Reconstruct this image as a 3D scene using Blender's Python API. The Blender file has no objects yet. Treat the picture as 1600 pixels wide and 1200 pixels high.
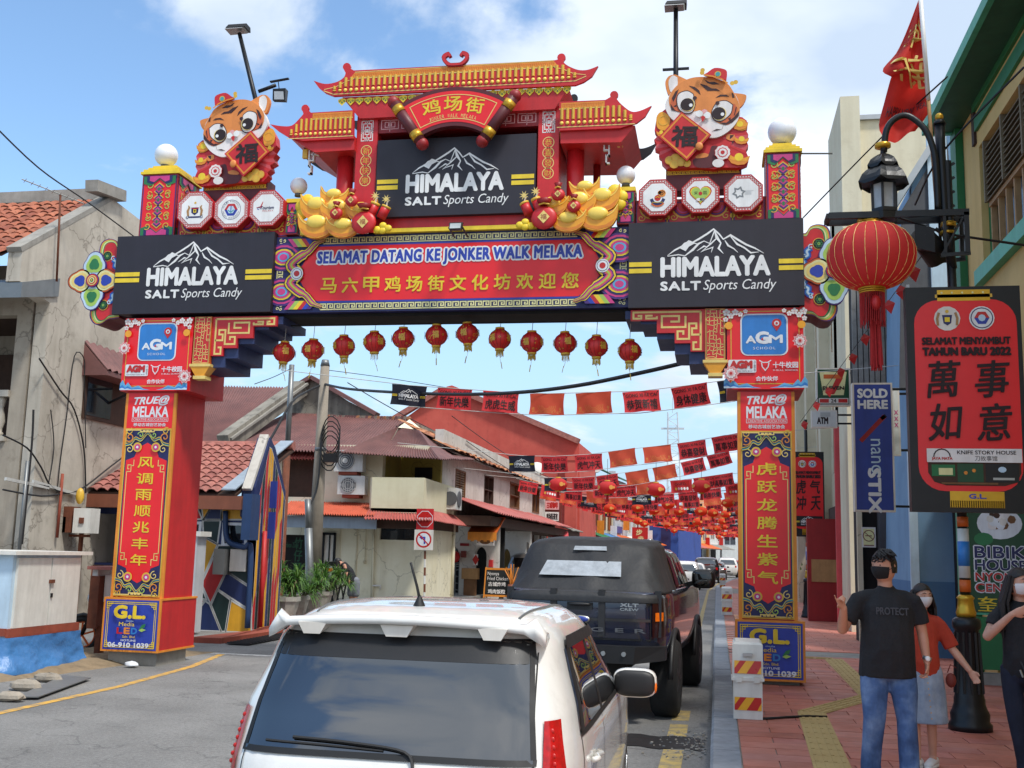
import bpy,math,random
from mathutils import Vector,Matrix,noise
rnd=random.Random(11)
sc=bpy.context.scene
COL=sc.collection
V=Vector
F_PX,CAM_H=1700.0,1.8
PITCH,ROLL,YAW=math.atan(262/F_PX),0.025,0.18767
def _axes():
 cy,sy,cp,sp=math.cos(YAW),math.sin(YAW),math.cos(PITCH),math.sin(PITCH)
 f=V((-sy*cp,cy*cp,sp));r0=V((cy,sy,0));u0=r0.cross(f)
 return r0*math.cos(ROLL)+u0*math.sin(ROLL),u0*math.cos(ROLL)-r0*math.sin(ROLL),f
CR,CU,CF=_axes()
cam=bpy.data.cameras.new('camera');cam_o=bpy.data.objects.new('camera',cam);COL.objects.link(cam_o)
m3=Matrix((CR,CU,-CF)).transposed().to_4x4();m3.translation=V((0,0,CAM_H));cam_o.matrix_world=m3
cam.sensor_width=36;cam.lens=36*F_PX/1600;cam.clip_start=.05;cam.clip_end=3000
sc.camera=cam_o
sc.view_settings.view_transform='Standard';sc.view_settings.look='None'
sc.view_settings.exposure=0.4;sc.view_settings.gamma=1;sc.view_settings.use_curve_mapping=False
sc.cycles.max_bounces=6;sc.cycles.transparent_max_bounces=12;sc.cycles.use_denoising=True
SUN_EL,SUN_AZ=math.radians(60),math.radians(132)
w=bpy.data.worlds.new('World');sc.world=w;w.use_nodes=True
nt=w.node_tree;nt.nodes.clear();N=nt.nodes.new;L=nt.links.new
sky=N('ShaderNodeTexSky');sky.sky_type='NISHITA';sky.sun_disc=False
sky.sun_elevation=SUN_EL;sky.sun_rotation=SUN_AZ;sky.air_density=1.0;sky.dust_density=.6;sky.ozone_density=2.0
tc=N('ShaderNodeTexCoord');sep=N('ShaderNodeSeparateXYZ');L(tc.outputs['Generated'],sep.inputs[0])
def mth(op,a,b=None,c=None):
 n=N('ShaderNodeMath');n.operation=op
 for i,x in enumerate((a,b,c)):
  if x is None:continue
  if hasattr(x,'links'):L(x,n.inputs[i])
  else:n.inputs[i].default_value=x
 return n.outputs[0]
den=mth('ADD',mth('MAXIMUM',sep.outputs[2],0.0),.22)
cmb=N('ShaderNodeCombineXYZ');L(mth('DIVIDE',sep.outputs[0],den),cmb.inputs[0]);L(mth('DIVIDE',sep.outputs[1],den),cmb.inputs[1])
def nz(scale,det,rough,dist,off):
 mp=N('ShaderNodeMapping');mp.inputs['Location'].default_value=off;L(cmb.outputs[0],mp.inputs[0])
 n=N('ShaderNodeTexNoise');n.inputs['Scale'].default_value=scale;n.inputs['Detail'].default_value=det
 n.inputs['Roughness'].default_value=rough;n.inputs['Distortion'].default_value=dist;L(mp.outputs[0],n.inputs['Vector']);return n.outputs[0]
big=nz(.8,3,.5,.2,(3.4,1.2,0));fine=nz(2.6,9,.56,.25,(.3,5.1,0))
dirn=N('ShaderNodeVectorMath');dirn.operation='DOT_PRODUCT';L(tc.outputs['Generated'],dirn.inputs[0]);dirn.inputs[1].default_value=(.80,.0,.60)
bias=mth('MULTIPLY_ADD',dirn.outputs['Value'],1.15,-.42)
msk=mth('ADD',mth('MULTIPLY_ADD',big,.9,bias),mth('MULTIPLY',fine,1.7))
mr=N('ShaderNodeMapRange');mr.interpolation_type='SMOOTHSTEP';mr.inputs[1].default_value=.80;mr.inputs[2].default_value=1.06;L(msk,mr.inputs[0])
mr.inputs[4].default_value=.97
cr=N('ShaderNodeValToRGB');e=cr.color_ramp.elements
e[0].position=.35;e[0].color=(.48,.58,.72,1);e[1].position=.62;e[1].color=(.84,.89,.96,1)
L(nz(1.7,5,.5,.3,(7,2,0)),cr.inputs[0])
sc_sky=N('ShaderNodeMix');sc_sky.data_type='RGBA';sc_sky.blend_type='MULTIPLY';sc_sky.inputs[0].default_value=1
L(sky.outputs[0],sc_sky.inputs[6]);sc_sky.inputs[7].default_value=(1.12,1.24,1.26,1)
cl=N('ShaderNodeMix');cl.data_type='RGBA';cl.blend_type='MULTIPLY';cl.inputs[0].default_value=1
L(cr.outputs[0],cl.inputs[6]);cl.inputs[7].default_value=(7.0,7.0,7.0,1)
hz=N('ShaderNodeMapRange');hz.interpolation_type='SMOOTHSTEP';hz.inputs[1].default_value=.32;hz.inputs[2].default_value=.02;L(sep.outputs[2],hz.inputs[0])
low=N('ShaderNodeMix');low.data_type='RGBA';L(hz.outputs[0],low.inputs[0]);L(sc_sky.outputs[2],low.inputs[6]);low.inputs[7].default_value=(2.75,3.9,5.0,1)
mx=N('ShaderNodeMix');mx.data_type='RGBA';L(mr.outputs[0],mx.inputs[0]);L(low.outputs[2],mx.inputs[6]);L(cl.outputs[2],mx.inputs[7])
bg=N('ShaderNodeBackground');bg.inputs[1].default_value=.15;L(mx.outputs[2],bg.inputs[0])
out=N('ShaderNodeOutputWorld');L(bg.outputs[0],out.inputs[0])
sun=bpy.data.lights.new('sun','SUN');sun.energy=2.6;sun.angle=math.radians(7);sun.color=(1,.965,.9)
so=bpy.data.objects.new('sun',sun);COL.objects.link(so)
sd=V((math.sin(SUN_AZ)*math.cos(SUN_EL),math.cos(SUN_AZ)*math.cos(SUN_EL),math.sin(SUN_EL)))
so.rotation_euler=sd.to_track_quat('Z','Y').to_euler();so.location=(0,0,30)
def ray(px,py):return CF+CR*((px-800)/F_PX)-CU*((py-600)/F_PX)
def aY(px,py,Y):d=ray(px,py);return V((0,0,CAM_H))+d*(Y/d.y)
def aX(px,py,X):d=ray(px,py);return V((0,0,CAM_H))+d*(X/d.x)
def aG(px,py,z=0.0):d=ray(px,py);return V((0,0,CAM_H))+d*((z-CAM_H)/d.z)
def lin(c):return tuple((x/255/12.92 if x/255<=.04045 else((x/255+.055)/1.055)**2.4)for x in c)
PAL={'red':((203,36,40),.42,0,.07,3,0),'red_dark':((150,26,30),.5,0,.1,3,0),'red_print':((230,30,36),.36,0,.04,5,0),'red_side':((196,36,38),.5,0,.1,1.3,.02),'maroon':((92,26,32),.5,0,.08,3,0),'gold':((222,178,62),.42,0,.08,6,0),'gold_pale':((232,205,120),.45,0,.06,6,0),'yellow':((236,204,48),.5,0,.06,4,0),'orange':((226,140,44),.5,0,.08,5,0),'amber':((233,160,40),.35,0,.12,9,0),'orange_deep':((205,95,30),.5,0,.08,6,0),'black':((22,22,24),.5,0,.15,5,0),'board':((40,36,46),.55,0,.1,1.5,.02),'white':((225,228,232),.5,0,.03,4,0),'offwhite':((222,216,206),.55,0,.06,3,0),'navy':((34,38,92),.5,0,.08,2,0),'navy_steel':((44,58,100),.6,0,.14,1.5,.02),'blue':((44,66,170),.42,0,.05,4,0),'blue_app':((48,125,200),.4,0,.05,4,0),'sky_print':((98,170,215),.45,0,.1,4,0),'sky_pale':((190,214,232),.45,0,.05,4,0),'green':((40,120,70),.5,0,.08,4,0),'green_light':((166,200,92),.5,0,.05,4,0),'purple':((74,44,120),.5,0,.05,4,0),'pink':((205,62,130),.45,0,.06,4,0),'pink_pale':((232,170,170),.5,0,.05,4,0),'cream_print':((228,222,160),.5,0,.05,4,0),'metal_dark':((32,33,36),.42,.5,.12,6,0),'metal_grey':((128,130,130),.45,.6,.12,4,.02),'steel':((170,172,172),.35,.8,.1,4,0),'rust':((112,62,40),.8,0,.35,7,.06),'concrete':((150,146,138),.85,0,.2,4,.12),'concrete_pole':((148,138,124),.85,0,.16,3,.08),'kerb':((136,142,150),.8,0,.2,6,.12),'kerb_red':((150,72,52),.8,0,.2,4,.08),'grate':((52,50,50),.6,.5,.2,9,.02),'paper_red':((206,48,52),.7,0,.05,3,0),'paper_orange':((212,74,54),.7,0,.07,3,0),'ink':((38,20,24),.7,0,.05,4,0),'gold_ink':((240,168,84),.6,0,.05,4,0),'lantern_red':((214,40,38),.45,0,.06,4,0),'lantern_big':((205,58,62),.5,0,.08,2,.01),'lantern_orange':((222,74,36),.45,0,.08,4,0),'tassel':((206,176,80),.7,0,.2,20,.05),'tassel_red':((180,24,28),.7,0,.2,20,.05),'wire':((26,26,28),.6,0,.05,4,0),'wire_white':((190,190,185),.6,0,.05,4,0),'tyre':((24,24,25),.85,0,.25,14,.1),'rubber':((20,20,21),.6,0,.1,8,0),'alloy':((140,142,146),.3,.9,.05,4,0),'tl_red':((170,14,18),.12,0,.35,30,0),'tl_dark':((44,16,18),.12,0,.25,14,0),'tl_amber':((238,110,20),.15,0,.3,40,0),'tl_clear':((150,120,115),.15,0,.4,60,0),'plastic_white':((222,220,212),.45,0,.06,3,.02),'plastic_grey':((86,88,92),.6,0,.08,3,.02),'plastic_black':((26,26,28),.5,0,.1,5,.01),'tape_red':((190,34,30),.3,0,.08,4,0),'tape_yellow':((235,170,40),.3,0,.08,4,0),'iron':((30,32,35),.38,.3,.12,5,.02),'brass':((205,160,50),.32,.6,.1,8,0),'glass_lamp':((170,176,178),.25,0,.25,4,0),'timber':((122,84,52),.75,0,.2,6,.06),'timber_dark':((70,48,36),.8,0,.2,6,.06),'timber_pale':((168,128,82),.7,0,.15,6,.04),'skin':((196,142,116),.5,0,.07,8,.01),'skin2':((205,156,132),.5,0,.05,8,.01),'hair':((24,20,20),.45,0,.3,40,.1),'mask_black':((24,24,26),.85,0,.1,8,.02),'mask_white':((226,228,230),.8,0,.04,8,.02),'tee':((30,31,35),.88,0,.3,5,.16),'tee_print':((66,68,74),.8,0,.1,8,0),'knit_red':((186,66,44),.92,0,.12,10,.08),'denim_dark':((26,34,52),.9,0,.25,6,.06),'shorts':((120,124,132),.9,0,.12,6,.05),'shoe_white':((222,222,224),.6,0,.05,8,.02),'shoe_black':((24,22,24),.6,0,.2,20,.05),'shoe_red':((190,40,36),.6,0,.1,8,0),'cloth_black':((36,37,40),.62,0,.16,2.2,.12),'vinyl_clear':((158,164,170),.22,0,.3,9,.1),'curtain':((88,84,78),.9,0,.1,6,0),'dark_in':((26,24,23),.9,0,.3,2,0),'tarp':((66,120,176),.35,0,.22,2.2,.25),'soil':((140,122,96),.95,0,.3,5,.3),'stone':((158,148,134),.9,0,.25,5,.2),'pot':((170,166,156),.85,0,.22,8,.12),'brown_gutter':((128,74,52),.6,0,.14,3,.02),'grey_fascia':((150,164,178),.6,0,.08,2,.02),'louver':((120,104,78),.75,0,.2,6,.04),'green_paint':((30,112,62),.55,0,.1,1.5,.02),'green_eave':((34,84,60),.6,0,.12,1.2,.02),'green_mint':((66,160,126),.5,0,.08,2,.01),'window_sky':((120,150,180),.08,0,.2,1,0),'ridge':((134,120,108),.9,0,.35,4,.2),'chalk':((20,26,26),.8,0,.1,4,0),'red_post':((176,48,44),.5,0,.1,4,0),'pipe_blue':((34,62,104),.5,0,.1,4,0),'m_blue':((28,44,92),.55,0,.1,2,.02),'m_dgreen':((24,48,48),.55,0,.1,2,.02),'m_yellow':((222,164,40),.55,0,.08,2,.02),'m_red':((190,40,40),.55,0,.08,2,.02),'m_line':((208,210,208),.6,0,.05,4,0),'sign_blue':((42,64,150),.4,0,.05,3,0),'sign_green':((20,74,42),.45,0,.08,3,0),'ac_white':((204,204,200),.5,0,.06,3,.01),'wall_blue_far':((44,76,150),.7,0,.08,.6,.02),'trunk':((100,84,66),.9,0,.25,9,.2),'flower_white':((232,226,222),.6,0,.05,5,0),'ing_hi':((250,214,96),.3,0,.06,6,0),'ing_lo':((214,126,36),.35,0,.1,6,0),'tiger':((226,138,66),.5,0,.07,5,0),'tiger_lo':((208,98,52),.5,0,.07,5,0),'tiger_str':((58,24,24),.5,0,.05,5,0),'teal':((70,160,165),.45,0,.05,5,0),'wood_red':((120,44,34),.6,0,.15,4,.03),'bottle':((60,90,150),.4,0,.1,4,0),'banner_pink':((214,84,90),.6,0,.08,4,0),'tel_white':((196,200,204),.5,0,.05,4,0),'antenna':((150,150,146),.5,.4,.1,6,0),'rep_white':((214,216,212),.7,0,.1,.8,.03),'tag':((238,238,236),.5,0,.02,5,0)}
_mats={}
def mk(name):
 m=bpy.data.materials.new(name);m.use_nodes=True;t=m.node_tree
 return m,t,t.nodes['Principled BSDF'],t.nodes.new,t.links.new
def node_noise(n,l,coord,scale,det=4,rough=.55,vec='Object',sc3=None):
 t=n('ShaderNodeTexNoise');t.inputs['Scale'].default_value=scale;t.inputs['Detail'].default_value=det;t.inputs['Roughness'].default_value=rough
 if sc3:
  mp=n('ShaderNodeMapping');mp.inputs['Scale'].default_value=sc3;l(coord,mp.inputs[0]);l(mp.outputs[0],t.inputs['Vector'])
 else:l(coord,t.inputs['Vector'])
 return t.outputs[0]
def ramp(n,l,fac,stops):
 r=n('ShaderNodeValToRGB');e=r.color_ramp.elements
 while len(e)<len(stops):e.new(.5)
 for i,(p,c)in enumerate(stops):e[i].position=p;e[i].color=(*c,1)if len(c)==3 else c
 l(fac,r.inputs[0]);return r.outputs[0]
def mixc(n,l,fac,a,b,mode='MIX'):
 x=n('ShaderNodeMix');x.data_type='RGBA';x.blend_type=mode
 for i,s in((0,fac),(6,a),(7,b)):
  if hasattr(s,'links'):l(s,x.inputs[i])
  elif i==0:x.inputs[0].default_value=s
  else:x.inputs[i].default_value=(*s,1)if len(s)==3 else s
 return x.outputs[2]
def bump(n,l,b,h,strength,dist=.02):
 u=n('ShaderNodeBump');u.inputs['Strength'].default_value=strength;u.inputs['Distance'].default_value=dist;l(h,u.inputs['Height']);l(u.outputs[0],b.inputs['Normal'])
def mul(c,k):return tuple(min(1,x*k)for x in c)
def M(name):
 if name in _mats:return _mats[name]
 if name in SPECIAL:m=SPECIAL[name](name);_mats[name]=m;return m
 rgb,ro,me,va,scl,bu=PAL[name]
 m,t,b,n,l=mk(name);c=lin(rgb)
 tc=n('ShaderNodeTexCoord').outputs['Object']
 f=node_noise(n,l,tc,scl,5,.6)
 col=ramp(n,l,f,[(.25,mul(c,1-va)),(.75,mul(c,1+va))])
 if ro>.36 and me<.5:
  P=geo(n);s1=ramp(n,l,node_noise(n,l,P,1.0,5,.65,sc3=(7,7,.7)),[(.32,(.86,.85,.84)),(.6,(1,1,1))]);s2=ramp(n,l,node_noise(n,l,P,2.3,6,.7),[(.3,(.88,)*3),(.7,(1.08,)*3)])
  col=mixc(n,l,1.0,mixc(n,l,1.0,col,s1,'MULTIPLY'),s2,'MULTIPLY')
 l(col,b.inputs['Base Color'])
 rr=n('ShaderNodeMapRange');rr.inputs[3].default_value=max(.03,ro-.08);rr.inputs[4].default_value=min(1,ro+.08)
 l(node_noise(n,l,tc,scl*2.3,3),rr.inputs[0]);l(rr.outputs[0],b.inputs['Roughness'])
 b.inputs['Metallic'].default_value=me
 if bu>0:bump(n,l,b,node_noise(n,l,tc,scl*9,4),min(1,bu*4),.01)
 m.diffuse_color=(*c,1);_mats[name]=m;return m
def geo(n):return n('ShaderNodeNewGeometry').outputs['Position']
def plaster(c1,c2,stain,amt=.5,streak=.5,crack=True):
 """old painted plaster: blotches, rain streaks running down, hairline cracks, damp foot"""
 def f(name):
  m,t,b,n,l=mk(name);P=geo(n)
  a=node_noise(n,l,P,.9,6,.62);col=ramp(n,l,a,[(.35,lin(c1)),(.65,lin(c2))])
  s=node_noise(n,l,P,1.0,5,.6,sc3=(3.2,3.2,.22))
  col=mixc(n,l,ramp(n,l,s,[(.5,(0,0,0)),(.78,(streak,)*3)]),col,lin(stain))
  s2=node_noise(n,l,P,2.1,8,.68)
  col=mixc(n,l,ramp(n,l,s2,[(.56,(0,0,0)),(.74,(amt,)*3)]),col,lin(stain))
  if crack:
   vo=n('ShaderNodeTexVoronoi');vo.feature='DISTANCE_TO_EDGE';vo.inputs['Scale'].default_value=.55
   wn=n('ShaderNodeTexNoise');wn.inputs['Scale'].default_value=2.2;wn.inputs['Detail'].default_value=6;l(P,wn.inputs['Vector'])
   va=n('ShaderNodeVectorMath');va.operation='MULTIPLY_ADD';l(wn.outputs['Color'],va.inputs[0]);va.inputs[1].default_value=(.9,.9,.9);l(P,va.inputs[2]);l(va.outputs[0],vo.inputs['Vector'])
   col=mixc(n,l,ramp(n,l,vo.outputs['Distance'],[(0,(.55,)*3),(.012,(0,0,0))]),col,mul(lin(stain),.5))
  l(col,b.inputs['Base Color']);b.inputs['Roughness'].default_value=.9
  bump(n,l,b,node_noise(n,l,P,14,6,.65),.35,.01);m.diffuse_color=(*lin(c1),1);return m
 return f
def m_asphalt(name):
 m,t,b,n,l=mk(name);P=geo(n)
 g=ramp(n,l,node_noise(n,l,P,90,3,.8),[(.3,(.15,.145,.138)),(.55,(.225,.219,.208)),(.75,(.38,.37,.355))])
 g2=ramp(n,l,node_noise(n,l,P,26,5,.85),[(.32,(.62,)*3),(.5,(1,)*3),(.7,(1.35,)*3)]);g=mixc(n,l,1.0,g,g2,'MULTIPLY');g3=ramp(n,l,node_noise(n,l,P,1.0,3,.5,sc3=(1.6,7,1)),[(.27,(.62,)*3),(.36,(1,)*3)]);g=mixc(n,l,1.0,g,g3,'MULTIPLY')
 pz=ramp(n,l,node_noise(n,l,P,.5,6,.6),[(.35,(.72,)*3),(.65,(1.12,)*3)])
 col=mixc(n,l,1.0,g,pz,'MULTIPLY')
 st=node_noise(n,l,P,1.0,5,.65,sc3=(5,.9,1));col=mixc(n,l,ramp(n,l,st,[(.62,(0,)*3),(.75,(.45,)*3)]),col,(.045,.044,.044))
 vo=n('ShaderNodeTexVoronoi');vo.feature='DISTANCE_TO_EDGE';vo.inputs['Scale'].default_value=.38
 wn=n('ShaderNodeTexNoise');wn.inputs['Scale'].default_value=1.6;wn.inputs['Detail'].default_value=7;l(P,wn.inputs['Vector'])
 va=n('ShaderNodeVectorMath');va.operation='MULTIPLY_ADD';l(wn.outputs['Color'],va.inputs[0]);va.inputs[1].default_value=(1.6,1.6,0);l(P,va.inputs[2]);l(va.outputs[0],vo.inputs['Vector'])
 col=mixc(n,l,ramp(n,l,vo.outputs['Distance'],[(0,(.5,)*3),(.006,(0,0,0))]),col,(.04,.04,.04))
 l(col,b.inputs['Base Color']);b.inputs['Roughness'].default_value=.85
 bump(n,l,b,node_noise(n,l,P,120,3,.7),.7,.006);return m
def m_paint_line(c):
 def f(name):
  m,t,b,n,l=mk(name);P=geo(n)
  w_=ramp(n,l,node_noise(n,l,P,7,8,.75),[(.42,(0,)*3),(.62,(.8,)*3)])
  l(mixc(n,l,w_,lin(c),(.16,.155,.15)),b.inputs['Base Color']);b.inputs['Roughness'].default_value=.75;bump(n,l,b,node_noise(n,l,P,110,3,.7),.5,.005);return m
 return f
def m_tiles(name):
 m,t,b,n,l=mk(name);P=geo(n);oi=n('ShaderNodeObjectInfo')
 base=ramp(n,l,oi.outputs['Random'],[(0,lin((168,98,80))),(.4,lin((186,108,88))),(.75,lin((194,120,102))),(1,lin((174,102,92)))])
 d=ramp(n,l,node_noise(n,l,P,3.2,8,.68),[(.3,(.72,)*3),(.6,(1.05,)*3),(.8,(1.2,)*3)])
 col=mixc(n,l,1.0,base,d,'MULTIPLY')
 col=mixc(n,l,ramp(n,l,node_noise(n,l,P,.8,5,.6),[(.5,(0,)*3),(.72,(.35,)*3)]),col,lin((150,132,124)))
 l(col,b.inputs['Base Color']);rr=ramp(n,l,node_noise(n,l,P,2,4),[(.3,(.45,)*3),(.7,(.75,)*3)]);l(rr,b.inputs['Roughness'])
 bump(n,l,b,node_noise(n,l,P,60,4,.7),.3,.004);return m
def m_clay(c1,c2,c3,moss=.3):
 def f(name):
  m,t,b,n,l=mk(name);P=geo(n);oi=n('ShaderNodeObjectInfo')
  base=ramp(n,l,oi.outputs['Random'],[(0,lin(c1)),(.5,lin(c2)),(1,lin(c3))])
  d=ramp(n,l,node_noise(n,l,P,6,7,.7),[(.3,(.6,)*3),(.7,(1.15,)*3)])
  col=mixc(n,l,1.0,base,d,'MULTIPLY')
  col=mixc(n,l,ramp(n,l,node_noise(n,l,P,2.5,7,.7),[(.52,(0,)*3),(.7,(moss,)*3)]),col,lin((60,48,42)))
  l(col,b.inputs['Base Color']);b.inputs['Roughness'].default_value=.85;bump(n,l,b,node_noise(n,l,P,40,4,.7),.4,.01);return m
 return f
def m_metalroof(c1,c2,dirt):
 def f(name):
  m,t,b,n,l=mk(name);P=geo(n)
  col=ramp(n,l,node_noise(n,l,P,1.3,6,.6),[(.35,lin(c1)),(.65,lin(c2))])
  col=mixc(n,l,ramp(n,l,node_noise(n,l,P,4,8,.7),[(.5,(0,)*3),(.75,(.6,)*3)]),col,lin(dirt))
  l(col,b.inputs['Base Color']);b.inputs['Roughness'].default_value=.6;bump(n,l,b,node_noise(n,l,P,30,4,.7),.2,.01);return m
 return f
def m_carpaint(c,flake=.0,met=0.,rough=.25):
 def f(name):
  m,t,b,n,l=mk(name);tcn=n('ShaderNodeTexCoord').outputs['Object']
  col=ramp(n,l,node_noise(n,l,tcn,2.0,6,.6),[(.3,mul(lin(c),.9)),(.7,mul(lin(c),1.04))])
  dust=ramp(n,l,node_noise(n,l,tcn,9,8,.7),[(.52,(0,)*3),(.8,(.18,)*3)])
  l(mixc(n,l,dust,col,lin((128,118,104))),b.inputs['Base Color']);b.inputs['Metallic'].default_value=met
  b.inputs['Roughness'].default_value=rough;b.inputs['Coat Weight'].default_value=1;b.inputs['Coat Roughness'].default_value=.04;return m
 return f
def m_glass_dark(c=(10,12,15),ior=1.7,coat=.6):
 def f(name):
  m,t,b,n,l=mk(name);tcn=n('ShaderNodeTexCoord').outputs['Object']
  l(ramp(n,l,node_noise(n,l,tcn,3,4),[(.3,mul(lin(c),.7)),(.7,mul(lin(c),1.6))]),b.inputs['Base Color'])
  b.inputs['Roughness'].default_value=.03;b.inputs['IOR'].default_value=ior;b.inputs['Coat Weight'].default_value=coat;b.inputs['Coat Roughness'].default_value=.01;return m
 return f
def m_denim(name):
 m,t,b,n,l=mk(name);tcn=n('ShaderNodeTexCoord').outputs['Object']
 a=ramp(n,l,node_noise(n,l,tcn,4.5,4,.55),[(.3,lin((40,62,102))),(.5,lin((70,100,146))),(.7,lin((116,144,182)))])
 l(mixc(n,l,1.0,a,ramp(n,l,node_noise(n,l,tcn,60,3,.8,sc3=(1,1,.2)),[(.2,(.85,)*3),(.8,(1.1,)*3)]),'MULTIPLY'),b.inputs['Base Color'])
 b.inputs['Roughness'].default_value=.92;bump(n,l,b,node_noise(n,l,tcn,5,5,.6),.8,.03);return m
def m_denim_light(name):
 m,t,b,n,l=mk(name);tcn=n('ShaderNodeTexCoord').outputs['Object']
 l(ramp(n,l,node_noise(n,l,tcn,6,5,.6),[(.3,lin((118,138,164))),(.7,lin((164,180,198)))]),b.inputs['Base Color'])
 b.inputs['Roughness'].default_value=.92;bump(n,l,b,node_noise(n,l,tcn,7,5,.6),.6,.02);return m
def m_leaf(name):
 m,t,b,n,l=mk(name);P=geo(n);oi=n('ShaderNodeObjectInfo')
 col=ramp(n,l,node_noise(n,l,P,7,4,.6),[(.25,lin((38,74,24))),(.5,lin((78,120,44))),(.8,lin((142,168,78)))])
 l(col,b.inputs['Base Color']);b.inputs['Roughness'].default_value=.5
 b.inputs['Transmission Weight'].default_value=0;b.inputs['Subsurface Weight'].default_value=0
 tr=n('ShaderNodeBsdfTranslucent');l(col,tr.inputs[0]);ms=n('ShaderNodeMixShader');ms.inputs[0].default_value=.3
 l(b.outputs[0],ms.inputs[1]);l(tr.outputs[0],ms.inputs[2]);l(ms.outputs[0],t.nodes['Material Output'].inputs[0]);return m
def m_paper(c,va=.05):
 def f(name):
  m,t,b,n,l=mk(name);tcn=n('ShaderNodeTexCoord').outputs['Object']
  col=ramp(n,l,node_noise(n,l,tcn,3,4,.6),[(.3,mul(lin(c),1-va)),(.7,mul(lin(c),1+va))])
  l(col,b.inputs['Base Color']);b.inputs['Roughness'].default_value=.8
  tr=n('ShaderNodeBsdfTranslucent');l(col,tr.inputs[0]);ms=n('ShaderNodeMixShader');ms.inputs[0].default_value=.5
  l(b.outputs[0],ms.inputs[1]);l(tr.outputs[0],ms.inputs[2]);l(ms.outputs[0],t.nodes['Material Output'].inputs[0])
  bump(n,l,b,node_noise(n,l,tcn,5,3,.5),.3,.02);return m
 return f
def m_globe(name):
 m,t,b,n,l=mk(name);b.inputs['Base Color'].default_value=(.80,.81,.83,1);b.inputs['Roughness'].default_value=.3;b.inputs['Coat Weight'].default_value=.5;return m
SPECIAL={'asphalt':m_asphalt,'line_yellow':m_paint_line((214,164,60)),'line_white':m_paint_line((205,205,200)),'line_worn':m_paint_line((190,164,96)),'tile_red':m_tiles,'clay_orange':m_clay((158,88,64),(178,108,80),(142,76,58),.6),'clay_pink':m_clay((162,98,88),(176,114,102),(148,88,80),.4),'clay_old':m_clay((186,112,70),(200,136,92),(150,92,66),.6),'plaster_grey':plaster((172,164,150),(196,188,174),(112,102,90),.5,.5),'plaster_balc':plaster((150,140,126),(172,162,146),(100,88,74),.6,.5),'plaster_cream':plaster((222,214,184),(232,226,202),(156,142,108),.35,.25),'plaster_white':plaster((196,190,180),(214,210,202),(120,112,102),.4,.3),'plaster_balcony':plaster((208,200,166),(220,214,184),(170,158,126),.2,.2,False),'plaster_yellow':plaster((170,152,70),(150,134,66),(90,80,50),.4,.3),'plaster_redwall':plaster((184,76,64),(196,88,74),(120,46,40),.35,.2,False),'plaster_mould':plaster((150,144,132),(120,114,104),(48,46,44),.85,.7),'plaster_beige':plaster((196,184,154),(212,202,174),(140,126,104),.35,.45),'plaster_sand':plaster((206,196,168),(216,208,182),(150,138,112),.25,.25,False),'plaster_pale':plaster((176,182,188),(196,202,208),(120,122,126),.5,.4,False),'plaster_ochre':plaster((206,172,106),(216,184,122),(150,120,76),.25,.2,False),'plaster_bluep':plaster((112,146,178),(126,160,190),(90,112,138),.2,.2,False),'plaster_blued':plaster((78,116,154),(84,122,160),(64,90,122),.2,.2,False),'plaster_greyd':plaster((78,80,86),(92,94,98),(50,50,54),.3,.3,False),'roof_maroon':m_metalroof((104,68,66),(122,82,78),(70,54,52)),'roof_orange':m_metalroof((196,92,66),(206,108,82),(140,74,58)),'roof_red':m_metalroof((168,84,76),(184,100,92),(110,70,64)),'roof_grey':m_metalroof((120,118,112),(142,138,130),(80,72,66)),'car_white':m_carpaint((226,224,218)),'car_navy':m_carpaint((30,36,58),0,.3,.22),'car_black':m_carpaint((20,21,24)),'car_grey':m_carpaint((96,90,86),0,.4,.3),'car_silver':m_carpaint((196,198,200),0,.3,.3),'car_red':m_carpaint((150,30,28)),'glass_dark':m_glass_dark(),'glass_car':m_glass_dark((9,10,12),2.2,1),'glass_window':m_glass_dark((30,36,44),1.6,.4),'mirror_back':m_glass_dark((12,12,13),1.5,.5),'denim':m_denim,'denim_light':m_denim_light,'leaf':m_leaf,'flag_red':m_paper((234,66,70)),'flag_orange':m_paper((236,96,68)),'flag_black':m_paper((44,46,58)),'flag_cloth':m_paper((206,50,40),.1),'globe':m_globe,'lantern_skin':m_paper((228,74,74),.08),'lantern_skin2':m_paper((236,84,46),.08),'lantern_far':m_paper((220,58,44),.08),'paver_yellow':plaster((176,150,96),(190,166,112),(140,112,78),.35,.1,False)}
def perp(d):
 d=d.normalized();a=V((0,0,1))if abs(d.z)<.9 else V((1,0,0))
 x=d.cross(a).normalized();return x,x.cross(d).normalized()
_txt={}
def text_shape(s,bold=0.0,shear=0.0,space=1.0):
 k=(s,bold,shear,space)
 if k in _txt:return _txt[k]
 cu=bpy.data.curves.new('t','FONT');cu.body=s;cu.offset=bold;cu.shear=shear;cu.space_character=space;cu.resolution_u=3
 o=bpy.data.objects.new('t',cu);COL.objects.link(o);dg=bpy.context.evaluated_depsgraph_get()
 me=bpy.data.meshes.new_from_object(o.evaluated_get(dg));vs=[v.co.copy()for v in me.vertices];fs=[tuple(p.vertices)for p in me.polygons]
 bpy.data.objects.remove(o);bpy.data.curves.remove(cu);bpy.data.meshes.remove(me)
 if vs:
  x0,x1=min(v.x for v in vs),max(v.x for v in vs);y0,y1=min(v.y for v in vs),max(v.y for v in vs)
  vs=[((v.x-x0)/(x1-x0+1e-9),(v.y-y0)/(y1-y0+1e-9))for v in vs];asp=(x1-x0)/(y1-y0+1e-9)
 else:asp=1
 _txt[k]=(vs,fs,asp);return _txt[k]
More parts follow.
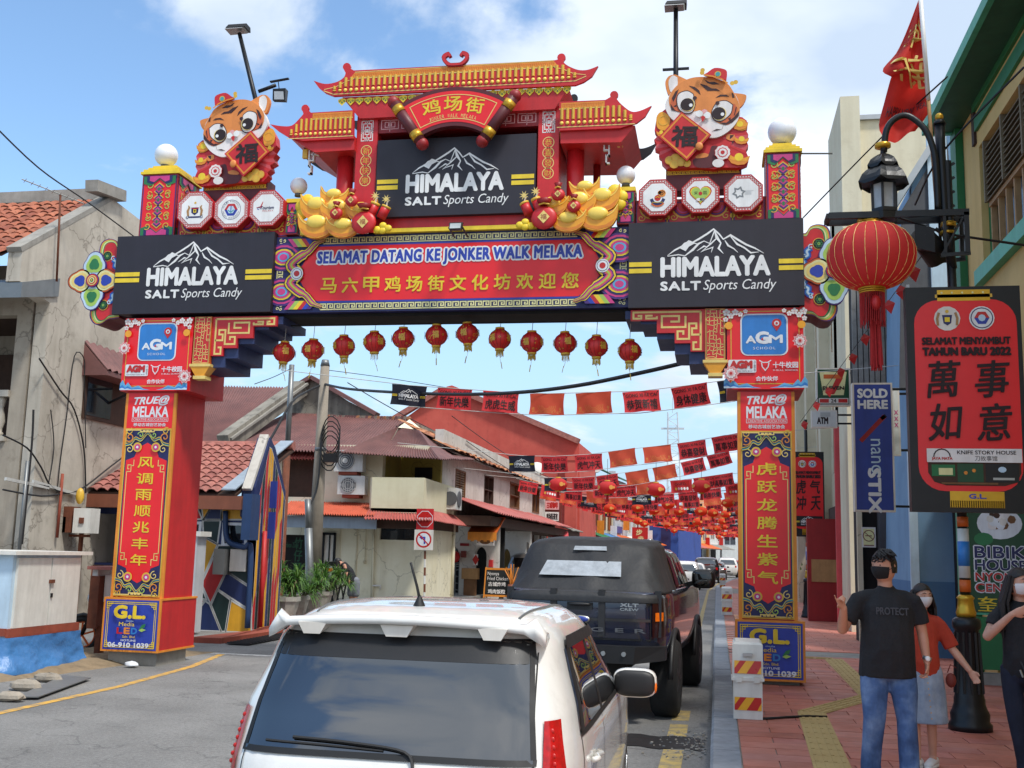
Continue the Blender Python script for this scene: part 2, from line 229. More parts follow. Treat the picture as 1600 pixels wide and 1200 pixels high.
class MB:
 def __init__(s,mat='white'):s.v=[];s.f=[];s.mi=[];s.mn=[];s.cur=mat;s.lay=0;s.fr=None;s.sm=[];s.smooth=False
 def m(s,mat):s.cur=mat;return s
 def face(s,idx,mat=None):
  mat=mat or s.cur
  if mat not in s.mn:s.mn.append(mat)
  s.f.append(tuple(idx));s.mi.append(s.mn.index(mat));s.sm.append(s.smooth)
 def poly(s,pts,mat=None):
  b=len(s.v);s.v+=[V(p)for p in pts];s.face(range(b,b+len(pts)),mat);return s
 def box(s,x0,y0,z0,x1,y1,z1,mat=None):
  return s.hexa([(x0,y0,z0),(x1,y0,z0),(x1,y1,z0),(x0,y1,z0)],[(x0,y0,z1),(x1,y0,z1),(x1,y1,z1),(x0,y1,z1)],mat)
 def hexa(s,lo,hi,mat=None):
  b=len(s.v);n=len(lo);s.v+=[V(p)for p in lo]+[V(p)for p in hi]
  s.face([b+n-1-i for i in range(n)],mat);s.face([b+n+i for i in range(n)],mat)
  for i in range(n):j=(i+1)%n;s.face((b+i,b+j,b+n+j,b+n+i),mat)
  return s
 def prism(s,pts,off,mat=None):
  off=V(off);return s.hexa([V(p)for p in pts],[V(p)+off for p in pts],mat)
 def obox(s,p0,p1,w,h,mat=None,up=(0,0,1)):
  p0,p1=V(p0),V(p1);d=(p1-p0).normalized();up=V(up)
  if abs(d.dot(up))>.95:up=V((1,0,0))
  x=d.cross(up).normalized()*w/2;y=x.cross(d).normalized()*h/2
  return s.hexa([p0-x-y,p0+x-y,p0+x+y,p0-x+y],[p1-x-y,p1+x-y,p1+x+y,p1-x+y],mat)
 def rings(s,rs,mat=None,cap=(True,True),closed=True):
  b=len(s.v);n=len(rs[0])
  for r in rs:s.v+=[V(p)for p in r]
  for k in range(len(rs)-1):
   for i in range(n if closed else n-1):
    j=(i+1)%n;s.face((b+k*n+i,b+k*n+j,b+(k+1)*n+j,b+(k+1)*n+i),mat)
  if closed and cap[0]:s.face([b+n-1-i for i in range(n)],mat)
  if closed and cap[1]:s.face([b+(len(rs)-1)*n+i for i in range(n)],mat)
  return s
 def cyl(s,p0,p1,r0,r1=None,n=12,mat=None,cap=(True,True)):
  p0,p1=V(p0),V(p1);r1=r0 if r1 is None else r1;x,y=perp(p1-p0);o=s.smooth;rs=[]
  for p,r in((p0,r0),(p1,r1)):rs.append([p+x*math.cos(-t)*r+y*math.sin(-t)*r for t in[2*math.pi*i/n for i in range(n)]])
  s.smooth=n>8;b=len(s.f);s.rings(rs,mat,cap);s.smooth=o
  for i in range(b+n,len(s.f)):s.sm[i]=False
  return s
 def tube(s,pts,r,n=6,mat=None):
  pts=[V(p)for p in pts];rs=[];x=None;o=s.smooth;s.smooth=n>5
  for i,p in enumerate(pts):
   d=(pts[min(i+1,len(pts)-1)]-pts[max(i-1,0)]).normalized()
   if x is None:x,y=perp(d)
   else:
    x=(x-d*x.dot(d)).normalized();y=x.cross(d)
   rr=r[i]if hasattr(r,'__len__')else r
   rs.append([p+x*math.cos(-t)*rr+y*math.sin(-t)*rr for t in[2*math.pi*k/n for k in range(n)]])
  s.rings(rs,mat);s.smooth=o;return s
 def lathe(s,prof,c,n=16,mat=None,axis='z'):
  c=V(c);rs=[];o=s.smooth;s.smooth=True
  for r,z in prof:
   r=max(r,1e-4);q=[]
   for i in range(n):
    t=2*math.pi*i/n;a,b_=r*math.cos(t),r*math.sin(t)
    q.append(c+V({'z':(a,b_,z),'x':(z,a,b_),'y':(b_,z,a)}[axis]))
   rs.append(q)
  s.rings(rs,mat);s.smooth=o;return s
 def ball(s,c,r,nu=14,nv=9,mat=None):
  r=(r,r,r)if not hasattr(r,'__len__')else r;c=V(c);rs=[];o=s.smooth;s.smooth=True
  for j in range(nv+1):
   ph=math.pi*j/nv-math.pi/2;k=max(math.cos(ph),1e-3)
   rs.append([c+V((r[0]*k*math.cos(2*math.pi*i/nu),r[1]*k*math.sin(2*math.pi*i/nu),r[2]*math.sin(ph)))for i in range(nu)])
  s.rings(rs,mat,(False,False));s.smooth=o;return s
 def grid(s,fn,nu,nv,mat=None,smooth=True):
  b=len(s.v);o=s.smooth;s.smooth=smooth
  for j in range(nv+1):
   for i in range(nu+1):s.v.append(V(fn(i/nu,j/nv)))
  for j in range(nv):
   for i in range(nu):a=b+j*(nu+1)+i;s.face((a,a+1,a+nu+2,a+nu+1),mat)
  s.smooth=o;return s
 def sball(s,c,r,e=.55,nu=20,nv=10,mat=None):
  c=V(c);rs=[];o=s.smooth;s.smooth=True;pw=lambda t:math.copysign(abs(t)**e,t)
  for j in range(nv+1):
   ph=math.pi*j/nv-math.pi/2;k=max(pw(math.cos(ph)),1e-3)
   rs.append([c+V((r[0]*k*pw(math.cos(2*math.pi*i/nu)),r[1]*k*pw(math.sin(2*math.pi*i/nu)),r[2]*pw(math.sin(ph))))for i in range(nu)])
  s.rings(rs,mat,(False,False));s.smooth=o;return s
 def frame(s,o,u=(1,0,0),v=(0,0,1),n=(0,-1,0),step=.0025):
  s.fr=(V(o),V(u).normalized(),V(v).normalized(),V(n).normalized());s.step=step;s.lay=0;return s
 def P(s,a,b):
  o,u,v,n=s.fr;return o+u*a+v*b+n*(s.step*(s.lay+1))
 def up(s,k=1):s.lay+=k;return s
 def a_poly(s,pts,mat=None):s.poly([s.P(a,b)for a,b in pts],mat);return s
 def a_rect(s,x0,y0,x1,y1,mat=None):return s.a_poly([(x0,y0),(x1,y0),(x1,y1),(x0,y1)],mat)
 def a_round(s,x0,y0,x1,y1,r,mat=None,n=4):
  p=[]
  for cx,cy,a0 in((x1-r,y1-r,0),(x0+r,y1-r,90),(x0+r,y0+r,180),(x1-r,y0+r,270)):
   p+=[(cx+r*math.cos(math.radians(a0+90*i/n)),cy+r*math.sin(math.radians(a0+90*i/n)))for i in range(n+1)]
  return s.a_poly(p,mat)
 def a_disc(s,x,y,r,mat=None,n=16,sx=1,rot=0,r2=None):
  return s.a_poly([(x+r*sx*math.cos(t)*math.cos(rot)-(r2 or r)*math.sin(t)*math.sin(rot),y+r*sx*math.cos(t)*math.sin(rot)+(r2 or r)*math.sin(t)*math.cos(rot))for t in[2*math.pi*i/n for i in range(n)]],mat)
 def a_line(s,pts,w,mat=None,closed=False):
  n=len(pts);L_,R_=[],[]
  for i in range(n):
   if closed:a,b=pts[i-1],pts[(i+1)%n]
   else:a,b=pts[max(i-1,0)],pts[min(i+1,n-1)]
   p=pts[i];d1=V((p[0]-a[0],p[1]-a[1]));d2=V((b[0]-p[0],b[1]-p[1]))
   if d1.length<1e-9:d1=d2
   if d2.length<1e-9:d2=d1
   d1.normalize();d2.normalize();t=d1+d2
   if t.length<1e-6:t=d1
   t.normalize();nn=V((-t.y,t.x));c=max(.5,nn.dot(V((-d1.y,d1.x))));ww=(w[i]if hasattr(w,'__len__')else w)/2/c
   L_.append((p[0]+nn.x*ww,p[1]+nn.y*ww));R_.append((p[0]-nn.x*ww,p[1]-nn.y*ww))
  for i in range(n if closed else n-1):
   j=(i+1)%n;s.a_poly([R_[i],R_[j],L_[j],L_[i]],mat)
  return s
 def a_ring(s,x,y,r,w,mat=None,n=20,sx=1):return s.a_line([(x+r*sx*math.cos(2*math.pi*i/n),y+r*math.sin(2*math.pi*i/n))for i in range(n)],w,mat,True)
 def a_border(s,x0,y0,x1,y1,w,mat=None):return s.a_line([(x0+w/2,y0+w/2),(x1-w/2,y0+w/2),(x1-w/2,y1-w/2),(x0+w/2,y1-w/2)],w,mat,True)
 def a_text(s,txt,x0,y0,x1,y1,mat=None,bold=0.,shear=0.,fit='box',rot=0,space=1.0,path=None):
  vs,fs,asp=text_shape(txt,0.0,shear,space)
  if not vs:return s
  W,H=x1-x0,y1-y0
  if fit=='keep':
   h=min(H,W/asp);w_=h*asp;x0+=(W-w_)/2;y0+=(H-h)/2;W,H=w_,h
  cx,cy=x0+W/2,y0+H/2;c,sn=math.cos(rot),math.sin(rot)
  d=bold*1.25*H if bold>.012 else 0
  if txt.count('\n'):d/=txt.count('\n')+1
  k=0 if d<=0 else(4 if bold<.04 else 6 if bold<.08 else 14);st=s.step;o_,u_,v_,n_=s.fr
  for q_ in range(k+1):
   t=2*math.pi*q_/max(k,1)+.78;dx,dy=(0,0)if q_==k else(d*math.cos(t),d*math.sin(t))
   b=len(s.v);sx,sy=(W-2*d)/W,(H-2*d)/H;nn=n_*(st*(s.lay+1)+q_*.00035)
   for a,q in vs:
    X,Y=(x0+a*W-cx)*sx+dx,(y0+q*H-cy)*sy+dy
    X,Y=(cx+X*c-Y*sn,cy+X*sn+Y*c)
    if path:X,Y=path(X,Y)
    s.v.append(o_+u_*X+v_*Y+nn)
   for f in fs:s.face([b+i for i in f],mat)
  return s
 def a_spiral(s,x,y,r,turns,w,mat=None,a0=0,sgn=1,n=14):
  return s.a_line([(x+r*(1-.85*i/n)*math.cos(a0+sgn*turns*2*math.pi*i/n),y+r*(1-.85*i/n)*math.sin(a0+sgn*turns*2*math.pi*i/n))for i in range(n+1)],w,mat)
 def meander(s,x0,y0,x1,y1,h,mat,w=None,vertical=False):
  Ln=(y1-y0)if vertical else(x1-x0);k=max(1,round(Ln/(h*1.15)));p=Ln/k;w=w or h*.13
  for i in range(k):
   q=[(0,.1),(0,.92),(.82,.92),(.82,.38),(.42,.38),(.42,.64),(.6,.64)]
   q=[(i*p+a*p*.92,b*h)for a,b in q];s.a_line([((x0+b,y0+a)if vertical else(x0+a,y0+b))for a,b in q],w,mat)
   q=[(i*p,.08*h),((i+1)*p,.08*h)];s.a_line([((x0+b,y0+a)if vertical else(x0+a,y0+b))for a,b in q],w,mat)
  return s
 def build(s,name,parent=None,local=False,auto=None,**props):
  me=bpy.data.meshes.new(name);vs=s.v
  if parent is not None and not local:
   L0=wloc(parent);vs=[v-L0 for v in vs]
  me.from_pydata([tuple(v)for v in vs],[],s.f)
  for mn in s.mn:me.materials.append(M(mn))
  me.polygons.foreach_set('material_index',s.mi);me.polygons.foreach_set('use_smooth',s.sm);me.update()
  o=bpy.data.objects.new(name,me);COL.objects.link(o)
  if parent is not None:o.parent=parent
  for k,x in props.items():o[k]=x
  return o
def wloc(o):
 L0=V((0,0,0))
 while o is not None:L0=L0+V(o.location);o=o.parent
 return L0
def thing(name,label,cat,loc=(0,0,0),group=None,rot=0):
 o=bpy.data.objects.new(name,None);COL.objects.link(o);o.location=V(loc);o.rotation_euler.z=rot;o.empty_display_size=.1
 o['label']=label;o['category']=cat
 if group:o['group']=group
 return o
def tag(o,label,cat,group=None):
 o['label']=label;o['category']=cat
 if group:o['group']=group
 return o
def dup(root,loc=None,label=None,rot=None,scale=None,group=None):
 r=root.copy();COL.objects.link(r)
 if loc is not None:r.location=V(loc)
 if rot is not None:r.rotation_euler.z=rot
 if scale is not None:r.scale=(scale,)*3 if not hasattr(scale,'__len__')else scale
 if label:r['label']=label
 if group:r['group']=group
 for ch in KIDS(root):
  c=ch.copy();COL.objects.link(c);c.parent=r
  for g in KIDS(ch):
   d=g.copy();COL.objects.link(d);d.parent=c
 return r
def KIDS(o):return[c for c in o.children]
def arc(cx,cy,r,a0,a1,n,ry=None):return[(cx+r*math.cos(math.radians(a0+(a1-a0)*i/n)),cy+(ry or r)*math.sin(math.radians(a0+(a1-a0)*i/n)))for i in range(n+1)]
def bez(p,n=10):
 o=[];k=len(p)
 for i in range(k-1):
  a,b,c,d=V(p[max(i-1,0)]),V(p[i]),V(p[i+1]),V(p[min(i+2,k-1)])
  for j in range(n):t=j/n;o.append(.5*((2*b)+(c-a)*t+(2*a-5*b+4*c-d)*t*t+(3*b-a-3*c+d)*t**3))
 o.append(V(p[-1]));return[tuple(x)for x in o]
def sag(p0,p1,s,n=14):
 p0,p1=V(p0),V(p1);return[p0.lerp(p1,i/n)-V((0,0,s*4*(i/n)*(1-i/n)))for i in range(n+1)]
def inst(me_obj,name,parent,loc,rotm=None):
 o=bpy.data.objects.new(name,me_obj.data);COL.objects.link(o);o.parent=parent
 if rotm is not None:o.matrix_local=Matrix.Translation(V(loc))@rotm.to_4x4()
 else:o.location=V(loc)
 return o
# ================================================================== THE SETTING: ground, road, kerbs, pavement
def S(o):o['kind']='structure';return o
def bend(Y):return .0012*(Y-55)**2 if Y>55 else 0.
b=MB('asphalt');b.poly([(-400,-60,-.03),(400,-60,-.03),(400,900,-.03),(-400,900,-.03)],'concrete');S(b.build('ground'))
b=MB('asphalt')
ys=[-12]+list(range(0,60,6))+list(range(60,200,8))
for a,c in zip(ys[:-1],ys[1:]):
 b.poly([(-8.6 if a>33 else-30,a,0),(-.05+bend(a),a,0),(-.05+bend(c),c,0),(-8.6+bend(c)*(a>33)if a>33 else-30,c,0)])
S(b.build('road'))
b=MB('line_yellow')
pl=[(-7.2,-2),(-7.36,6),(-7.37,10.5),(-7.4,13),(-7.65,15.4),(-8.06,17.3)]
for(x0,y0),(x1,y1)in zip(pl[:-1],pl[1:]):b.poly([(x0-.06,y0,.004),(x0+.06,y0,.004),(x1+.06,y1,.004),(x1-.06,y1,.004)])
S(b.build('yellow_edge_line'))
b=MB('line_worn')
for y0,y1 in((4,5.6),(6.6,8.4),(9.1,10.7),(11.5,12.3),(12.6,13.4)):b.box(-.5,y0,-.01,-.31,y1,.0045)
for k in range(7):y0=20+k*6;b.box(-.52,y0,-.01,-.40,y0+6.0,.0045)
for k in range(10):
 y0=60+k*4;b.poly([(-.5+bend(y0),y0,.006),(-.38+bend(y0),y0,.006),(-.38+bend(y0+4),y0+4,.006),(-.5+bend(y0+4),y0+4,.006)])
S(b.build('yellow_kerb_line'))
b=MB('line_white');b.box(-8.3,17.35,-.01,-3.9,17.5,.0045);S(b.build('white_stop_line'))
b=MB('asphalt');b.m('black');b.grid(lambda u,v:(-1.3+1.15*u+.05*math.sin(v*23),10.75+.72*v+.06*math.sin(u*17),.0065+.004*noise.noise((u*9,v*7,2))),12,8,'grate');S(b.build('road_repair_patch'))
b=MB('stone')
for i in range(150):
 x=-.12-abs(rnd.gauss(0,.22));y=10.2+rnd.random()*1.6 if i<170 else rnd.uniform(8,20);r=rnd.uniform(.005,.015)
 b.box(x,y,.004,x+r*1.6,y+r*2,.006+r*.7,rnd.choice(['stone','concrete','concrete','metal_grey']))
o=b.build('gutter_debris');o['kind']='stuff';tag(o,'pale broken mortar chips lying in the gutter beside the kerb','debris')
kr=S(bpy.data.objects.new('kerb',None));COL.objects.link(kr)
b=MB('kerb');b.prism([(-.06,0,-.02),(-.06,.985,-.02),(-.06,.985,.125),(-.06,0,.125)],(.25,0,0));b.v=[];b.f=[];b.mi=[];b.sm=[]
b.rings([[(-.06,y,-.02),(.19,y,-.02),(.19,y,.152),(-.035,y,.152),(-.06,y,.128)]for y in(0,.985)])
ks=b.build('kerbstone',kr,local=True);ks.location=(0,4,0)
for i in range(1,62):k=inst(ks,'kerbstone',kr,(rnd.uniform(-.004,.004),4+i*.995,rnd.uniform(-.003,.003)))
b=MB('kerb')
for Y in range(66,140,6):x0,x1=bend(Y),bend(Y+6);b.hexa([(x0-.06,Y,0),(x0+.19,Y,0),(x1+.19,Y+6,0),(x1-.06,Y+6,0)],[(x0-.06,Y,.15),(x0+.19,Y,.15),(x1+.19,Y+6,.15),(x1-.06,Y+6,.15)])
o=b.build('far_kerb',kr);o['kind']='stuff'
pv=S(bpy.data.objects.new('pavement',None));COL.objects.link(pv)
b=MB('concrete');b.box(.19,3.0,-.02,6.5,60,.135);
for Y in range(60,140,8):x0,x1=bend(Y),bend(Y+8);b.hexa([(x0+.19,Y,0),(x0+6,Y,0),(x1+6,Y+8,0),(x1+.19,Y+8,0)],[(x0+.19,Y,.145),(x0+6,Y,.145),(x1+6,Y+8,.145),(x1+.19,Y+8,.145)],'tile_red')
b.build('bedding',pv)
b=MB('tile_red');b.rings([[(.004,y,.12),(.594,y,.12),(.594,y,.150),(.004,y,.150)]for y in(.004,.294)])
tl=b.build('paving_slab',pv,local=True);tl.location=(.2,7.2,0);n=0
for r in range(0,46):
 for c in range(-1,8):
  x=.2+c*.6+(.3 if r%2 else 0);y=7.2+r*.3
  if(r,c)==(0,0)or x<.15 or x+.3>4.4 or n>268:continue
  if y>15 and x>3.2:continue
  n+=1;inst(tl,'paving_slab',pv,(x,y,rnd.uniform(-.003,.002)))
b=MB('tile_red');b.box(.004,.004,.12,.294,.294,.150);hs=b.build('paving_slab',pv,local=True);hs.location=(.2,7.5,0)
for r in range(3,46,2):inst(hs,'paving_slab',pv,(.2,7.2+r*.3,rnd.uniform(-.003,.002)))
b=MB('tile_red')
for r in range(0,150):
 for c in range(0,7):
  y=7.2+r*.3;x=.2+c*.6+(.3 if r%2 else 0)
  if y<15 and x<4.0 or(y<21 and x<3.1 and y<7.2+46*.3):continue
  z=rnd.uniform(.1455,.1475);b.box(x+.004,y+.004,.12,x+.594,y+.294,z)
for r in range(14):
 for c in range(0,7):x=.2+c*.6+(.3 if r%2 else 0);y=6.9-r*.3;b.box(x+.004,y+.004,.12,x+.594,y+.294,.148)
o=b.build('far_paving',pv);o['kind']='stuff'
tp=thing('tactile_strip','zigzag strip of ribbed ochre tactile pavers set into the red pavement','paving strip',(1.0,10,.15))
path=[aG(1335,1290,.15),aG(1268,1113,.15),aG(1362,1088,.15),aG(1302,1030,.15),aG(1245,1027,.15)]
for(p,q)in zip(path[:-1],path[1:]):
 d=(q-p);L_=d.length;d.normalize();s_=V((-d.y,d.x,0));k=max(1,round(L_/.3));st=L_/k
 for i in range(k):
  c=p+d*(st*(i+.5));b=MB('paver_yellow');hw=.15;a=c-d*(st/2-.004);e_=c+d*(st/2-.004)
  b.hexa([a-s_*hw,a+s_*hw,e_+s_*hw,e_-s_*hw],[x+V((0,0,.006))for x in(a-s_*hw,a+s_*hw,e_+s_*hw,e_-s_*hw)])
  for j in range(4):
   o_=s_*(-.11+.073*j);b.obox(a+o_+d*.02+V((0,0,.008)),e_+o_-d*.02+V((0,0,.008)),.03,.007)
  b.build('paver',tp)
b=MB('rubber');b.tube([aG(1192,1123,.16),aG(1225,1121,.16),aG(1260,1119,.165),aG(1292,1120,.16)],.014);tag(b.build('cable_cover'),'dark brown cable running from the nearest white barrier across the red slabs','cable')
b=MB('grate');b.box(2.15,14.9,.14,2.6,15.2,.152)
for i in range(8):b.box(2.17+i*.053,14.92,.15,2.19+i*.053,15.18,.157)
tag(b.build('drain_cover'),'small dark drain cover set in the red pavement behind the ochre strip','drain cover')
b=MB('soil')
def soilz(u,v):
 x=-12.5+4.3*u;y=11.2+6.6*v;e=min(1,min(u,1-u)*9,min(v,1-v)*9)
 xx=x+(-.55 if v<.5 else 0)*0
 return(x-(.9*(1-v)if u>.5 else 0),y,-.012+.085*e+.05*e*noise.noise((x*1.7,y*1.7,0))+.03*e*noise.noise((x*6,y*6,3)))
b.grid(soilz,46,60);S(b.build('broken_verge'))
b=MB('stone')
def rock(b,c,r,sx=1.4,seed=0):
 rs=[]
 for j in range(6):
  ph=math.pi*(j/5-.5);q=[]
  for i in range(9):
   t=2*math.pi*i/9;k=1+.28*noise.noise((math.cos(t)*1.3+seed,math.sin(t)*1.3,ph));q.append(V(c)+V((r*sx*k*math.cos(ph)*math.cos(t),r*k*math.cos(ph)*math.sin(t),r*.6*k*math.sin(ph)+r*.3)))
  rs.append(q)
 b.rings(rs,None,(False,False))
rks=[(120,1035,.16,1.5,'pale'),(40,1075,.2,1.9,'flat buff'),(75,1062,.17,2,'sandy'),(15,1092,.16,2.0,'cracked brown'),(205,1040,.12,1.6,'small white')]
for i,(px,py,r,sx,kd)in enumerate(rks):
 b=MB('stone' if i not in(0,4)else 'white');p=aG(px,py,.03);rock(b,p,r*.6,sx,i*3.1)
 lab={0:'pale round lump of concrete lying beside the orange motorcycle wheel',1:'flat buff stone slab lying in front of the blue sheeting',2:'sandy stone heap below the torn blue sheeting',3:'cracked brown stone at the road edge beside the grey metal sheet',4:'small white stone near the foot of the left gateway pillar'}[i]
 tag(b.build('stone'),lab,'stone','stones on the broken verge')
b=MB('steel');q=[aG(25,1090,.03),aG(60,1090,.03),aG(142,1060,.03),aG(100,1056,.03)];b.prism(q,(0,0,.012),'metal_grey');tag(b.build('metal_sheet'),'flat grey metal sheet lying on the rubble at the road edge','metal sheet')
cp=S(MB('kerb_red').prism([aG(298,1004),aG(392,993),V((-9.45,22.2,0)),V((-9.6,27.5,0)),V((-9.05,27.8,0)),aG(446,978),aG(440,992),aG(345,1006)],(0,0,.1)).build('red_corner_kerb'))
gt=thing('drain_grating','dark slatted drain grating in front of the multicoloured corner house','drain grating',aG(400,1000))
p0,p1=aG(352,1006,.02),aG(470,985,.02);d=(p1-p0).normalized();s_=V((-d.y,d.x,0))*.5
b=MB('grate');b.prism([p0,p1,p1+s_*-.9,p0+s_*-.9],(0,0,.01),'black');b.build('frame',gt)
b=MB('grate')
for i in range(26):a=p0.lerp(p1,(i+.5)/26);b.obox(a+V((0,0,.02)),a-s_*.9+V((0,0,.02)),.03,.02)
b.build('bars',gt)
# ================================================================== THE GATEWAY ARCH
YA=15.2
def Q(px,py,Y=YA):p=aY(px,py,Y);return(p.x,p.z)
arch=thing('gateway_arch','tall red ornamental gateway arch spanning the street, with printed sign boards and a pagoda roof','gateway',(-3.9,15.6,0))
UP,DN=V((0,0,1)),V((0,0,-1))
def fr(b,Y,step=.0025):return b.frame((0,Y,0),(1,0,0),(0,0,1),(0,-1,0),step)
def himalaya(b,cx,cy,w,hw,full=True,wm='tag'):
 k=w/274.;P=lambda x,y:(cx+(x-241)*k,cy-(y*.85-89)*k)
 def ln(pts,ww):b.a_line([P(*p)for p in pts],[q*k for q in ww]if hasattr(ww,'__len__')else ww*k,wm)
 b.up()
 if full:
  ln([(122,78),(140,62),(160,50),(176,36),(196,44)],[1,4,5,6,2]);b.up(.2);ln([(160,50),(178,44),(200,30),(222,14),(238,0),(252,16),(262,32),(280,20),(300,36),(318,50),(340,62),(362,78)],[2,3,5,5,4,4,3,5,5,5,4,1])
  b.up(.2);ln([(122,80),(150,76),(166,80),(186,62),(200,44),(214,36),(228,44),(240,6)],[2,3,2,6,5,2,2,3]);b.up(.2);ln([(240,4),(246,26),(256,44),(250,60),(262,76)],[2,8,3,5,1]);b.up(.2);ln([(246,28),(230,46),(206,70),(216,64),(236,56),(232,72)],[3,4,2,2,3,1])
  b.up(.2);ln([(266,36),(274,52),(288,62),(298,74)],[2,5,3,1]);ln([(280,24),(296,48),(314,60),(330,76),(350,74)],[2,5,4,4,1]);ln([(196,66),(214,52),(222,54)],[1,4,1]);b.up(.2);b.a_poly([P(152,56),P(164,40),P(180,34),P(192,42),P(176,52),P(168,66)],wm)
 else:ln([(122,78),(170,36),(190,50),(238,2),(262,32),(280,20),(362,78)],7);b.up(.2);ln([(150,78),(200,44),(228,60),(246,28),(270,60)],6)
 b.up(-.8);Z=lambda v:cy-(v-89)*k;X=lambda v:cx+(v-241)*k
 b.a_text('HIMALAYA',X(104),Z(124),X(378),Z(70),wm,.045)
 b.a_text('SALT',X(104),Z(159),X(206),Z(134),wm,.05,space=1.15)
 b.a_text('Sports Candy',X(212),Z(166),X(392),Z(132),wm,.0,.25)
 for xa,xb in((cx-hw+.01,X(82)),(X(398),cx+hw-.01)):
  for ya,yb in((82,94),(99,111)):b.a_rect(xa,Z(yb),xb,Z(ya),'yellow')
def cloud_corner(b,cx,cy,w,h,flip):
 X=lambda a:cx+a*w/2;Y=lambda c:cy+flip*c*h
 for c,ww,off in(('navy',.075,.0),('teal',.05,.0),('purple',.03,-.04),('yellow',.012,.05),('yellow',.012,-.05)):
  b.up();b.a_line([(X(a),Y(d+off))for a,d in bez([(-.98,.62),(-.72,.55),(-.55,.34),(-.3,.42),(-.12,.22),(0,.12),(.12,.22),(.3,.42),(.55,.34),(.72,.55),(.98,.62)],5)],ww*w,c)
 for sx in(-1,1):
  b.up();b.a_disc(X(sx*.42),Y(.72),.1*w,'gold');b.up();b.a_disc(X(sx*.42),Y(.72),.065*w,'pink');b.up();b.a_disc(X(sx*.42),Y(.72),.028*w,'white')
  b.a_spiral(X(sx*.76),Y(.8),.09*w,1.2,.018*w,'gold_pale',1.5,sx);b.a_spiral(X(sx*.8),Y(.3),.1*w,1.2,.02*w,'orange',4,-sx);b.a_spiral(X(sx*.3),Y(.2),.07*w,1.1,.018*w,'green_light',3,sx)
  b.a_spiral(X(sx*.84),Y(.04),.08*w,1.2,.02*w,'gold',1,sx)
 b.a_line([(X(-.98),Y(.0)),(X(-.3),Y(.0)),(X(-.3),Y(.07)),(X(.3),Y(.07)),(X(.3),Y(.0)),(X(.98),Y(.0))],.022*w,'gold_pale')
 for t in(-.15,0,.15):b.a_rect(X(t)-.03*w,min(Y(.0),Y(.05)),X(t)+.03*w,max(Y(.0),Y(.05)),'gold_pale')
def plum(b,x,y,r,m='flower_white'):
 for i in range(5):t=i*1.2566+.3;b.a_disc(x+r*.62*math.cos(t),y+r*.62*math.sin(t),r*.45,m,7)
 b.up();b.a_disc(x,y,r*.22,'pink_pale',6)
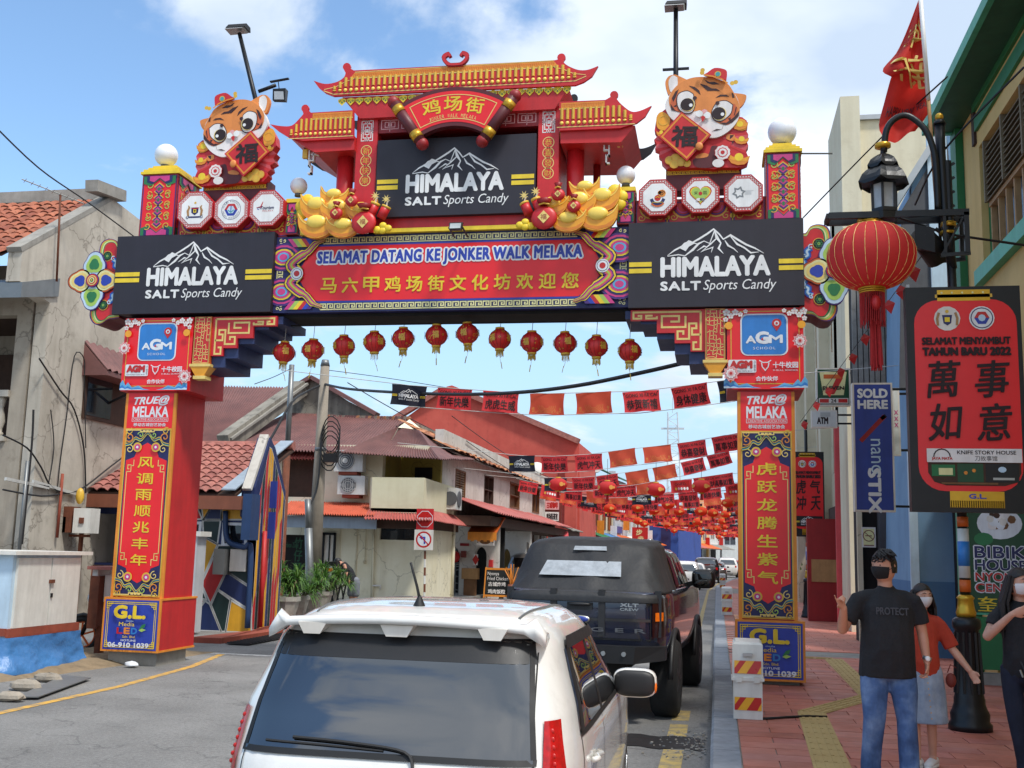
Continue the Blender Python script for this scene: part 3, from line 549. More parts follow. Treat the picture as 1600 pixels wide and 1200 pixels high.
def pillar(x0,x1,side,chars,lab,gx0,gx1,ax0,ax1):
 p=MB('red_side');yb=16.16
 p.box(x0,YA,.95,x1,yb,4.1,'red_side')
 for xx in(x0,x1):p.box(xx-.014 if xx==x0 else xx-.03,YA-.012,.95,xx+.03 if xx==x0 else xx+.014,YA+.03,4.06,'orange')
 pil=p.build('pillar',arch)
 f=MB('red_side');f.box(gx0,YA-.05,.2,gx1,yb+.12,.98,'red_side')
 for z0 in(.2,.955):f.box(gx0-.012,YA-.062,z0,gx1+.012,yb+.13,z0+.03,'orange')
 for xx in(gx0-.012,gx1-.02):f.box(xx,YA-.062,.23,xx+.032,YA-.03,.955,'orange')
 ft=f.build('foot_box',arch);
 q=MB('concrete');q.box(gx0+.06,YA+.05,.0,gx1-.06,yb,.2);q.build('plinth',arch)
 a=fr(MB(),YA-.062);a.a_rect(gx0+.02,.23,gx1-.02,.955,'blue');a.up()
 for d,m_ in((.05,'yellow'),(.075,'yellow')):a.a_border(gx0+d,.2+d+.01,gx1-d,.975-d,.009,m_)
 for sx,bx in((1,gx0+.05),(-1,gx1-.05)):
  for sz,bz in((1,.26),(-1,.925)):
   for i in range(3):a.up();a.a_border(min(bx,bx+sx*(.04+.03*i)),min(bz,bz+sz*(.10-.03*i)),max(bx,bx+sx*(.04+.03*i)),max(bz,bz+sz*(.10-.03*i)),.008,'yellow')
 c=(gx0+gx1)/2;a.up();a.a_text('G.L.',c-.27,.68,c+.25,.88,'yellow',.06);a.a_text('media',c-.06,.64,c+.06,.662,'sky_pale');a.a_text('Media',c-.17,.575,c+.08,.632,'yellow',.01);
 for i,(ch,m_)in enumerate((('L','tape_red'),('E','orange'),('D','blue_app'))):a.a_text(ch,c-.2+.115*i,.46,c-.1+.115*i,.555,m_,.05)
 a.a_poly([(c+.15,.53),(c+.2,.6),(c+.26,.62),(c+.24,.56)],'green');a.a_poly([(c+.15,.52),(c+.2,.5),(c+.27,.53),(c+.2,.55)],'green_light')
 a.a_text('Sdn. Bhd.',c-.1,.405,c+.11,.44,'yellow');a.a_text('HOTLINE',c-.12,.355,c+.12,.385,'white',.02);a.a_text('06-910 1039',c-.33,.265,c+.33,.34,'white',.05)
 a.build('lettering',ft)
 a=fr(MB(),YA-.012);a.a_rect(x0+.03,3.52,x1-.03,4.06,'red_print');a.up();c=(x0+x1)/2;w_=x1-x0
 a.a_text('TRUE@',c-w_*.34,3.86,c+w_*.38,4.02,'white',.03,.35,rot=.05);a.a_text('MELAKA',c-w_*.36,3.69,c+w_*.38,3.86,'white',.03);a.a_border(c-w_*.36,3.625,c+w_*.38,3.685,.006,'white');a.a_text('CREATIVE ASSOCIATION',c-w_*.33,3.638,c+w_*.35,3.672,'white',.01);a.a_text('移动古城创艺协会',c-w_*.32,3.55,c+w_*.34,3.605,'white',.02)
 a.lay=0;a.a_rect(x0+.03,1.0,x1-.03,3.52,'gold');a.up();a.a_rect(x0+.05,1.02,x1-.05,3.5,'navy');a.up()
 wi=(x1-x0)-.14;y0,y1=1.22,3.28
 a.a_poly([(c-wi/2,y0+.25),(c-wi*.3,y0+.2),(c-wi*.22,y0+.06),(c,y0-.02),(c+wi*.22,y0+.06),(c+wi*.3,y0+.2),(c+wi/2,y0+.25),(c+wi/2,y1-.25),(c+wi*.3,y1-.2),(c+wi*.22,y1-.06),(c,y1+.02),(c-wi*.22,y1-.06),(c-wi*.3,y1-.2),(c-wi/2,y1-.25)],'red_print');a.up()
 for sx in(-1,1):
  a.a_line([(c+sx*wi*.46,y0+.42),(c+sx*wi*.46,y1-.42)],.012,'gold_pale')
  for e,zz in((1,y0+.3),(-1,y1-.3)):
   a.a_line([(c+sx*wi*.46,zz+e*.12),(c+sx*wi*.36,zz+e*.12),(c+sx*wi*.36,zz+e*.02),(c+sx*wi*.44,zz+e*.02),(c+sx*wi*.44,zz+e*.08),(c+sx*wi*.4,zz+e*.08)],.012,'gold_pale')
   a.a_line([(c+sx*wi*.30,zz-e*.06),(c+sx*wi*.30,zz+e*.03),(c+sx*wi*.36,zz+e*.03)],.012,'gold_pale')
 cloud_corner(a,c,3.49,wi+.06,.36,-1);a.lay=2;cloud_corner(a,c,1.03,wi+.06,.36,1);a.lay=4
 n=len(chars);z1,z0=3.12,1.42;st=(z1-z0)/n;hw=.135
 for i,ch in enumerate(chars):zc=z1-st*(i+.5);a.a_text(ch,c-hw,zc-.085,c+hw,zc+.085,'yellow',.018)
 a.build('couplet_print',pil)
 t=MB('red_side');t.box(ax0,YA-.05,4.09,ax1,yb+.15,5.23,'red_side');tb=t.build('sponsor_box',arch)
 a=fr(MB(),YA-.05);a.a_rect(ax0,4.09,ax1,5.23,'red_print');a.up();c=(ax0+ax1)/2;h=.98
 a.a_border(ax0+.05,4.16,ax1-.05,5.19,.012,'gold');a.up()
 a.a_round(c-.33,4.56,c+.31,5.15,.09,'white');a.up();a.a_round(c-.31,4.575,c+.29,5.13,.08,'blue_app');a.up()
 a.a_text('A',c-.26,4.73,c-.12,4.84,'white',.05);a.a_text('G',c-.13,4.72,c+.06,4.9,'white',.06);a.a_text('M',c+.05,4.73,c+.24,4.85,'white',.05);a.a_disc(c-.03,4.79,.02,'tape_red',10);a.a_text('SCHOOL',c-.16,4.645,c+.14,4.68,'white',.01,space=1.3)
 a.up();a.a_poly([(c+.16,4.9),(c+.105,4.98)]+arc(c+.16,5.01,.065,200,-20,8)+[(c+.215,4.98)],'tape_red');a.up();a.a_disc(c+.16,5.01,.035,'white',10);a.up();a.a_disc(c+.16,5.01,.018,'tape_red',8)
 a.a_round(c-.5,4.32,c-.12,4.5,.02,'white');a.up();a.a_text('AGM',c-.48,4.375,c-.17,4.49,'tape_red',.08);a.a_text('VENTURES SDN BHD',c-.48,4.335,c-.17,4.35,'ink');a.a_text('小\n金\n牛',c-.155,4.33,c-.125,4.49,'ink')
 a.a_line([(c-.08,4.49),(c-.03,4.46),(c+.03,4.46),(c+.08,4.49)],.014,'white');a.a_line([(c-.05,4.46),(c-.04,4.4),(c,4.35),(c+.04,4.4),(c+.05,4.46)],.014,'white');a.a_text('十牛校园',c+.1,4.38,c+.44,4.47,'white',.03);a.a_text('X-BULL SCHOOL',c+.1,4.34,c+.44,4.362,'white');a.a_text('合作伙伴',c-.13,4.2,c+.17,4.27,'white',.03)
 for sx in(-1,1):
  for i,(dx,dz,r)in enumerate(((.52,.0,.05),(.46,-.05,.04),(.40,.0,.045),(.33,-.03,.035),(.53,-.1,.035),(.26,.01,.03))):plum(a,c+sx*dx,5.17+dz,r)
  a.a_disc(c+sx*.49,4.98,.055,'amber',10)
  pts=[(c+sx*.56,4.1),(c+sx*.56,4.2),(c+sx*.52,4.26),(c+sx*.47,4.17),(c+sx*.43,4.22),(c+sx*.36,4.14),(c+sx*.25,4.17),(c+sx*.16,4.12),(c+sx*.05,4.1)]
  a.a_poly(pts,'sky_print');a.up();a.a_poly([(x,4.1+(z-4.1)*.5)for x,z in pts],'blue_app');a.up();a.a_poly([(x,4.1+(z-4.1)*.22)for x,z in pts],'sky_pale')
 fx=ax0+.05 if side<0 else ax1-.05;gx=ax1-.05 if side<0 else ax0+.05
 for x_,z_,r in((fx,4.75,.09),(gx,4.3,.1)):
  for k,m_ in((1,'pink_pale'),(.75,'tape_red'),(.68,'flower_white'),(.4,'pink_pale'),(.2,'tape_red')):
   a.up();a.a_poly([(x_+r*k*(1+.14*math.cos(i*math.pi))*math.cos(i*math.pi/10),z_+r*k*(1+.14*math.cos(i*math.pi))*math.sin(i*math.pi/10))for i in range(20)],m_)
 a.build('lettering',tb)
pillar(-8.9,-8.09,-1,'风调雨顺兆丰年','',-8.97,-8.07,-9.0,-7.86)
pillar(.30,1.04,1,'虎跃龙腾生紫气','',.25,1.13,.15,1.18)
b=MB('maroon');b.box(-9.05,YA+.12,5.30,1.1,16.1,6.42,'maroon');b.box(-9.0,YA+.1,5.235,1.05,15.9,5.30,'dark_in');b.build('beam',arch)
for x0,x1,z0,z1 in((-9.21,-6.60,5.285,6.53),(-1.22,1.20,5.25,6.49)):
 b=MB('board');b.box(x0,YA-.12,z0,x1,YA+.119,z1,'board');sb=b.build('sign_board',arch)
 a=fr(MB(),YA-.12);himalaya(a,(x0+x1)/2,(z0+z1)/2-.0,1.52,(x1-x0)/2);a.build('lettering',sb)
x0,x1,z0,z1=-6.598,-1.222,5.285,6.47
b=MB('maroon');b.box(x0,YA-.02,z0,x1,YA+.119,z1,'navy');bn=b.build('banner_board',arch)
a=fr(MB(),YA-.02);a.a_rect(x0+.02,z0+.02,x1-.02,z1-.02,'navy');a.up()
a.a_rect(x0+.5,z0+.14,x1-.5,z1-.14,'blue');a.up()
c=(x0+x1)/2
a.a_poly([(c-2.1,z0+.17),(c+2.1,z0+.17),(c+2.25,z0+.45),(c+2.38,(z0+z1)/2),(c+2.25,z1-.45),(c+2.1,z1-.17),(c-2.1,z1-.17),(c-2.25,z1-.45),(c-2.38,(z0+z1)/2),(c-2.25,z0+.45)],'red_print');a.up()
a.meander(x0+.75,z1-.135,x1-.75,z1-.03,.1,'cream_print',.017);a.meander(x0+.75,z0+.03,x1-.75,z0+.135,.1,'cream_print',.017)
for xx in(x0+.03,x1-.13):a.meander(xx,z0+.16,xx+.1,z1-.16,.1,'cream_print',.017,True)
for xx in(x0+.04,x1-.15):
 for zz in(z0+.03,z1-.15):
  for sx in(0,1):
   for sz in(0,1):a.a_spiral(xx+.03+.055*sx,zz+.03+.06*sz,.028,1,.011,'cream_print',sx*3.1+sz,1,8)
zc=(z0+z1)/2
for s_ in(-1,1):
 X=lambda d:c+s_*d
 for i,(m_,r)in enumerate((('purple',.36),('pink',.31),('navy',.26),('yellow',.21),('pink',.17),('sky_print',.12),('pink',.08))):
  a.up()
  for sz in(-1,1):
   a.a_poly([(X(2.56)+r*math.cos(t)*.8,zc+sz*.27+r*.62*math.sin(t))for t in[2*math.pi*k/14 for k in range(14)]],m_)
 a.up()
 for i,m_ in enumerate(('pink','green_light','yellow','tape_red','blue','purple')):
  for sz in(-1,1):
   d0=2.5-.07*i;a.a_poly([(X(d0),zc+sz*.55),(X(d0-.07),zc+sz*.55),(X(d0-.17),zc+sz*.42),(X(d0-.1),zc+sz*.42)],m_)
 for m_,wd in(('ink',.2),('yellow',.175),('purple',.125),('pink',.09),('orange',.05),('green_light',.022)):
  a.up()
  for sz in(-1,1):
   a.a_line([(X(d),zc+sz*h)for d,h in bez([(1.9,.52),(2.05,.46),(2.16,.34),(2.3,.26),(2.42,.14),(2.34,.05),(2.3,.0)],4)],[wd*k for k in[.12]+[.35]*3+[.6]*6+[.9]*5+[1]*10],m_)
 a.up();a.a_disc(X(2.32),zc,.1,'white');a.up();a.a_disc(X(2.32),zc,.082,'ink');a.up();a.a_disc(X(2.32),zc,.075,'white');a.up();a.a_disc(X(2.32),zc,.045,'tape_red')
a.lay=4
a.a_text('SELAMAT DATANG KE JONKER WALK MELAKA',c-2.04,5.95,c+2.04,6.245,'tag',.095,.03,space=1.1);a.up(2);a.a_text('SELAMAT DATANG KE JONKER WALK MELAKA',c-2.02,5.97,c+2.02,6.225,'blue',.038,.03,space=1.1)
for i,ch in enumerate('马六甲鸡场街文化坊欢迎您'):xx=c-1.94+.3325*i;a.a_text(ch,xx,5.57,xx+.255,5.81,'yellow',.022)
a.build('lettering',bn)
def bracket(cx0,s_):
 X=lambda d:cx0+s_*d
 zt=5.235;st=[(0,4.46),(.52,4.46),(.52,4.6),(.72,4.6),(.72,4.82),(.97,4.82),(.97,5.04),(1.2,5.04),(1.2,5.12),(1.42,5.12),(1.42,zt),(0,zt)]
 pts=[(X(d),YA+.02,z)for d,z in st]
 if s_<0:pts=pts[::-1]
 b=MB('navy_steel');b.prism(pts,(0,.93,0),'navy_steel');br=b.build('bracket',arch)
 a=fr(MB(),YA+.018);q=[(X(d),z)for d,z in[(.34,4.63),(.5,4.63),(.5,4.75),(.72,4.75),(.72,4.9),(.97,4.9),(.97,5.08),(1.34,5.08),(1.34,zt),(.3,zt),(.3,4.63)]]
 b=MB('red_side');b.prism([(x,YA+.018,z)for x,z in(q if s_>0 else q[::-1])],(0,-.05,0),'red');b.build('fret_panel',br)
 a=fr(MB(),YA-.032)
 def ln(p):a.a_line([(X(d),z)for d,z in p],.028,'gold_pale')
 ln([(.36,5.2),(.36,4.66),(.46,4.66),(.46,4.76),(.41,4.76)]);ln([(.36,5.2),(1.3,5.2),(1.3,5.11),(1.19,5.11),(1.19,5.15),(1.24,5.15)]);ln([(.36,4.87),(.48,4.87),(.48,4.96),(.42,4.96),(.42,5.03),(.52,5.03),(.52,4.81),(.68,4.81),(.68,4.92),(.6,4.92),(.6,4.87)])
 ln([(.57,5.14),(.57,4.98),(.9,4.98),(.9,5.14),(.66,5.14),(.66,5.06),(.78,5.06)]);ln([(.97,5.14),(.97,5.11),(1.12,5.11),(1.12,5.15),(1.03,5.15)]);a.build('fretwork',br)
 p=MB('red_side');x0,x1=sorted((X(.02),X(.3)));p.box(x0,YA-.06,4.5,x1,YA+.15,zt,'orange_deep');po=p.build('lattice_post',br)
 a=fr(MB(),YA-.06);a.a_rect(x0+.015,4.515,x1-.015,zt-.015,'red');a.up();a.a_border(x0+.01,4.51,x1-.01,zt-.01,.012,'gold_pale')
 r2=random.Random(5);px_=[[(x0+.02+(x1-x0-.04)*(i+(.5 if 0<i<5 else 0)*(r2.random()-.5))/5,4.53+(.68)*(j+(r2.random()-.5)*.7)/13)for i in range(6)]for j in range(14)]
 for j in range(14):
  for i in range(6):
   if i<5 and r2.random()<.8:a.a_line([px_[j][i],px_[j][i+1]],.009,'gold_pale')
   if j<13 and r2.random()<.8:a.a_line([px_[j][i],px_[j+1][i]],.009,'gold_pale')
 a.build('lattice',po)
 cx=(x0+x1)/2;p=MB('gold');p.hexa([(cx-.07,YA-.07,4.32),(cx+.07,YA-.07,4.32),(cx+.07,YA+.1,4.32),(cx-.07,YA+.1,4.32)],[(x0-.02,YA-.08,4.46),(x1+.02,YA-.08,4.46),(x1+.02,YA+.14,4.46),(x0-.02,YA+.14,4.46)],'amber');p.box(x0-.03,YA-.09,4.46,x1+.03,YA+.16,4.5,'gold_pale');p.box(cx-.1,YA-.08,4.27,cx+.1,YA+.12,4.319,'gold_pale');p.build('post_foot',br)
bracket(-7.86,1);bracket(.15,-1)
def roof(pts,tiles,fx0,fx1,base,lab,Yf=YA-.25,Yb=YA+1.25,small=False):
 pr=[(x,Yf,z)for x,z in pts]
 b=MB('red');b.prism(pr,(0,.05,0),'red');rf=b.build('roof',arch)
 b=MB('maroon');b.prism([(x,Yb,z)for x,z in pts],(0,-.05,0),'black');b.build('rear_profile',rf)
 b=MB('red');zt=max(z for x,z in base);zb=min(z for x,z in base)
 b.prism([(x,Yf+.05,z)for x,z in base],(0,Yb-Yf-.1,0),'red_side');b.build('soffit_box',rf)
 return rf
def cap_tiles(rf,x0,x1,ztop,zbot,n,Yf,slope):
 r=(x1-x0)/n*.27;H=ztop-zbot;b=MB('gold');b.cyl((0,0,.055),(0,0,H),r,r,8,'gold');b.ball((0,-.006,0),(r*1.25,r*.8,r*1.25),8,5,'ing_hi')
 t0=None;L0=wloc(rf)
 for i in range(n):
  x=x0+(x1-x0)*(i+.5)/n;j=min(i,n-1-i)if slope==0 else(i if slope>0 else n-1-i);k=min(1,.35+.32*j)
  p=V((x,Yf-.004,zbot))-L0
  if t0 is None:t0=b.build('roof_tile',rf,local=True);o=t0
  else:o=inst(t0,'roof_tile',rf,p)
  o.location=p;o.scale=(1,1,k)
Yf=YA-.25
def Qf(px,py):return Q(px,py,Yf)
def arcpts(c,r,a0,a1,n=7):cx,cz=Qf(*c);return[(cx+r*math.cos(math.radians(a0+(a1-a0)*i/n)),cz+r*math.sin(math.radians(a0+(a1-a0)*i/n)))for i in range(n+1)]
LT=[Qf(*p)for p in bez([(490,126),(508,131),(526,128),(537,121),(540,114)],4)]+arcpts((541.5,104),.062,230,-30,8)
RT=arcpts((877,89.5),.062,210,-50,8)+[Qf(*p)for p in bez([(880,97),(888,103),(903,109),(918,109),(934.5,103)],4)]
top=LT+[Qf(553,110),Qf(867,94)]+RT+[Qf(*p)for p in[(925,119),(912,128),(899,133)]]+[Qf(*p)for p in[(521,150),(508,145),(498,137)]]
base=[Qf(*p)for p in[(560,183),(548,168),(533,150),(888,134),(876,152),(866,168)]]
rf=roof(top,None,0,0,base[::-1]if False else base,'')
xl,zl=Qf(521,150);xr,zr=Qf(899,133);zb=(zl+zr)/2;xl2,zt2=Qf(553,110);xr2,zt3=Qf(867,94);zt=(zt2+zt3)/2
cap_tiles(rf,xl-.03,xr+.03,zt-.1,zb+.1,43,Yf,0)
a=fr(MB(),Yf);a.a_poly([(xl2-.05,zt-.11),(xr2+.05,zt-.11),(xr2-.02,zt-.02),(xl2+.02,zt-.02)],'orange');a.up();a.a_line([(xl2-.04,zt-.12),(xr2+.04,zt-.12)],.014,'gold_pale');a.a_line([(xl2+.02,zt-.018),(xr2-.02,zt-.018)],.01,'gold_pale')
for s_,xs,q in((-1,xl2,1),(1,xr2,1)):a.a_line([(xs-s_*.03,zt-.12),(xs+s_*.12,zt-.16),(xs+s_*.28,zt-.24),(xs+s_*.46,zt-.27)],.01,'gold_pale')
a.a_line([(xl-.16,zb+.11),(xl,zb+.045),(xr,zb+.045),(xr+.16,zb+.11)],.012,'gold_pale');a.up()
for i in range(110):
 x=xl2+(xr2-xl2)*(i+.5)/110;a.a_line([(x-.008,zt-.09),(x-.008,zt-.05),(x+.008,zt-.05)],.005,'orange_deep')
a.build('roof_print',rf)
b=MB('gold');Yg=Yf+.06
for i in range(26):
 x=xl+.06+(xr-xl-.12)*(i+.5)/26;w_=(xr-xl)/26*.46
 fr(b,Yg-.02);b.a_poly([(x-w_,zb-.03),(x-w_*.9,zb-.07),(x-w_*.45,zb-.1),(x,zb-.13),(x+w_*.45,zb-.1),(x+w_*.9,zb-.07),(x+w_,zb-.03),(x,zb-.005)],'yellow');b.up();b.a_spiral(x-w_*.5,zb-.06,w_*.3,1,.007,'green',0,1,7);b.a_spiral(x+w_*.5,zb-.06,w_*.3,1,.007,'green',3,-1,7);b.a_disc(x,zb-.08,.014,'green',6)
b.build('leaf_garland',rf)
b=MB('red');cx,cz=Qf(712,100)
for s_ in(-1,1):
 pts=[(cx+s_*d,z)for d,z in bez([(0,cz-.02),(.1,cz-.01),(.17,cz+.06),(.17,cz+.12),(.11,cz+.15),(.08,cz+.11)],5)]
 rs=[]
 fr(b,Yf-.03);b.a_line(pts,[.05]*5+[.06]*8+[.075]*8+[.05]*5,'red_dark');fr(b,Yf-.035);b.a_line(pts,[.035]*5+[.045]*8+[.06]*8+[.035]*5,'red')
 for p,q in zip(pts[:-1],pts[1:]):b.obox((p[0],Yf+.0,p[1]),(q[0],Yf+.0,q[1]),.05,.05,'red_dark')
b.box(cx-.12,Yf-.02,cz-.05,cx+.12,Yf+.03,cz-.01,'red');b.build('ridge_ornament',rf)
for s_ in(-1,1):
 if s_<0:
  up_=[Qf(*p)for p in bez([(422,194),(440,197),(456,196),(468,185),(474,178)],4)]+arcpts((476.5,169),.06,235,-30,8)+[Qf(486,176),Qf(552.5,172)]
  lo=[Qf(*p)for p in[(552.5,216),(473,220),(450,214),(434,204)]];pts=up_+lo;xa,zt_=Qf(486,176);xb,_=Qf(552,172);_,zb_=Qf(512,218);bs=[Qf(*p)for p in[(552,232),(490,236),(452,214),(552,210)]];t0,t1,n=Qf(452,200)[0],xb,13
 else:
  up_=[Qf(874,159),Qf(946,156)]+arcpts((959.5,148),.06,210,-55,8)+[Qf(*p)for p in bez([(964,155),(971,163),(986,174),(1000,173),(1018,165)],4)]
  lo=[Qf(*p)for p in[(1008,182),(995,192),(969,200),(874,204)]];pts=up_+lo;xa,zt_=Qf(946,156);xb,_=Qf(874,159);_,zb_=Qf(920,201);bs=[Qf(*p)for p in[(970,220),(875,222),(875,198),(992,194)]];t0,t1,n=xb,Qf(990,190)[0],13
 pts=pts if s_<0 else pts
 rf2=roof(pts,None,0,0,bs,'')
 cap_tiles(rf2,t0,t1,zt_-.1,zb_+.1,n,Yf,-s_)
 a=fr(MB(),Yf);x0_,x1_=sorted((xa,xb));a.a_rect(x0_+.03,zt_-.1,x1_-.01,zt_-.015,'orange');a.up();a.a_line([(x0_,zt_-.11),(x1_,zt_-.11)],.012,'gold_pale');a.a_line([(min(t0,t1)-.03,zb_+.04),(max(t0,t1)+.02,zb_+.04)],.012,'gold_pale')
 for i in range(24):x=x0_+.05+(x1_-x0_-.08)*(i+.5)/24;a.a_line([(x-.008,zt_-.08),(x-.008,zt_-.04),(x+.008,zt_-.04)],.005,'orange_deep')
 a.build('roof_print',rf2)
Yp=YA-.12
pw=[(Q(553,300,Yp)[0],Q(586,300,Yp)[0],'新年快樂'),(Q(839,300,Yp)[0],Q(872,300,Yp)[0],'恭喜發財')]
zt,zb=Q(570,181,Yp)[1],6.47
for x0,x1,ch in pw:
 b=MB('red_side');b.box(x0,Yp,zb,x1,YA+.95,zt,'red_side');po=b.build('post',arch)
 a=fr(MB(),Yp);c=(x0+x1)/2;a.a_rect(x0+.008,zb,x1-.008,zt-.01,'red');a.up();zz=zt-.08
 def fretblock(a,cx,zt_,w_,h_):
  for k in(.5,.36,.2):a.a_border(cx-w_*k,zt_-h_*(.5+k),cx+w_*k,zt_-h_*(.5-k),.014,'flower_white')
  for t in(-1,1):a.a_line([(cx+t*w_*.5,zt_-h_*.5),(cx+t*w_*.2,zt_-h_*.5)],.012,'flower_white');a.a_line([(cx,zt_-h_*(.5+t*.5)),(cx,zt_-h_*(.5+t*.2))],.012,'flower_white')
  a.a_rect(cx-w_*.1,zt_-h_*.58,cx+w_*.1,zt_-h_*.42,'flower_white')
  for t in(-1,1):
   for q in(-1,1):a.a_line([(cx+t*w_*.36,zt_-h_*(.5+q*.1)),(cx+t*w_*.5,zt_-h_*(.5+q*.1))],.012,'flower_white');a.a_line([(cx+t*w_*.15,zt_-h_*(.5+q*.5)),(cx+t*w_*.15,zt_-h_*(.5+q*.36))],.012,'flower_white')
 fretblock(a,c,zz,.19,.33);fretblock(a,c,6.75,.19,.3)
 z1=zz-.48
 for i,k in enumerate(ch):zc=z1-.158*i;a.a_ring(c,zc,.082,.012,'gold_pale',16);a.a_text(k,c-.055,zc-.055,c+.055,zc+.055,'gold',.012)
 a.build('lettering',po)
xl,xr=pw[0][1],pw[1][0]
b=MB('maroon');b.box(xl,Yp+.03,Q(640,205,Yp)[1],xr,YA+.9,zt-.02,'red_dark');ln_=b.build('lintel',arch)
a=fr(MB(),Yp+.03);zl0,zl1=Q(640,205,Yp)[1],zt-.02
for cx in(xl+.18,xr-.18,xl+.5,xr-.5):
 for k in(.5,.3):a.a_border(cx-.14*k*2,(zl0+zl1)/2-.075*k*2,cx+.14*k*2,(zl0+zl1)/2+.075*k*2,.012,'pink_pale')
 a.a_rect(cx-.03,(zl0+zl1)/2-.025,cx+.03,(zl0+zl1)/2+.025,'pink_pale');a.a_line([(cx,zl0+.02),(cx,zl1-.02)],.01,'pink_pale')
a.build('fretwork',ln_)
bz0,bz1=6.69,Q(640,219,Yp)[1]
b=MB('board');b.box(xl+.02,Yp-.04,bz0,xr-.02,Yp+.1,bz1,'board');cb=b.build('sign_board',arch)
a=fr(MB(),Yp-.04);himalaya(a,(xl+xr)/2,(bz0+bz1)/2-.06,1.5,(xr-xl)/2-.03);a.build('lettering',cb)
b=MB('red');b.box(xl+.0,YA-.06,6.53,xr,YA+.9,6.69,'red');b.box(-6.2,YA-.1,6.47,-1.6,YA+.9,6.53,'yellow');b.box(xl,YA+.62,6.69,xr,YA+.9,bz1+.6,'red_dark');b.build('base_rail',arch)
for s_,(x0,x1),(c0,c1)in((-1,(Q(522,260)[0],Q(547,260)[0]),(Q(504,260)[0],Q(516,260)[0])),(1,(Q(884,250)[0],Q(911,250)[0]),(Q(918,250)[0],Q(930,250)[0]))):
 zt_=Q(535 if s_<0 else 897,232 if s_<0 else 219)[1]
 b=MB('red');r=(x1-x0)/2;c=(x0+x1)/2;b.cyl((c,YA+.15,6.47),(c,YA+.15,zt_-.1),r,r,18,'red');b.lathe([(r,zt_-.1),(r*1.05,zt_-.09),(r*1.05,zt_-.02),(r*.85,zt_+.03),(0,zt_+.03)],(c,YA+.15,0),18,'gold');b.build('round_column',arch)
 b=MB('red_dark');b.cyl(((c0+c1)/2,YA+.75,6.47),((c0+c1)/2,YA+.75,zt_+.05),(c1-c0)/2,None,14,'red_dark');b.build('round_column',arch)
 xa,xb=(Q(476,240)[0],Q(552,240)[0])if s_<0 else(Q(875,230)[0],Q(967,230)[0])
 b=MB('gold');b.box(xa,YA-.05,zt_-.0,xb,YA+.02,zt_+.12,'maroon');a=fr(b,YA-.05);b.meander(xa+.01,zt_+.015,xb-.01,zt_+.11,.09,'gold',.014);xe=xa if s_<0 else xb
 b.box(xe-.02,YA-.04,zt_-.14,xe+.06,YA+.02,zt_,'gold');b.build('fret_frieze',arch)
 hx=Q(493,250)[0]if s_<0 else Q(945,240)[0];b=MB('flower_white')
 a=fr(b,YA-.08);
 for sx in(1,):
  for(u0,v0,u1,v1)in((0,0,.16,-.02),(0,0,.02,-.3),(.14,0,.16,-.13),(.07,-.05,.09,-.2),(.04,-.1,.16,-.12),(.02,-.2,.09,-.22),(0,-.28,.05,-.3),(.04,-.28,.06,-.42),(.0,-.4,.06,-.42)):
   X=lambda u:hx+(u-.08)*(-s_)*1;x_a,x_b=sorted((X(u0),X(u1)));b.box(x_a,YA-.1,zt_-.0+v1,x_b,YA-.04,zt_+v0,'flower_white')
   b.box(x_a-.003,YA-.04,zt_+v1-.003,x_b+.003,YA-.035,zt_+v0+.003,'red_dark')
 b.build('hanging_fret',arch)
def orn_post(x0,x1,z0,z1,big,nm='ornament_post'):
 b=MB('red_dark');Y0=YA-.05;d=x1-x0;b.box(x0,Y0,z0,x1,Y0+d*1.2,z1,'red_dark')
 if big:
  for i,k in enumerate((.03,.0,-.05,-.1)):b.box(x0-k,Y0-k,z1+.045*i,x1+k,Y0+d*1.2+k,z1+.045*(i+1)-.002,'yellow')
 else:b.box(x0-.01,Y0-.01,z1,x1+.01,Y0+d*1.2+.01,z1+.06,'yellow')
 po=b.build(nm,arch)
 for(o_,u_,n_)in(((x0,Y0,0),(1,0,0),(0,-1,0)),((x1,Y0,0),(0,1,0),(1,0,0))):
  a=MB().frame(o_,u_,(0,0,1),n_);w_=d;h=z1-z0;a.a_rect(.02,z0+.02,w_-.02,z1-.02,'purple');a.up();a.a_rect(.035,z0+.035,w_-.035,z1-.035,'red_print');a.up();c=w_/2;k=w_*.5
  for sz,zz in((1,z0+.035),(-1,z1-.035)):
   for q,m_ in((1.0,'green'),(.8,'navy'),(.62,'pink')):a.a_poly([(c-k*.9*q,zz),(c-k*.9*q,zz+sz*.12*q),(c-k*.5*q,zz+sz*.16*q),(c,zz+sz*.05*q),(c+k*.5*q,zz+sz*.16*q),(c+k*.9*q,zz+sz*.12*q),(c+k*.9*q,zz)],m_);a.up()
  a.lay=4;n=max(2,int(h/.22))
  for i in range(n):
   zc=z0+.16+(h-.32)*(i+.5)/n;r=min(w_*.3,.11)
   for m_,q in(('gold',1),('purple',.8),('pink',.55),('green',.3)):a.a_poly([(c,zc+r*q),(c+r*.8*q,zc+r*.35*q),(c+r*.35*q,zc),(c+r*.8*q,zc-r*.35*q),(c,zc-r*q),(c-r*.8*q,zc-r*.35*q),(c-r*.35*q,zc),(c-r*.8*q,zc+r*.35*q)],m_);a.up()
   a.lay=4
   for sx in(-1,1):a.a_spiral(c+sx*w_*.27,zc+r*.6,r*.55,1.1,.014,'green_light',1,sx);a.a_spiral(c+sx*w_*.27,zc-r*.6,r*.55,1.1,.014,'gold',4,-sx)
  a.build('carved_print',po)
 return po
orn_post(*[Q(p,330)[0]for p in(222,277)],6.52,Q(250,274)[1],True)
orn_post(*[Q(p,330)[0]for p in(1197,1251)],6.48,Q(1225,240)[1],True)
orn_post(Q(449,340)[0],Q(468,340)[0],6.5,Q(460,318)[1],False)
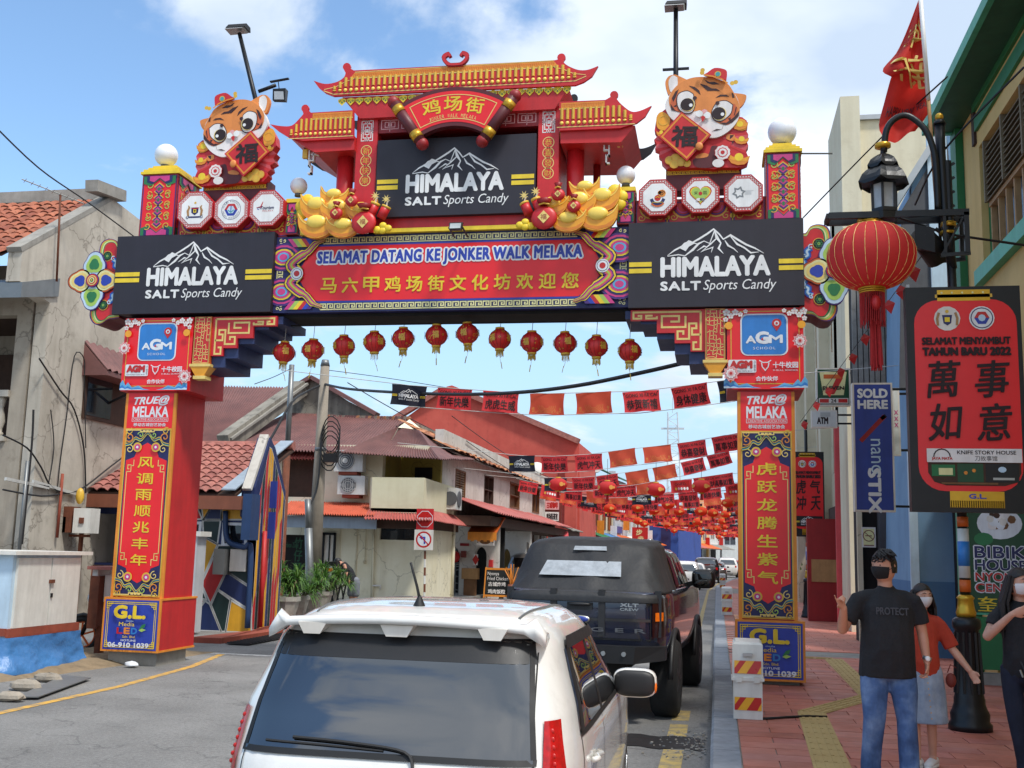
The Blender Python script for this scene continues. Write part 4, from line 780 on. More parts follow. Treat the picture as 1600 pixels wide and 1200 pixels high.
orn_post(Q(964,330)[0],Q(992,330)[0],6.5,Q(980,300)[1],False)
def globe(px,py,r,Yo,lab):
 x,z=Q(px,py,Yo);g=thing('globe_lamp',lab,'lamp',(x,Yo,z-r-.03),'white globe lamps on the gateway posts')
 b=MB('globe');b.ball((x,Yo,z),r,24,14,'globe');b.build('globe',g);b=MB('plastic_white');b.cyl((x,Yo,z-r-.03),(x,Yo,z-r*.9),r*.45,r*.4,14,'plastic_grey');b.build('collar',g)
globe(260,243,.185,YA+.2,'large white globe lamp on the stepped yellow cap of the left post, beside the tiger')
globe(1222,206,.205,YA+.2,'large white globe lamp on the right post nearest the black street lantern')
globe(467,291,.135,YA+.15,'small white globe lamp behind the gold ingots left of the central board')
globe(978,274,.14,YA+.15,'small white globe lamp behind the gold ingots right of the central board')
for px0,px1 in((277,449),(992,1197)):
 x0,x1=Q(px0,350)[0],Q(px1,350)[0];z1=Q(px0,330 if px0<500 else 318)[1]
 b=MB('red_dark');b.box(x0,YA+.02,6.45,x1,YA+.6,z1+.05,'red_dark');pb=b.build('carved_panel',arch)
 a=fr(MB(),YA+.02);n=4
 for i in range(n):
  c=x0+(x1-x0)*(i+.5)/n;w_=(x1-x0)/n;a.a_rect(c-w_*.46,6.5,c+w_*.46,z1,'red');a.up();a.a_border(c-w_*.46,6.5,c+w_*.46,z1,.012,'purple')
  for k,m_ in((.34,'gold'),(.27,'purple'),(.19,'pink')):a.up();a.a_line(arc(c,6.75,w_*k,180,360,10),.02,m_)
  for sx in(-1,1):a.a_spiral(c+sx*w_*.3,6.6,w_*.13,1.2,.012,'gold',1,sx)
  a.lay=0
  if i:xx=x0+(x1-x0)*i/n;a.up(3);a.a_disc(xx,6.72,.05,'gold',8);a.a_disc(xx,6.6,.04,'gold',8);a.a_line([(xx,6.52),(xx,6.85)],.015,'gold');a.lay=0
 a.build('carved_print',pb)
def octagon(px,py,rpx,kind,lab):
 Yo=YA-.16;x,z=Q(px,py,Yo);r=abs(Q(px+rpx,py,Yo)[0]-x);t=thing('octagonal_sign',lab,'sign',(x,Yo,z-r),'octagonal emblem signs in a row on the gateway')
 oc=[(x+r*1.04*math.cos(math.pi/8+i*math.pi/4),z+r*1.04*math.sin(math.pi/8+i*math.pi/4))for i in range(8)]
 b=MB('tape_red');b.prism([(p,Yo,q)for p,q in oc],(0,.14,0),'red');b.build('box',t)
 a=fr(MB(),Yo);O=lambda k:[(x+(p-x)*k,z+(q-z)*k)for p,q in oc]
 a.a_poly(O(.97),'flower_white');a.up();a.a_line(O(.97),.014,'tape_red',True);a.a_line(O(.78),.008,'tape_red',True)
 for i in range(8):
  p,q=V(O(.88)[i]),V(O(.88)[(i+1)%8])
  for j in range(5):c=p.lerp(q,(j+.5)/5);a.a_border(c.x-.018,c.y-.018,c.x+.018,c.y+.018,.007,'tape_red')
 a.up();a.a_poly(O(.76),'tag');a.up();k=r
 if kind=='crest':
  a.a_poly([(x-.2*k,z+.12*k),(x+.2*k,z+.12*k),(x+.18*k,z-.15*k),(x,z-.28*k),(x-.18*k,z-.15*k)],'navy');a.a_rect(x-.3*k,z-.42*k,x+.3*k,z-.34*k,'navy');a.a_disc(x,z+.36*k,.06*k,'gold');a.up();a.a_rect(x-.08*k,z-.15*k,x+.08*k,z+.02*k,'yellow');a.a_disc(x,z-.06*k,.05*k,'green',8);a.a_rect(x-.18*k,z+.05*k,x+.18*k,z+.1*k,'tape_red')
  for s_ in(-1,1):a.a_line([(x+s_*.34*k,z-.32*k),(x+s_*.38*k,z-.05*k),(x+s_*.3*k,z+.12*k),(x+s_*.36*k,z+.22*k)],[.1*k,.12*k,.09*k,.05*k],'timber_pale');a.a_spiral(x+s_*.4*k,z-.38*k,.1*k,1,.03*k,'navy',1,s_)
 elif kind=='round':
  a.a_ring(x,z,.52*k,.02*k,'navy',24);a.a_poly([(x+.36*k*math.cos(i*math.pi/3),z+.36*k*math.sin(i*math.pi/3))for i in range(6)],'blue');a.up();a.a_poly([(x+.36*k*math.cos(i*math.pi/3),z+.36*k*math.sin(i*math.pi/3))for i in range(4)],'tape_red');a.up();a.a_poly([(x+.22*k*math.cos(i*math.pi/3),z+.22*k*math.sin(i*math.pi/3))for i in range(6)],'sky_pale');a.up();a.a_line([(x,z+.2*k),(x,z-.1*k)],.04*k,'blue');a.a_line([(x-.16*k,z-.02*k),(x,z-.14*k),(x+.16*k,z-.02*k)],.05*k,'teal')
  for s_,tx in((1,'MAJLIS BANDARAYA'),(-1,'MELAKA BERSEJARAH')):
   for i,ch in enumerate(tx):
    if ch==' ':continue
    t_=math.radians(90-s_*(-75+150*i/(len(tx)-1)))*1;t_=math.radians(90+(75-150*i/(len(tx)-1)))if s_>0 else math.radians(270-(75-150*i/(len(tx)-1)))
    cx,cz=x+.44*k*math.cos(t_),z+.44*k*math.sin(t_);a.a_text(ch,cx-.026*k,cz-.035*k,cx+.026*k,cz+.035*k,'navy',rot=t_-math.pi/2 if s_>0 else t_+math.pi/2)
 elif kind=='tourism':
  a.a_text('Tourism',x-.32*k,z-.08*k,x+.42*k,z+.1*k,'navy',.03,.3);a.a_text('MELAKA',x-.2*k,z-.2*k,x+.38*k,z-.12*k,'tape_red',space=1.3);a.a_line([(x-.55*k,z+.02*k),(x-.3*k,z+.06*k),(x-.2*k,z+.34*k)],[.02*k,.08*k,.01],'tape_red');a.a_spiral(x-.42*k,z-.04*k,.1*k,1,.03*k,'blue',0,1)
 elif kind=='dragon':
  a.a_line([(x-.32*k,z-.08*k)]+arc(x,z-.06*k,.3*k,200,340,8)+[(x+.32*k,z-.08*k)],.16*k,'navy');a.a_disc(x,z-.04*k,.16*k,'tape_red');a.up();a.a_text('JONKER WALK',x-.27*k,z-.32*k,x+.27*k,z-.24*k,'yellow',.02);a.a_disc(x+.22*k,z+.2*k,.2*k,'orange',9);a.a_disc(x+.1*k,z+.24*k,.1*k,'orange',7);a.up();a.a_spiral(x+.22*k,z+.2*k,.15*k,1.5,.03*k,'ink',0,1);a.a_line([(x-.1*k,z-.02*k),(x,z+.02*k),(x+.1*k,z-.02*k)],.03*k,'yellow');a.a_line(arc(x,z-.1*k,.38*k,215,325,8),.08*k,'orange_deep')
 elif kind=='heart':
  H=lambda q:[(x+q*k*(.52*math.sin(t)**3),z+.04*k+q*k*(.42*math.cos(t)-.16*math.cos(2*t)-.06*math.cos(3*t)-.03*math.cos(4*t)))for t in[2*math.pi*i/24 for i in range(24)]]
  a.a_poly(H(1.1),'tape_red');a.up();a.a_poly(H(1.0),'yellow');a.up();a.a_poly(H(.88),'green_light');a.up();a.a_text('宋',x-.32*k,z,x-.14*k,z+.18*k,'ink');a.a_text('囯',x+.14*k,z,x+.32*k,z+.18*k,'ink');a.a_disc(x,z+.06*k,.1*k,'tape_red',10);a.a_disc(x-.08*k,z-.26*k,.14*k,'flower_white',8,1,0,.08*k);a.a_disc(x+.1*k,z-.26*k,.14*k,'metal_grey',8,1,0,.08*k)
 else:
  pts=[(x-.22*k+(.24 if i%2 else .38)*k*.75*math.cos(i*math.pi/6+.2),z+.02*k+(.24 if i%2 else .38)*k*.75*math.sin(i*math.pi/6+.2))for i in range(12)];a.a_line(pts,.07*k,'metal_grey',True)
  for i in range(4):a.a_rect(x+.08*k,z+(.09-.06*i)*k,x+(.5 if i==0 else .4)*k,z+(.105-.06*i)*k,'steel')
 a.build('emblem',t)
octagon(305,328,29,'crest','octagonal sign with a state coat of arms, beside the carved left post')
octagon(361.5,328,28.5,'round','octagonal sign with a round blue and red city council seal')
octagon(416.5,325,28.5,'tourism','octagonal sign reading Tourism Melaka, next to the gold ingots')
octagon(1027.5,308.5,31,'dragon','octagonal sign with an orange dragon and red ball emblem')
octagon(1094.5,304.5,31,'heart','octagonal sign with a yellow heart and handshake emblem')
octagon(1161.5,301.5,32,'star','octagonal sign with a small grey star emblem beside the right carved post')
def tiger(cpx,cpy,mir,lab):
 Yt=YA-.1;cx,cz=Q(cpx,cpy,Yt);k=.00139
 t=thing('tiger_board',lab,'cut-out board',(cx,Yt,cz-.8),'new year tiger boards on top of the gateway')
 P=lambda x,y:(cx+mir*(x-560)*k,cz-(y-640)*k)
 LL=lambda pts:[P(*p)for p in pts]
 def sil(pts,d,m_,name=None,par=None,y0=0):
  q=LL(pts);q=q if mir>0 else q[::-1];b=MB(m_);b.prism([(p[0],Yt+y0,p[1])for p in q],(0,d,0),m_);return b.build(name,par)if name else b
 b=MB('black');b.prism([(p[0],Yt+.12,p[1])for p in LL([(150,1090),(920,1060),(920,1330),(150,1330)])],(0,.3,0),'maroon');b.build('stand',t)
 body=[(140,600),(95,640),(88,700),(110,740),(80,790),(100,850),(82,910),(110,960),(78,1040),(95,1100),(190,1140),(350,1130),(420,1145),(560,1120),(700,1120),(900,1115),(960,1050),(950,1010),(990,980),(975,930),(1030,900),(1010,850),(1040,800),(1000,760),(1035,700),(1020,600),(960,500),(900,450)]
 sil(body,.16,'red','body',t)
 head=[(160,560),(180,430),(230,330),(290,240),(400,180),(520,155),(640,155),(740,190),(830,260),(890,350),(925,440),(905,520),(850,600),(760,660),(640,740),(520,800),(420,820),(330,790),(250,730),(190,650)]
 hd=sil(bez(head+[head[0]],4)[:-1],.10,'flower_white','head',t,-.045)
 a=fr(MB(),Yt-.045,.002)
 A=lambda pts,m_:a.a_poly(LL(bez(pts+[pts[0]],4)[:-1]),m_)
 A([(180,440),(230,330),(290,240),(400,180),(520,155),(640,155),(740,190),(830,260),(885,360),(870,470),(800,520),(700,545),(600,520),(560,545),(520,520),(460,560),(430,630),(350,680),(270,680),(200,620),(165,540)],'tiger');a.up()
 for pts in([(185,520),(215,470),(240,480),(245,560),(290,620),(370,650),(300,690),(220,640)],[(790,290),(850,350),(870,430),(845,500),(770,520),(800,440),(800,360)]):A(pts,'tiger_lo')
 a.up()
 for pts in([(360,320),(400,290),(450,285),(500,250),(570,225),(540,260),(490,310),(420,312)],[(365,245),(420,215),(470,215),(525,182),(490,225),(440,245)],[(560,350),(575,300),(620,260),(685,240),(630,285),(590,320)],[(270,385),(300,362),(360,358),(412,390),(350,378)],[(215,400),(225,360),(245,340),(240,395)],[(785,275),(820,300),(855,370),(840,410),(815,360)],[(170,540),(175,600),(240,665),(310,690),(380,660),(300,665),(225,610)],[(805,440),(840,460),(810,470)],[(255,610),(285,620),(262,650)],[(870,430),(860,500),(760,530),(820,505)],[(195,505),(215,590),(225,590),(205,500)],[(300,600),(350,740),(345,735)],[(345,735),(400,728),(450,752),(400,745)]):a.a_poly(LL(pts),'tiger_str')
 for(ex,ey,rx,ry,o_)in((345,540,105,108,[(240,480),(300,435),(380,440),(425,490),(445,560),(420,625),(360,645),(300,610),(255,560)]),(705,420,100,110,[(640,340),(700,305),(780,330),(800,400),(780,490),(720,540),(650,530),(620,450)])):
  a.up();a.a_poly([P(ex+(x-ex)*1.09,ey+(y-ey)*1.09)for x,y in bez(o_+[o_[0]],3)[:-1]],'tiger_str');a.up();A(o_,'flower_white')
 for ex,ey in((372,568),(693,455)):
  a.up();cx_,cy_=P(ex,ey);a.a_disc(cx_,cy_,72*k,'gold_pale',18);a.up();a.a_disc(cx_+5*k*mir,cy_+3*k,68*k,'ink',18);a.up();x_,y_=P(ex-32,ey+8);a.a_disc(x_,y_,19*k,'tag',10)
 for ex,ey in((390,455),(620,388)):x_,y_=P(ex,ey);a.a_disc(x_,y_,22*k,'tiger_str',10)
 a.up()
 for ex,ey in((495,580),(575,560)):x_,y_=P(ex,ey);a.a_disc(x_,y_,36*k,'tag',12)
 a.up();a.a_poly(LL([(490,530),(520,515),(550,525),(530,570)]),'pink_pale');a.a_poly(LL([(512,600),(535,585),(558,595),(548,650),(530,640)]),'tape_red');a.build('face',hd)
 for nm,pts,inn in(('ear',[(240,330),(110,355),(102,400),(140,470),(190,485)],None),('ear',[(700,160),(790,110),(830,95),(890,110),(925,170),(915,250),(880,320),(800,240)],[(800,130),(850,105),(890,160),(885,240),(860,290),(800,220)])):
  e_=sil(bez(pts+[pts[0]],3)[:-1],.06,'tiger',nm,t,.0)
  if inn:a=fr(MB(),Yt,.004);a.a_poly(LL(bez(inn+[inn[0]],3)[:-1]),'flower_white');a.build('inner_ear',e_)
 h_=sil(bez([(300,220),(292,130),(330,95),(420,80),(490,125),(520,150),(400,180),(300,220)],3)[:-1],.05,'red','hat',t,-.1)
 a=fr(MB(),Yt-.1,.004);a.a_line(LL([(285,255),(350,205),(440,170),(530,150)]),16*k,'orange');x_,y_=P(385,150);a.a_disc(x_,y_,34*k,'gold',12);a.up();a.a_disc(x_,y_,24*k,'teal',12)
 for c in((205,250),(240,260),(540,100),(545,130)):x_,y_=P(*c);a.a_disc(x_,y_,24*k,'gold',10);a.up(.3)
 a.build('hat_trim',h_)
 a=fr(MB(),Yt,.003)
 for side in((930,560,[(1030,700),(1000,760),(1040,800),(1010,850),(1030,900),(975,930),(990,980),(950,1010)]),(330,860,[(95,760),(80,790),(100,850),(82,910),(110,960),(90,1010)])):
  o_=(740,860)if side[0]>500 else(430,820)
  for i,(p,q)in enumerate(zip(side[2][:-1],side[2][1:])):a.a_poly(LL([o_,p,q]),'banner_pink' if i%2 else 'paper_red')
 a.up();A([(250,880),(330,820),(430,800),(520,830),(560,900),(500,1000),(380,960),(300,950)],'paper_red');a.up();A([(380,900),(450,900),(480,980),(560,1010),(640,1040),(600,1120),(430,1120),(400,1020)],'maroon');a.up()
 A([(480,985),(540,970),(610,1000),(600,1025),(500,1015)],'tiger');A([(110,640),(170,620),(240,690),(180,745),(100,730)],'amber');A([(215,790),(290,780),(300,830),(230,850)],'tiger');A([(870,560),(960,500),(1015,560),(1000,680),(900,700)],'amber')
 for pts in([(225,790),(265,790),(268,835),(240,815)],[(215,855),(250,860),(240,885)]):a.up(.3);a.a_poly(LL(pts),'tiger_str')
 a.up();x_,y_=P(940,600);a.a_ring(x_,y_,50*k,8*k,'gold',16)
 def ing(cx_,cy_,w_,h_,r=0):
  c,s__=math.cos(r),math.sin(r);R_=lambda u,v:(cx_+u*w_*c-v*h_*s__,cy_+u*w_*s__+v*h_*c)
  a.up(.4);a.a_poly(LL([R_(u,v)for u,v in[(-.5,-.3),(-.28,-.12),(0,-.06),(.28,-.12),(.5,-.3),(.46,.1),(.3,.36),(0,.46),(-.3,.36),(-.46,.1)]]),'orange');a.up(.4);a.a_poly(LL([R_(u,v)for u,v in[(-.48,-.26),(-.28,-.08),(0,0),(.28,-.08),(.48,-.26),(.38,.1),(0,.2),(-.38,.1)]]),'amber');a.up(.4);x_,y_=P(*R_(0,-.12));a.a_disc(x_,y_,w_*.2*k,'yellow',12,1,0,h_*.28*k)
 ing(165,690,170,110);ing(150,850,150,100,-.1);ing(180,1050,220,150,-.15);ing(965,740,100,80)
 a.up()
 for c in((820,1020,50),(880,1040,45),(760,1060,50),(700,1080,40),(830,1080,50)):x_,y_=P(c[0],c[1]);a.a_disc(x_,y_,c[2]*k,'gold',14);a.up(.3);a.a_ring(x_,y_,c[2]*k*.8,4*k,'orange',12)
 x_,y_=P(340,980)
 for k_,m_ in((78,'tape_red'),(72,'flower_white'),(50,'banner_pink'),(40,'flower_white'),(20,'tape_red')):a.up(.5);a.a_poly([(x_+k_*k*(1+.1*(i%2))*math.cos(i*math.pi/10),y_+k_*k*(1+.1*(i%2))*math.sin(i*math.pi/10))for i in range(20)],m_)
 a.up();x_,y_=P(385,1095);a.a_disc(x_,y_,60*k,'flower_white',14,1,0,45*k);a.build('body_print',t)
 a=fr(MB(),Yt+.12);x0,x1=sorted((P(170,0)[0],P(910,0)[0]));z_=P(0,1160)[1];a.meander(x0,z_,x1,z_+40*k,40*k,'yellow',7*k);a.build('stand_fret',t)
 q=LL([(755,540),(985,800),(700,1070),(455,800)]);q=q if mir>0 else q[::-1]
 b=MB('red');b.prism([(p[0],Yt-.1,p[1])for p in q],(0,.04,0),'red');di=b.build('lucky_diamond',t)
 a=fr(MB(),Yt-.1,.003);C=(sum(p[0]for p in q)/4,sum(p[1]for p in q)/4);a.a_line([(C[0]+(p[0]-C[0])*.88,C[1]+(p[1]-C[1])*.88)for p in q],18*k,'orange',True);a.up()
 a.a_text('福',C[0]-.19,C[1]-.17,C[0]+.19,C[1]+.16,'ink',.03,rot=.05*mir);a.build('lettering',di)
 a=MB('tiger');x_,y_=P(575,925);a.ball((x_,Yt-.12,y_),(40*k,.02,45*k),10,6,'tiger');a.build('paw',t)
tiger(370,222,1,'cartoon tiger cut-out with a red diamond, above the coat of arms sign')
tiger(1095,192,-1,'cartoon tiger cut-out with a red diamond, above the yellow heart sign')
def ingots(mir,cx,cz,lab):
 Yt=YA-.3;t=thing('ingot_display',lab,'display',(cx,Yt,cz),'gold ingot displays beside the central board');k=.00285 if mir>0 else .0028
 P=lambda x,y:(cx+mir*(x-430)*k,cz-(y-1090)*k)
 LL=lambda pts:[P(*p)for p in pts]
 spec=[(390,870,160,90,.12),(300,930,190,120,.08),(420,950,190,120,0),(560,965,170,100,-.1),(320,1040,210,120,.0),(470,1055,190,100,0)]
 for i,(x,y,w_,h_,r)in enumerate(spec):
  c,s_=math.cos(r),math.sin(r);R_=lambda u,v:(x+u*w_*c-v*h_*s_,y+u*w_*s_+v*h_*c);y0=Yt+.10-.03*i
  o_=LL([R_(u,v)for u,v in bez([(-.5,-.62),(-.34,-.3),(-.1,-.22),(.1,-.22),(.34,-.3),(.5,-.62),(.46,.0),(.3,.4),(0,.55),(-.3,.4),(-.46,0),(-.5,-.62)],3)[:-1]]);o_=o_ if mir>0 else o_[::-1]
  b=MB('amber');b.prism([(p[0],y0,p[1])for p in o_],(0,.08,0),'amber')
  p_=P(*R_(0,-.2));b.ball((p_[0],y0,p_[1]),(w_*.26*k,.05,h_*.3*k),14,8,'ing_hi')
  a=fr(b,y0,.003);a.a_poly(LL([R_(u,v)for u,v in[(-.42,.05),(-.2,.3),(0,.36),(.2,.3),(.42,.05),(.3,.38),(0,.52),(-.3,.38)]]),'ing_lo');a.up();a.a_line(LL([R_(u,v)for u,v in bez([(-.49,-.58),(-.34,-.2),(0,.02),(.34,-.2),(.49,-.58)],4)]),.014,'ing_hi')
  b.build('ingot',t)
 for i,(x,y,r)in enumerate(((520,920,36),(438,985,36),(590,1040,68))):
  b=MB('red');p=P(x,y);b.ball((p[0],Yt-.1,p[1]),(r*k,.05,r*k*.9),14,8,'red');a=P(x,y-r*1.1);b.cyl((a[0],Yt-.1,a[1]-.02),(a[0],Yt-.1,a[1]+.06),r*k*.25,r*k*.6,9,'red_dark');b.tube([(a[0]-r*k*.4,Yt-.13,a[1]-.02),(a[0],Yt-.16,a[1]-.01),(a[0]+r*k*.4,Yt-.13,a[1]-.02)],.012,5,'gold');bg=b.build('money_bag',t)
  a=fr(MB(),Yt-.155,.002);s_=r*k*.42;a.a_poly([(p[0],p[1]+s_*1.2),(p[0]+s_*1.1,p[1]),(p[0],p[1]-s_*1.2),(p[0]-s_*1.1,p[1])],'gold_pale');a.up();a.a_text('福',p[0]-s_*.55,p[1]-s_*.5,p[0]+s_*.55,p[1]+s_*.5,'red_dark');a.build('lettering',bg)
 for x0,y0,x1,y1 in((610,1010,640,930),(672,1010,700,950)):
  b=MB('red');p,q=P(x0,y0),P(x1,y1);b.cyl((p[0],Yt-.02,p[1]),(q[0],Yt-.02,q[1]),.07,None,14,'red');d=V((q[0]-p[0],0,q[1]-p[1]));b.cyl(V((q[0],Yt-.02,q[1]))-d*.12,V((q[0],Yt-.02,q[1]))+d*.05,.073,None,14,'gold')
  b.tube([(q[0],Yt-.02,q[1]),(q[0]+.01,Yt-.03,q[1]+.06),(q[0]+.03,Yt-.03,q[1]+.09)],.012,5,'flower_white');fr(b,Yt-.05);b.a_poly([(q[0]+(.075 if i%2 else .025)*math.cos(i*math.pi/8),q[1]+.11+(.075 if i%2 else .025)*math.sin(i*math.pi/8))for i in range(16)],'gold_pale');b.build('firecracker',t)
 b=MB('gold')
 for x,y,r in((240,880,38),(205,910,34),(260,920,36),(215,950,34),(245,900,30)):p=P(x,y);b.ball((p[0],Yt+.16,p[1]),(r*k,.05,r*k),12,7,'yellow')
 b.build('rosette',t);b=MB('yellow');p=P(690,1080);
 for dx,dy in((-30,0),(0,-20),(28,-5),(0,5)):q=P(690+dx,1075+dy);b.ball((q[0],Yt-.06,q[1]),(.06,.03,.055),10,6,'yellow')
 b.build('coins',t)
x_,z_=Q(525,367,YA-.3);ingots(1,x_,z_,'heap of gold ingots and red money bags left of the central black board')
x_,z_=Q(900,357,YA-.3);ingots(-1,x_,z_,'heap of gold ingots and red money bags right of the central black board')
Ys=YA-.42;C0=Q(709,136,Ys);R0=1.50;cx,cz=C0[0],C0[1]-R0;R1=R0-.60;A0,A1=90+33.5,90-33.5
t=thing('scroll_sign','dark red fan-shaped scroll sign with gold characters over the central black board','sign',(cx,Ys,cz+R1))
tilt=0
def ap(r,a):return(cx+r*math.cos(math.radians(a)),cz+r*math.sin(math.radians(a)))
b=MB('maroon');o_=[ap(R0,A1+(A0-A1)*i/20)for i in range(21)]+[ap(R1,A0+(A1-A0)*i/20)for i in range(21)]
rs=[]
for i in range(21):
 a_=A1+(A0-A1)*i/20;p,q=ap(R0,a_),ap(R1,a_);rs.append([(q[0],Ys,q[1]),(p[0],Ys,p[1]),(p[0],Ys+.12,p[1]),(q[0],Ys+.12,q[1])])
b.rings(rs,'maroon');b.build('panel',t)
a=fr(MB(),Ys,.004)
for i in range(20):
 aa,ab=A1+2+(A0-A1-4)*i/20,A1+2+(A0-A1-4)*(i+1)/20;a.a_poly([ap(R1+.06,aa),ap(R0-.06,aa),ap(R0-.06,ab),ap(R1+.06,ab)],'red_print')
a.up();a.a_line([ap(R0-.12,A1+5+(A0-A1-10)*i/16)for i in range(17)]+[ap(R1+.11,A0-5-(A0-A1-10)*i/16)for i in range(17)],.012,'gold_pale',True)
for i,ch in enumerate('鸡场街'):an=90+15.5-15.5*i;p=ap(R0-.26,an);a.a_text(ch,p[0]-.14,p[1]-.12,p[0]+.14,p[1]+.12,'yellow',.02,rot=math.radians(an-90)*.6)
tx='JONKER WALK MELAKA'
for i,ch in enumerate(tx):
 if ch==' ':continue
 an=90+20-40*(i+.5)/len(tx);p=ap(R1+.155,an);a.a_text(ch,p[0]-(.006 if ch=='I' else .015),p[1]-.03,p[0]+(.006 if ch=='I' else .015),p[1]+.03,'gold_pale',rot=math.radians(an-90))
a.build('lettering',t)
for an in(A0+1.5,A1-1.5):
 b=MB('maroon');p,q=ap(R1-.1,an),ap(R0+.1,an);b.cyl((p[0],Ys+.02,p[1]),(q[0],Ys+.02,q[1]),.085,None,16,'maroon');
 for r_ in(R1+.05,R0-.05):
  p,q=ap(r_-.06,an),ap(r_+.06,an);b.cyl((p[0],Ys+.02,p[1]),(q[0],Ys+.02,q[1]),.092,None,16,'brass')
 for r_ in(R1-.11,R0+.11):p=ap(r_,an);b.ball((p[0],Ys+.02,p[1]),.095,12,8,'red_dark')
 b.build('roller',t)
b=MB('metal_dark')
for xx in(cx-.55,cx+.62):b.cyl((xx,Ys+.1,cz+R1-.05),(xx,YA,cz+R1+.1),.02)
b.build('bracket',t)
def rosette(mir,cpx,cpy,lab,ang):
 Yo=YA-.02;cx,cz=Q(cpx,cpy,Yo);k=.00236;t=thing('floral_ornament',lab,'ornament',(cx,Yo,cz-.6),'floral ornaments at the ends of the gateway beam')
 P=lambda x,y:(cx+mir*(x-195)*k,cz-(y-400)*k);LL=lambda pts:[P(*p)for p in pts]
 back=bez([(390,150),(350,160),(320,120),(270,108),(220,130),(205,190),(215,260),(180,400),(200,560),(175,600),(180,650),(215,690),(265,690),(310,660),(350,655),(390,650)],3)
 q=LL(back);q=q if mir>0 else q[::-1];b=MB('concrete');b.prism([(p[0],Yo,p[1])for p in q],(0,.5,0),'maroon');b.build('backing',t)
 a=fr(MB(),Yo,.004);ctr=(330,400)
 for s_,m_ in((1.0,'purple'),(.94,'orange'),(.88,'green_light'),(.80,'cream_print'),(.74,'green'),(.68,'red')):a.a_poly(LL([(390 if x>385 else ctr[0]+(x-ctr[0])*s_+(0 if x<385 else 0),ctr[1]+(y-ctr[1])*(s_*.3+.7 if abs(y-400)>0 else 1))for x,y in back]),m_);a.up()
 for dy in(-170,165):
  x_,y_=P(275,400+dy);a.a_disc(x_,y_,36*k,'gold',14);a.up(.5);a.a_disc(x_,y_,32*k,'ink',14);a.up(.5)
  for i in range(6):a.a_ring(x_+16*k*math.cos(i*1.047),y_+16*k*math.sin(i*1.047),7*k,4*k,'green',8)
  a.a_ring(x_,y_,6*k,4*k,'green_light',8)
 for dy,m_ in((-1,0),(1,0)):
  for i,(m_,w_)in enumerate((('blue',40),('blue_app',26),('sky_pale',12))):a.up(.6);a.a_line(LL(bez([(320,400+dy*145),(345,400+dy*125),(340,400+dy*100),(370,400+dy*80),(360,400+dy*50),(385,400+dy*25)],3)),w_*k,m_)
  for x,y in((322,150),(362,90),(372,40)):x_,y_=P(x,400+dy*y);a.a_spiral(x_,y_,18*k,1,6*k,'sky_pale',1,1,8)
 a.build('backing_print',t)
 def petal(ax,ay,n_,cols):
  cx_,cy_=P(195+ax*95,400+ay*(110));b=MB();out=None
  def shape(s_):
   L_=[]
   for i in range(28):
    th=2*math.pi*i/28;r=(64+16*abs(math.cos(th*1.5)))*s_*k;u,v=r*math.cos(th),r*math.sin(th)*.95
    L_.append((cx_+mir*ax*u-ay*v*(1),cz*0+cy_-ay*u*1+ax*v*0+(v if ax else 0))if False else(cx_+(mir*ax*u if ax else v),cy_+(-ay*u if ay else v)))
   return L_
  o_=shape(1.16)
  area=sum(o_[i][0]*o_[(i+1)%28][1]-o_[(i+1)%28][0]*o_[i][1]for i in range(28));o_=o_ if area>0 else o_[::-1]
  b.prism([(p[0],Yo-.06,p[1])for p in o_],(0,.08,0),'purple' if ay else 'maroon');a=fr(b,Yo-.06,.003)
  for s_,m_ in cols:a.a_poly(shape(s_),m_);a.up()
  b.build('petal',t)
 for ax,ay in((0,-1),(0,1)):petal(ax,ay,0,((1.08,'sky_pale'),(.82,'green_light'),(.5,'green')))
 for ax,ay in((-1,0),(1,0)):petal(ax,ay,0,((1.08,'orange_deep'),(.95,'cream_print'),(.75,'gold_pale'),(.52,'blue')))
 b=MB();b.prism([(cx+47*k*math.cos(i*math.pi/9),Yo-.09,cz+47*k*math.sin(i*math.pi/9))for i in range(18)],(0,.06,0),'purple');a=fr(b,Yo-.09,.003)
 for r,m_ in((42,'tape_red'),(34,'gold_pale'),(26,'red'),(20,'cream_print'),(12,'green'),(6,'gold')):a.a_disc(cx,cz,r*k,m_,18);a.up()
 b.build('rosette_centre',t)
rosette(1,149,440,'painted floral ornament with green and blue petals against the grey plaster house',0)
rosette(-1,1302,425,'painted floral ornament partly behind the big red lantern',0)
b=MB('wire');b.tube([(-6.7,YA+.35,5.16),(-1.1,YA+.35,5.16)],.012,5);tag(b.build('lantern_cable'),'black cable running under the gateway beam that carries the small lanterns','cable')
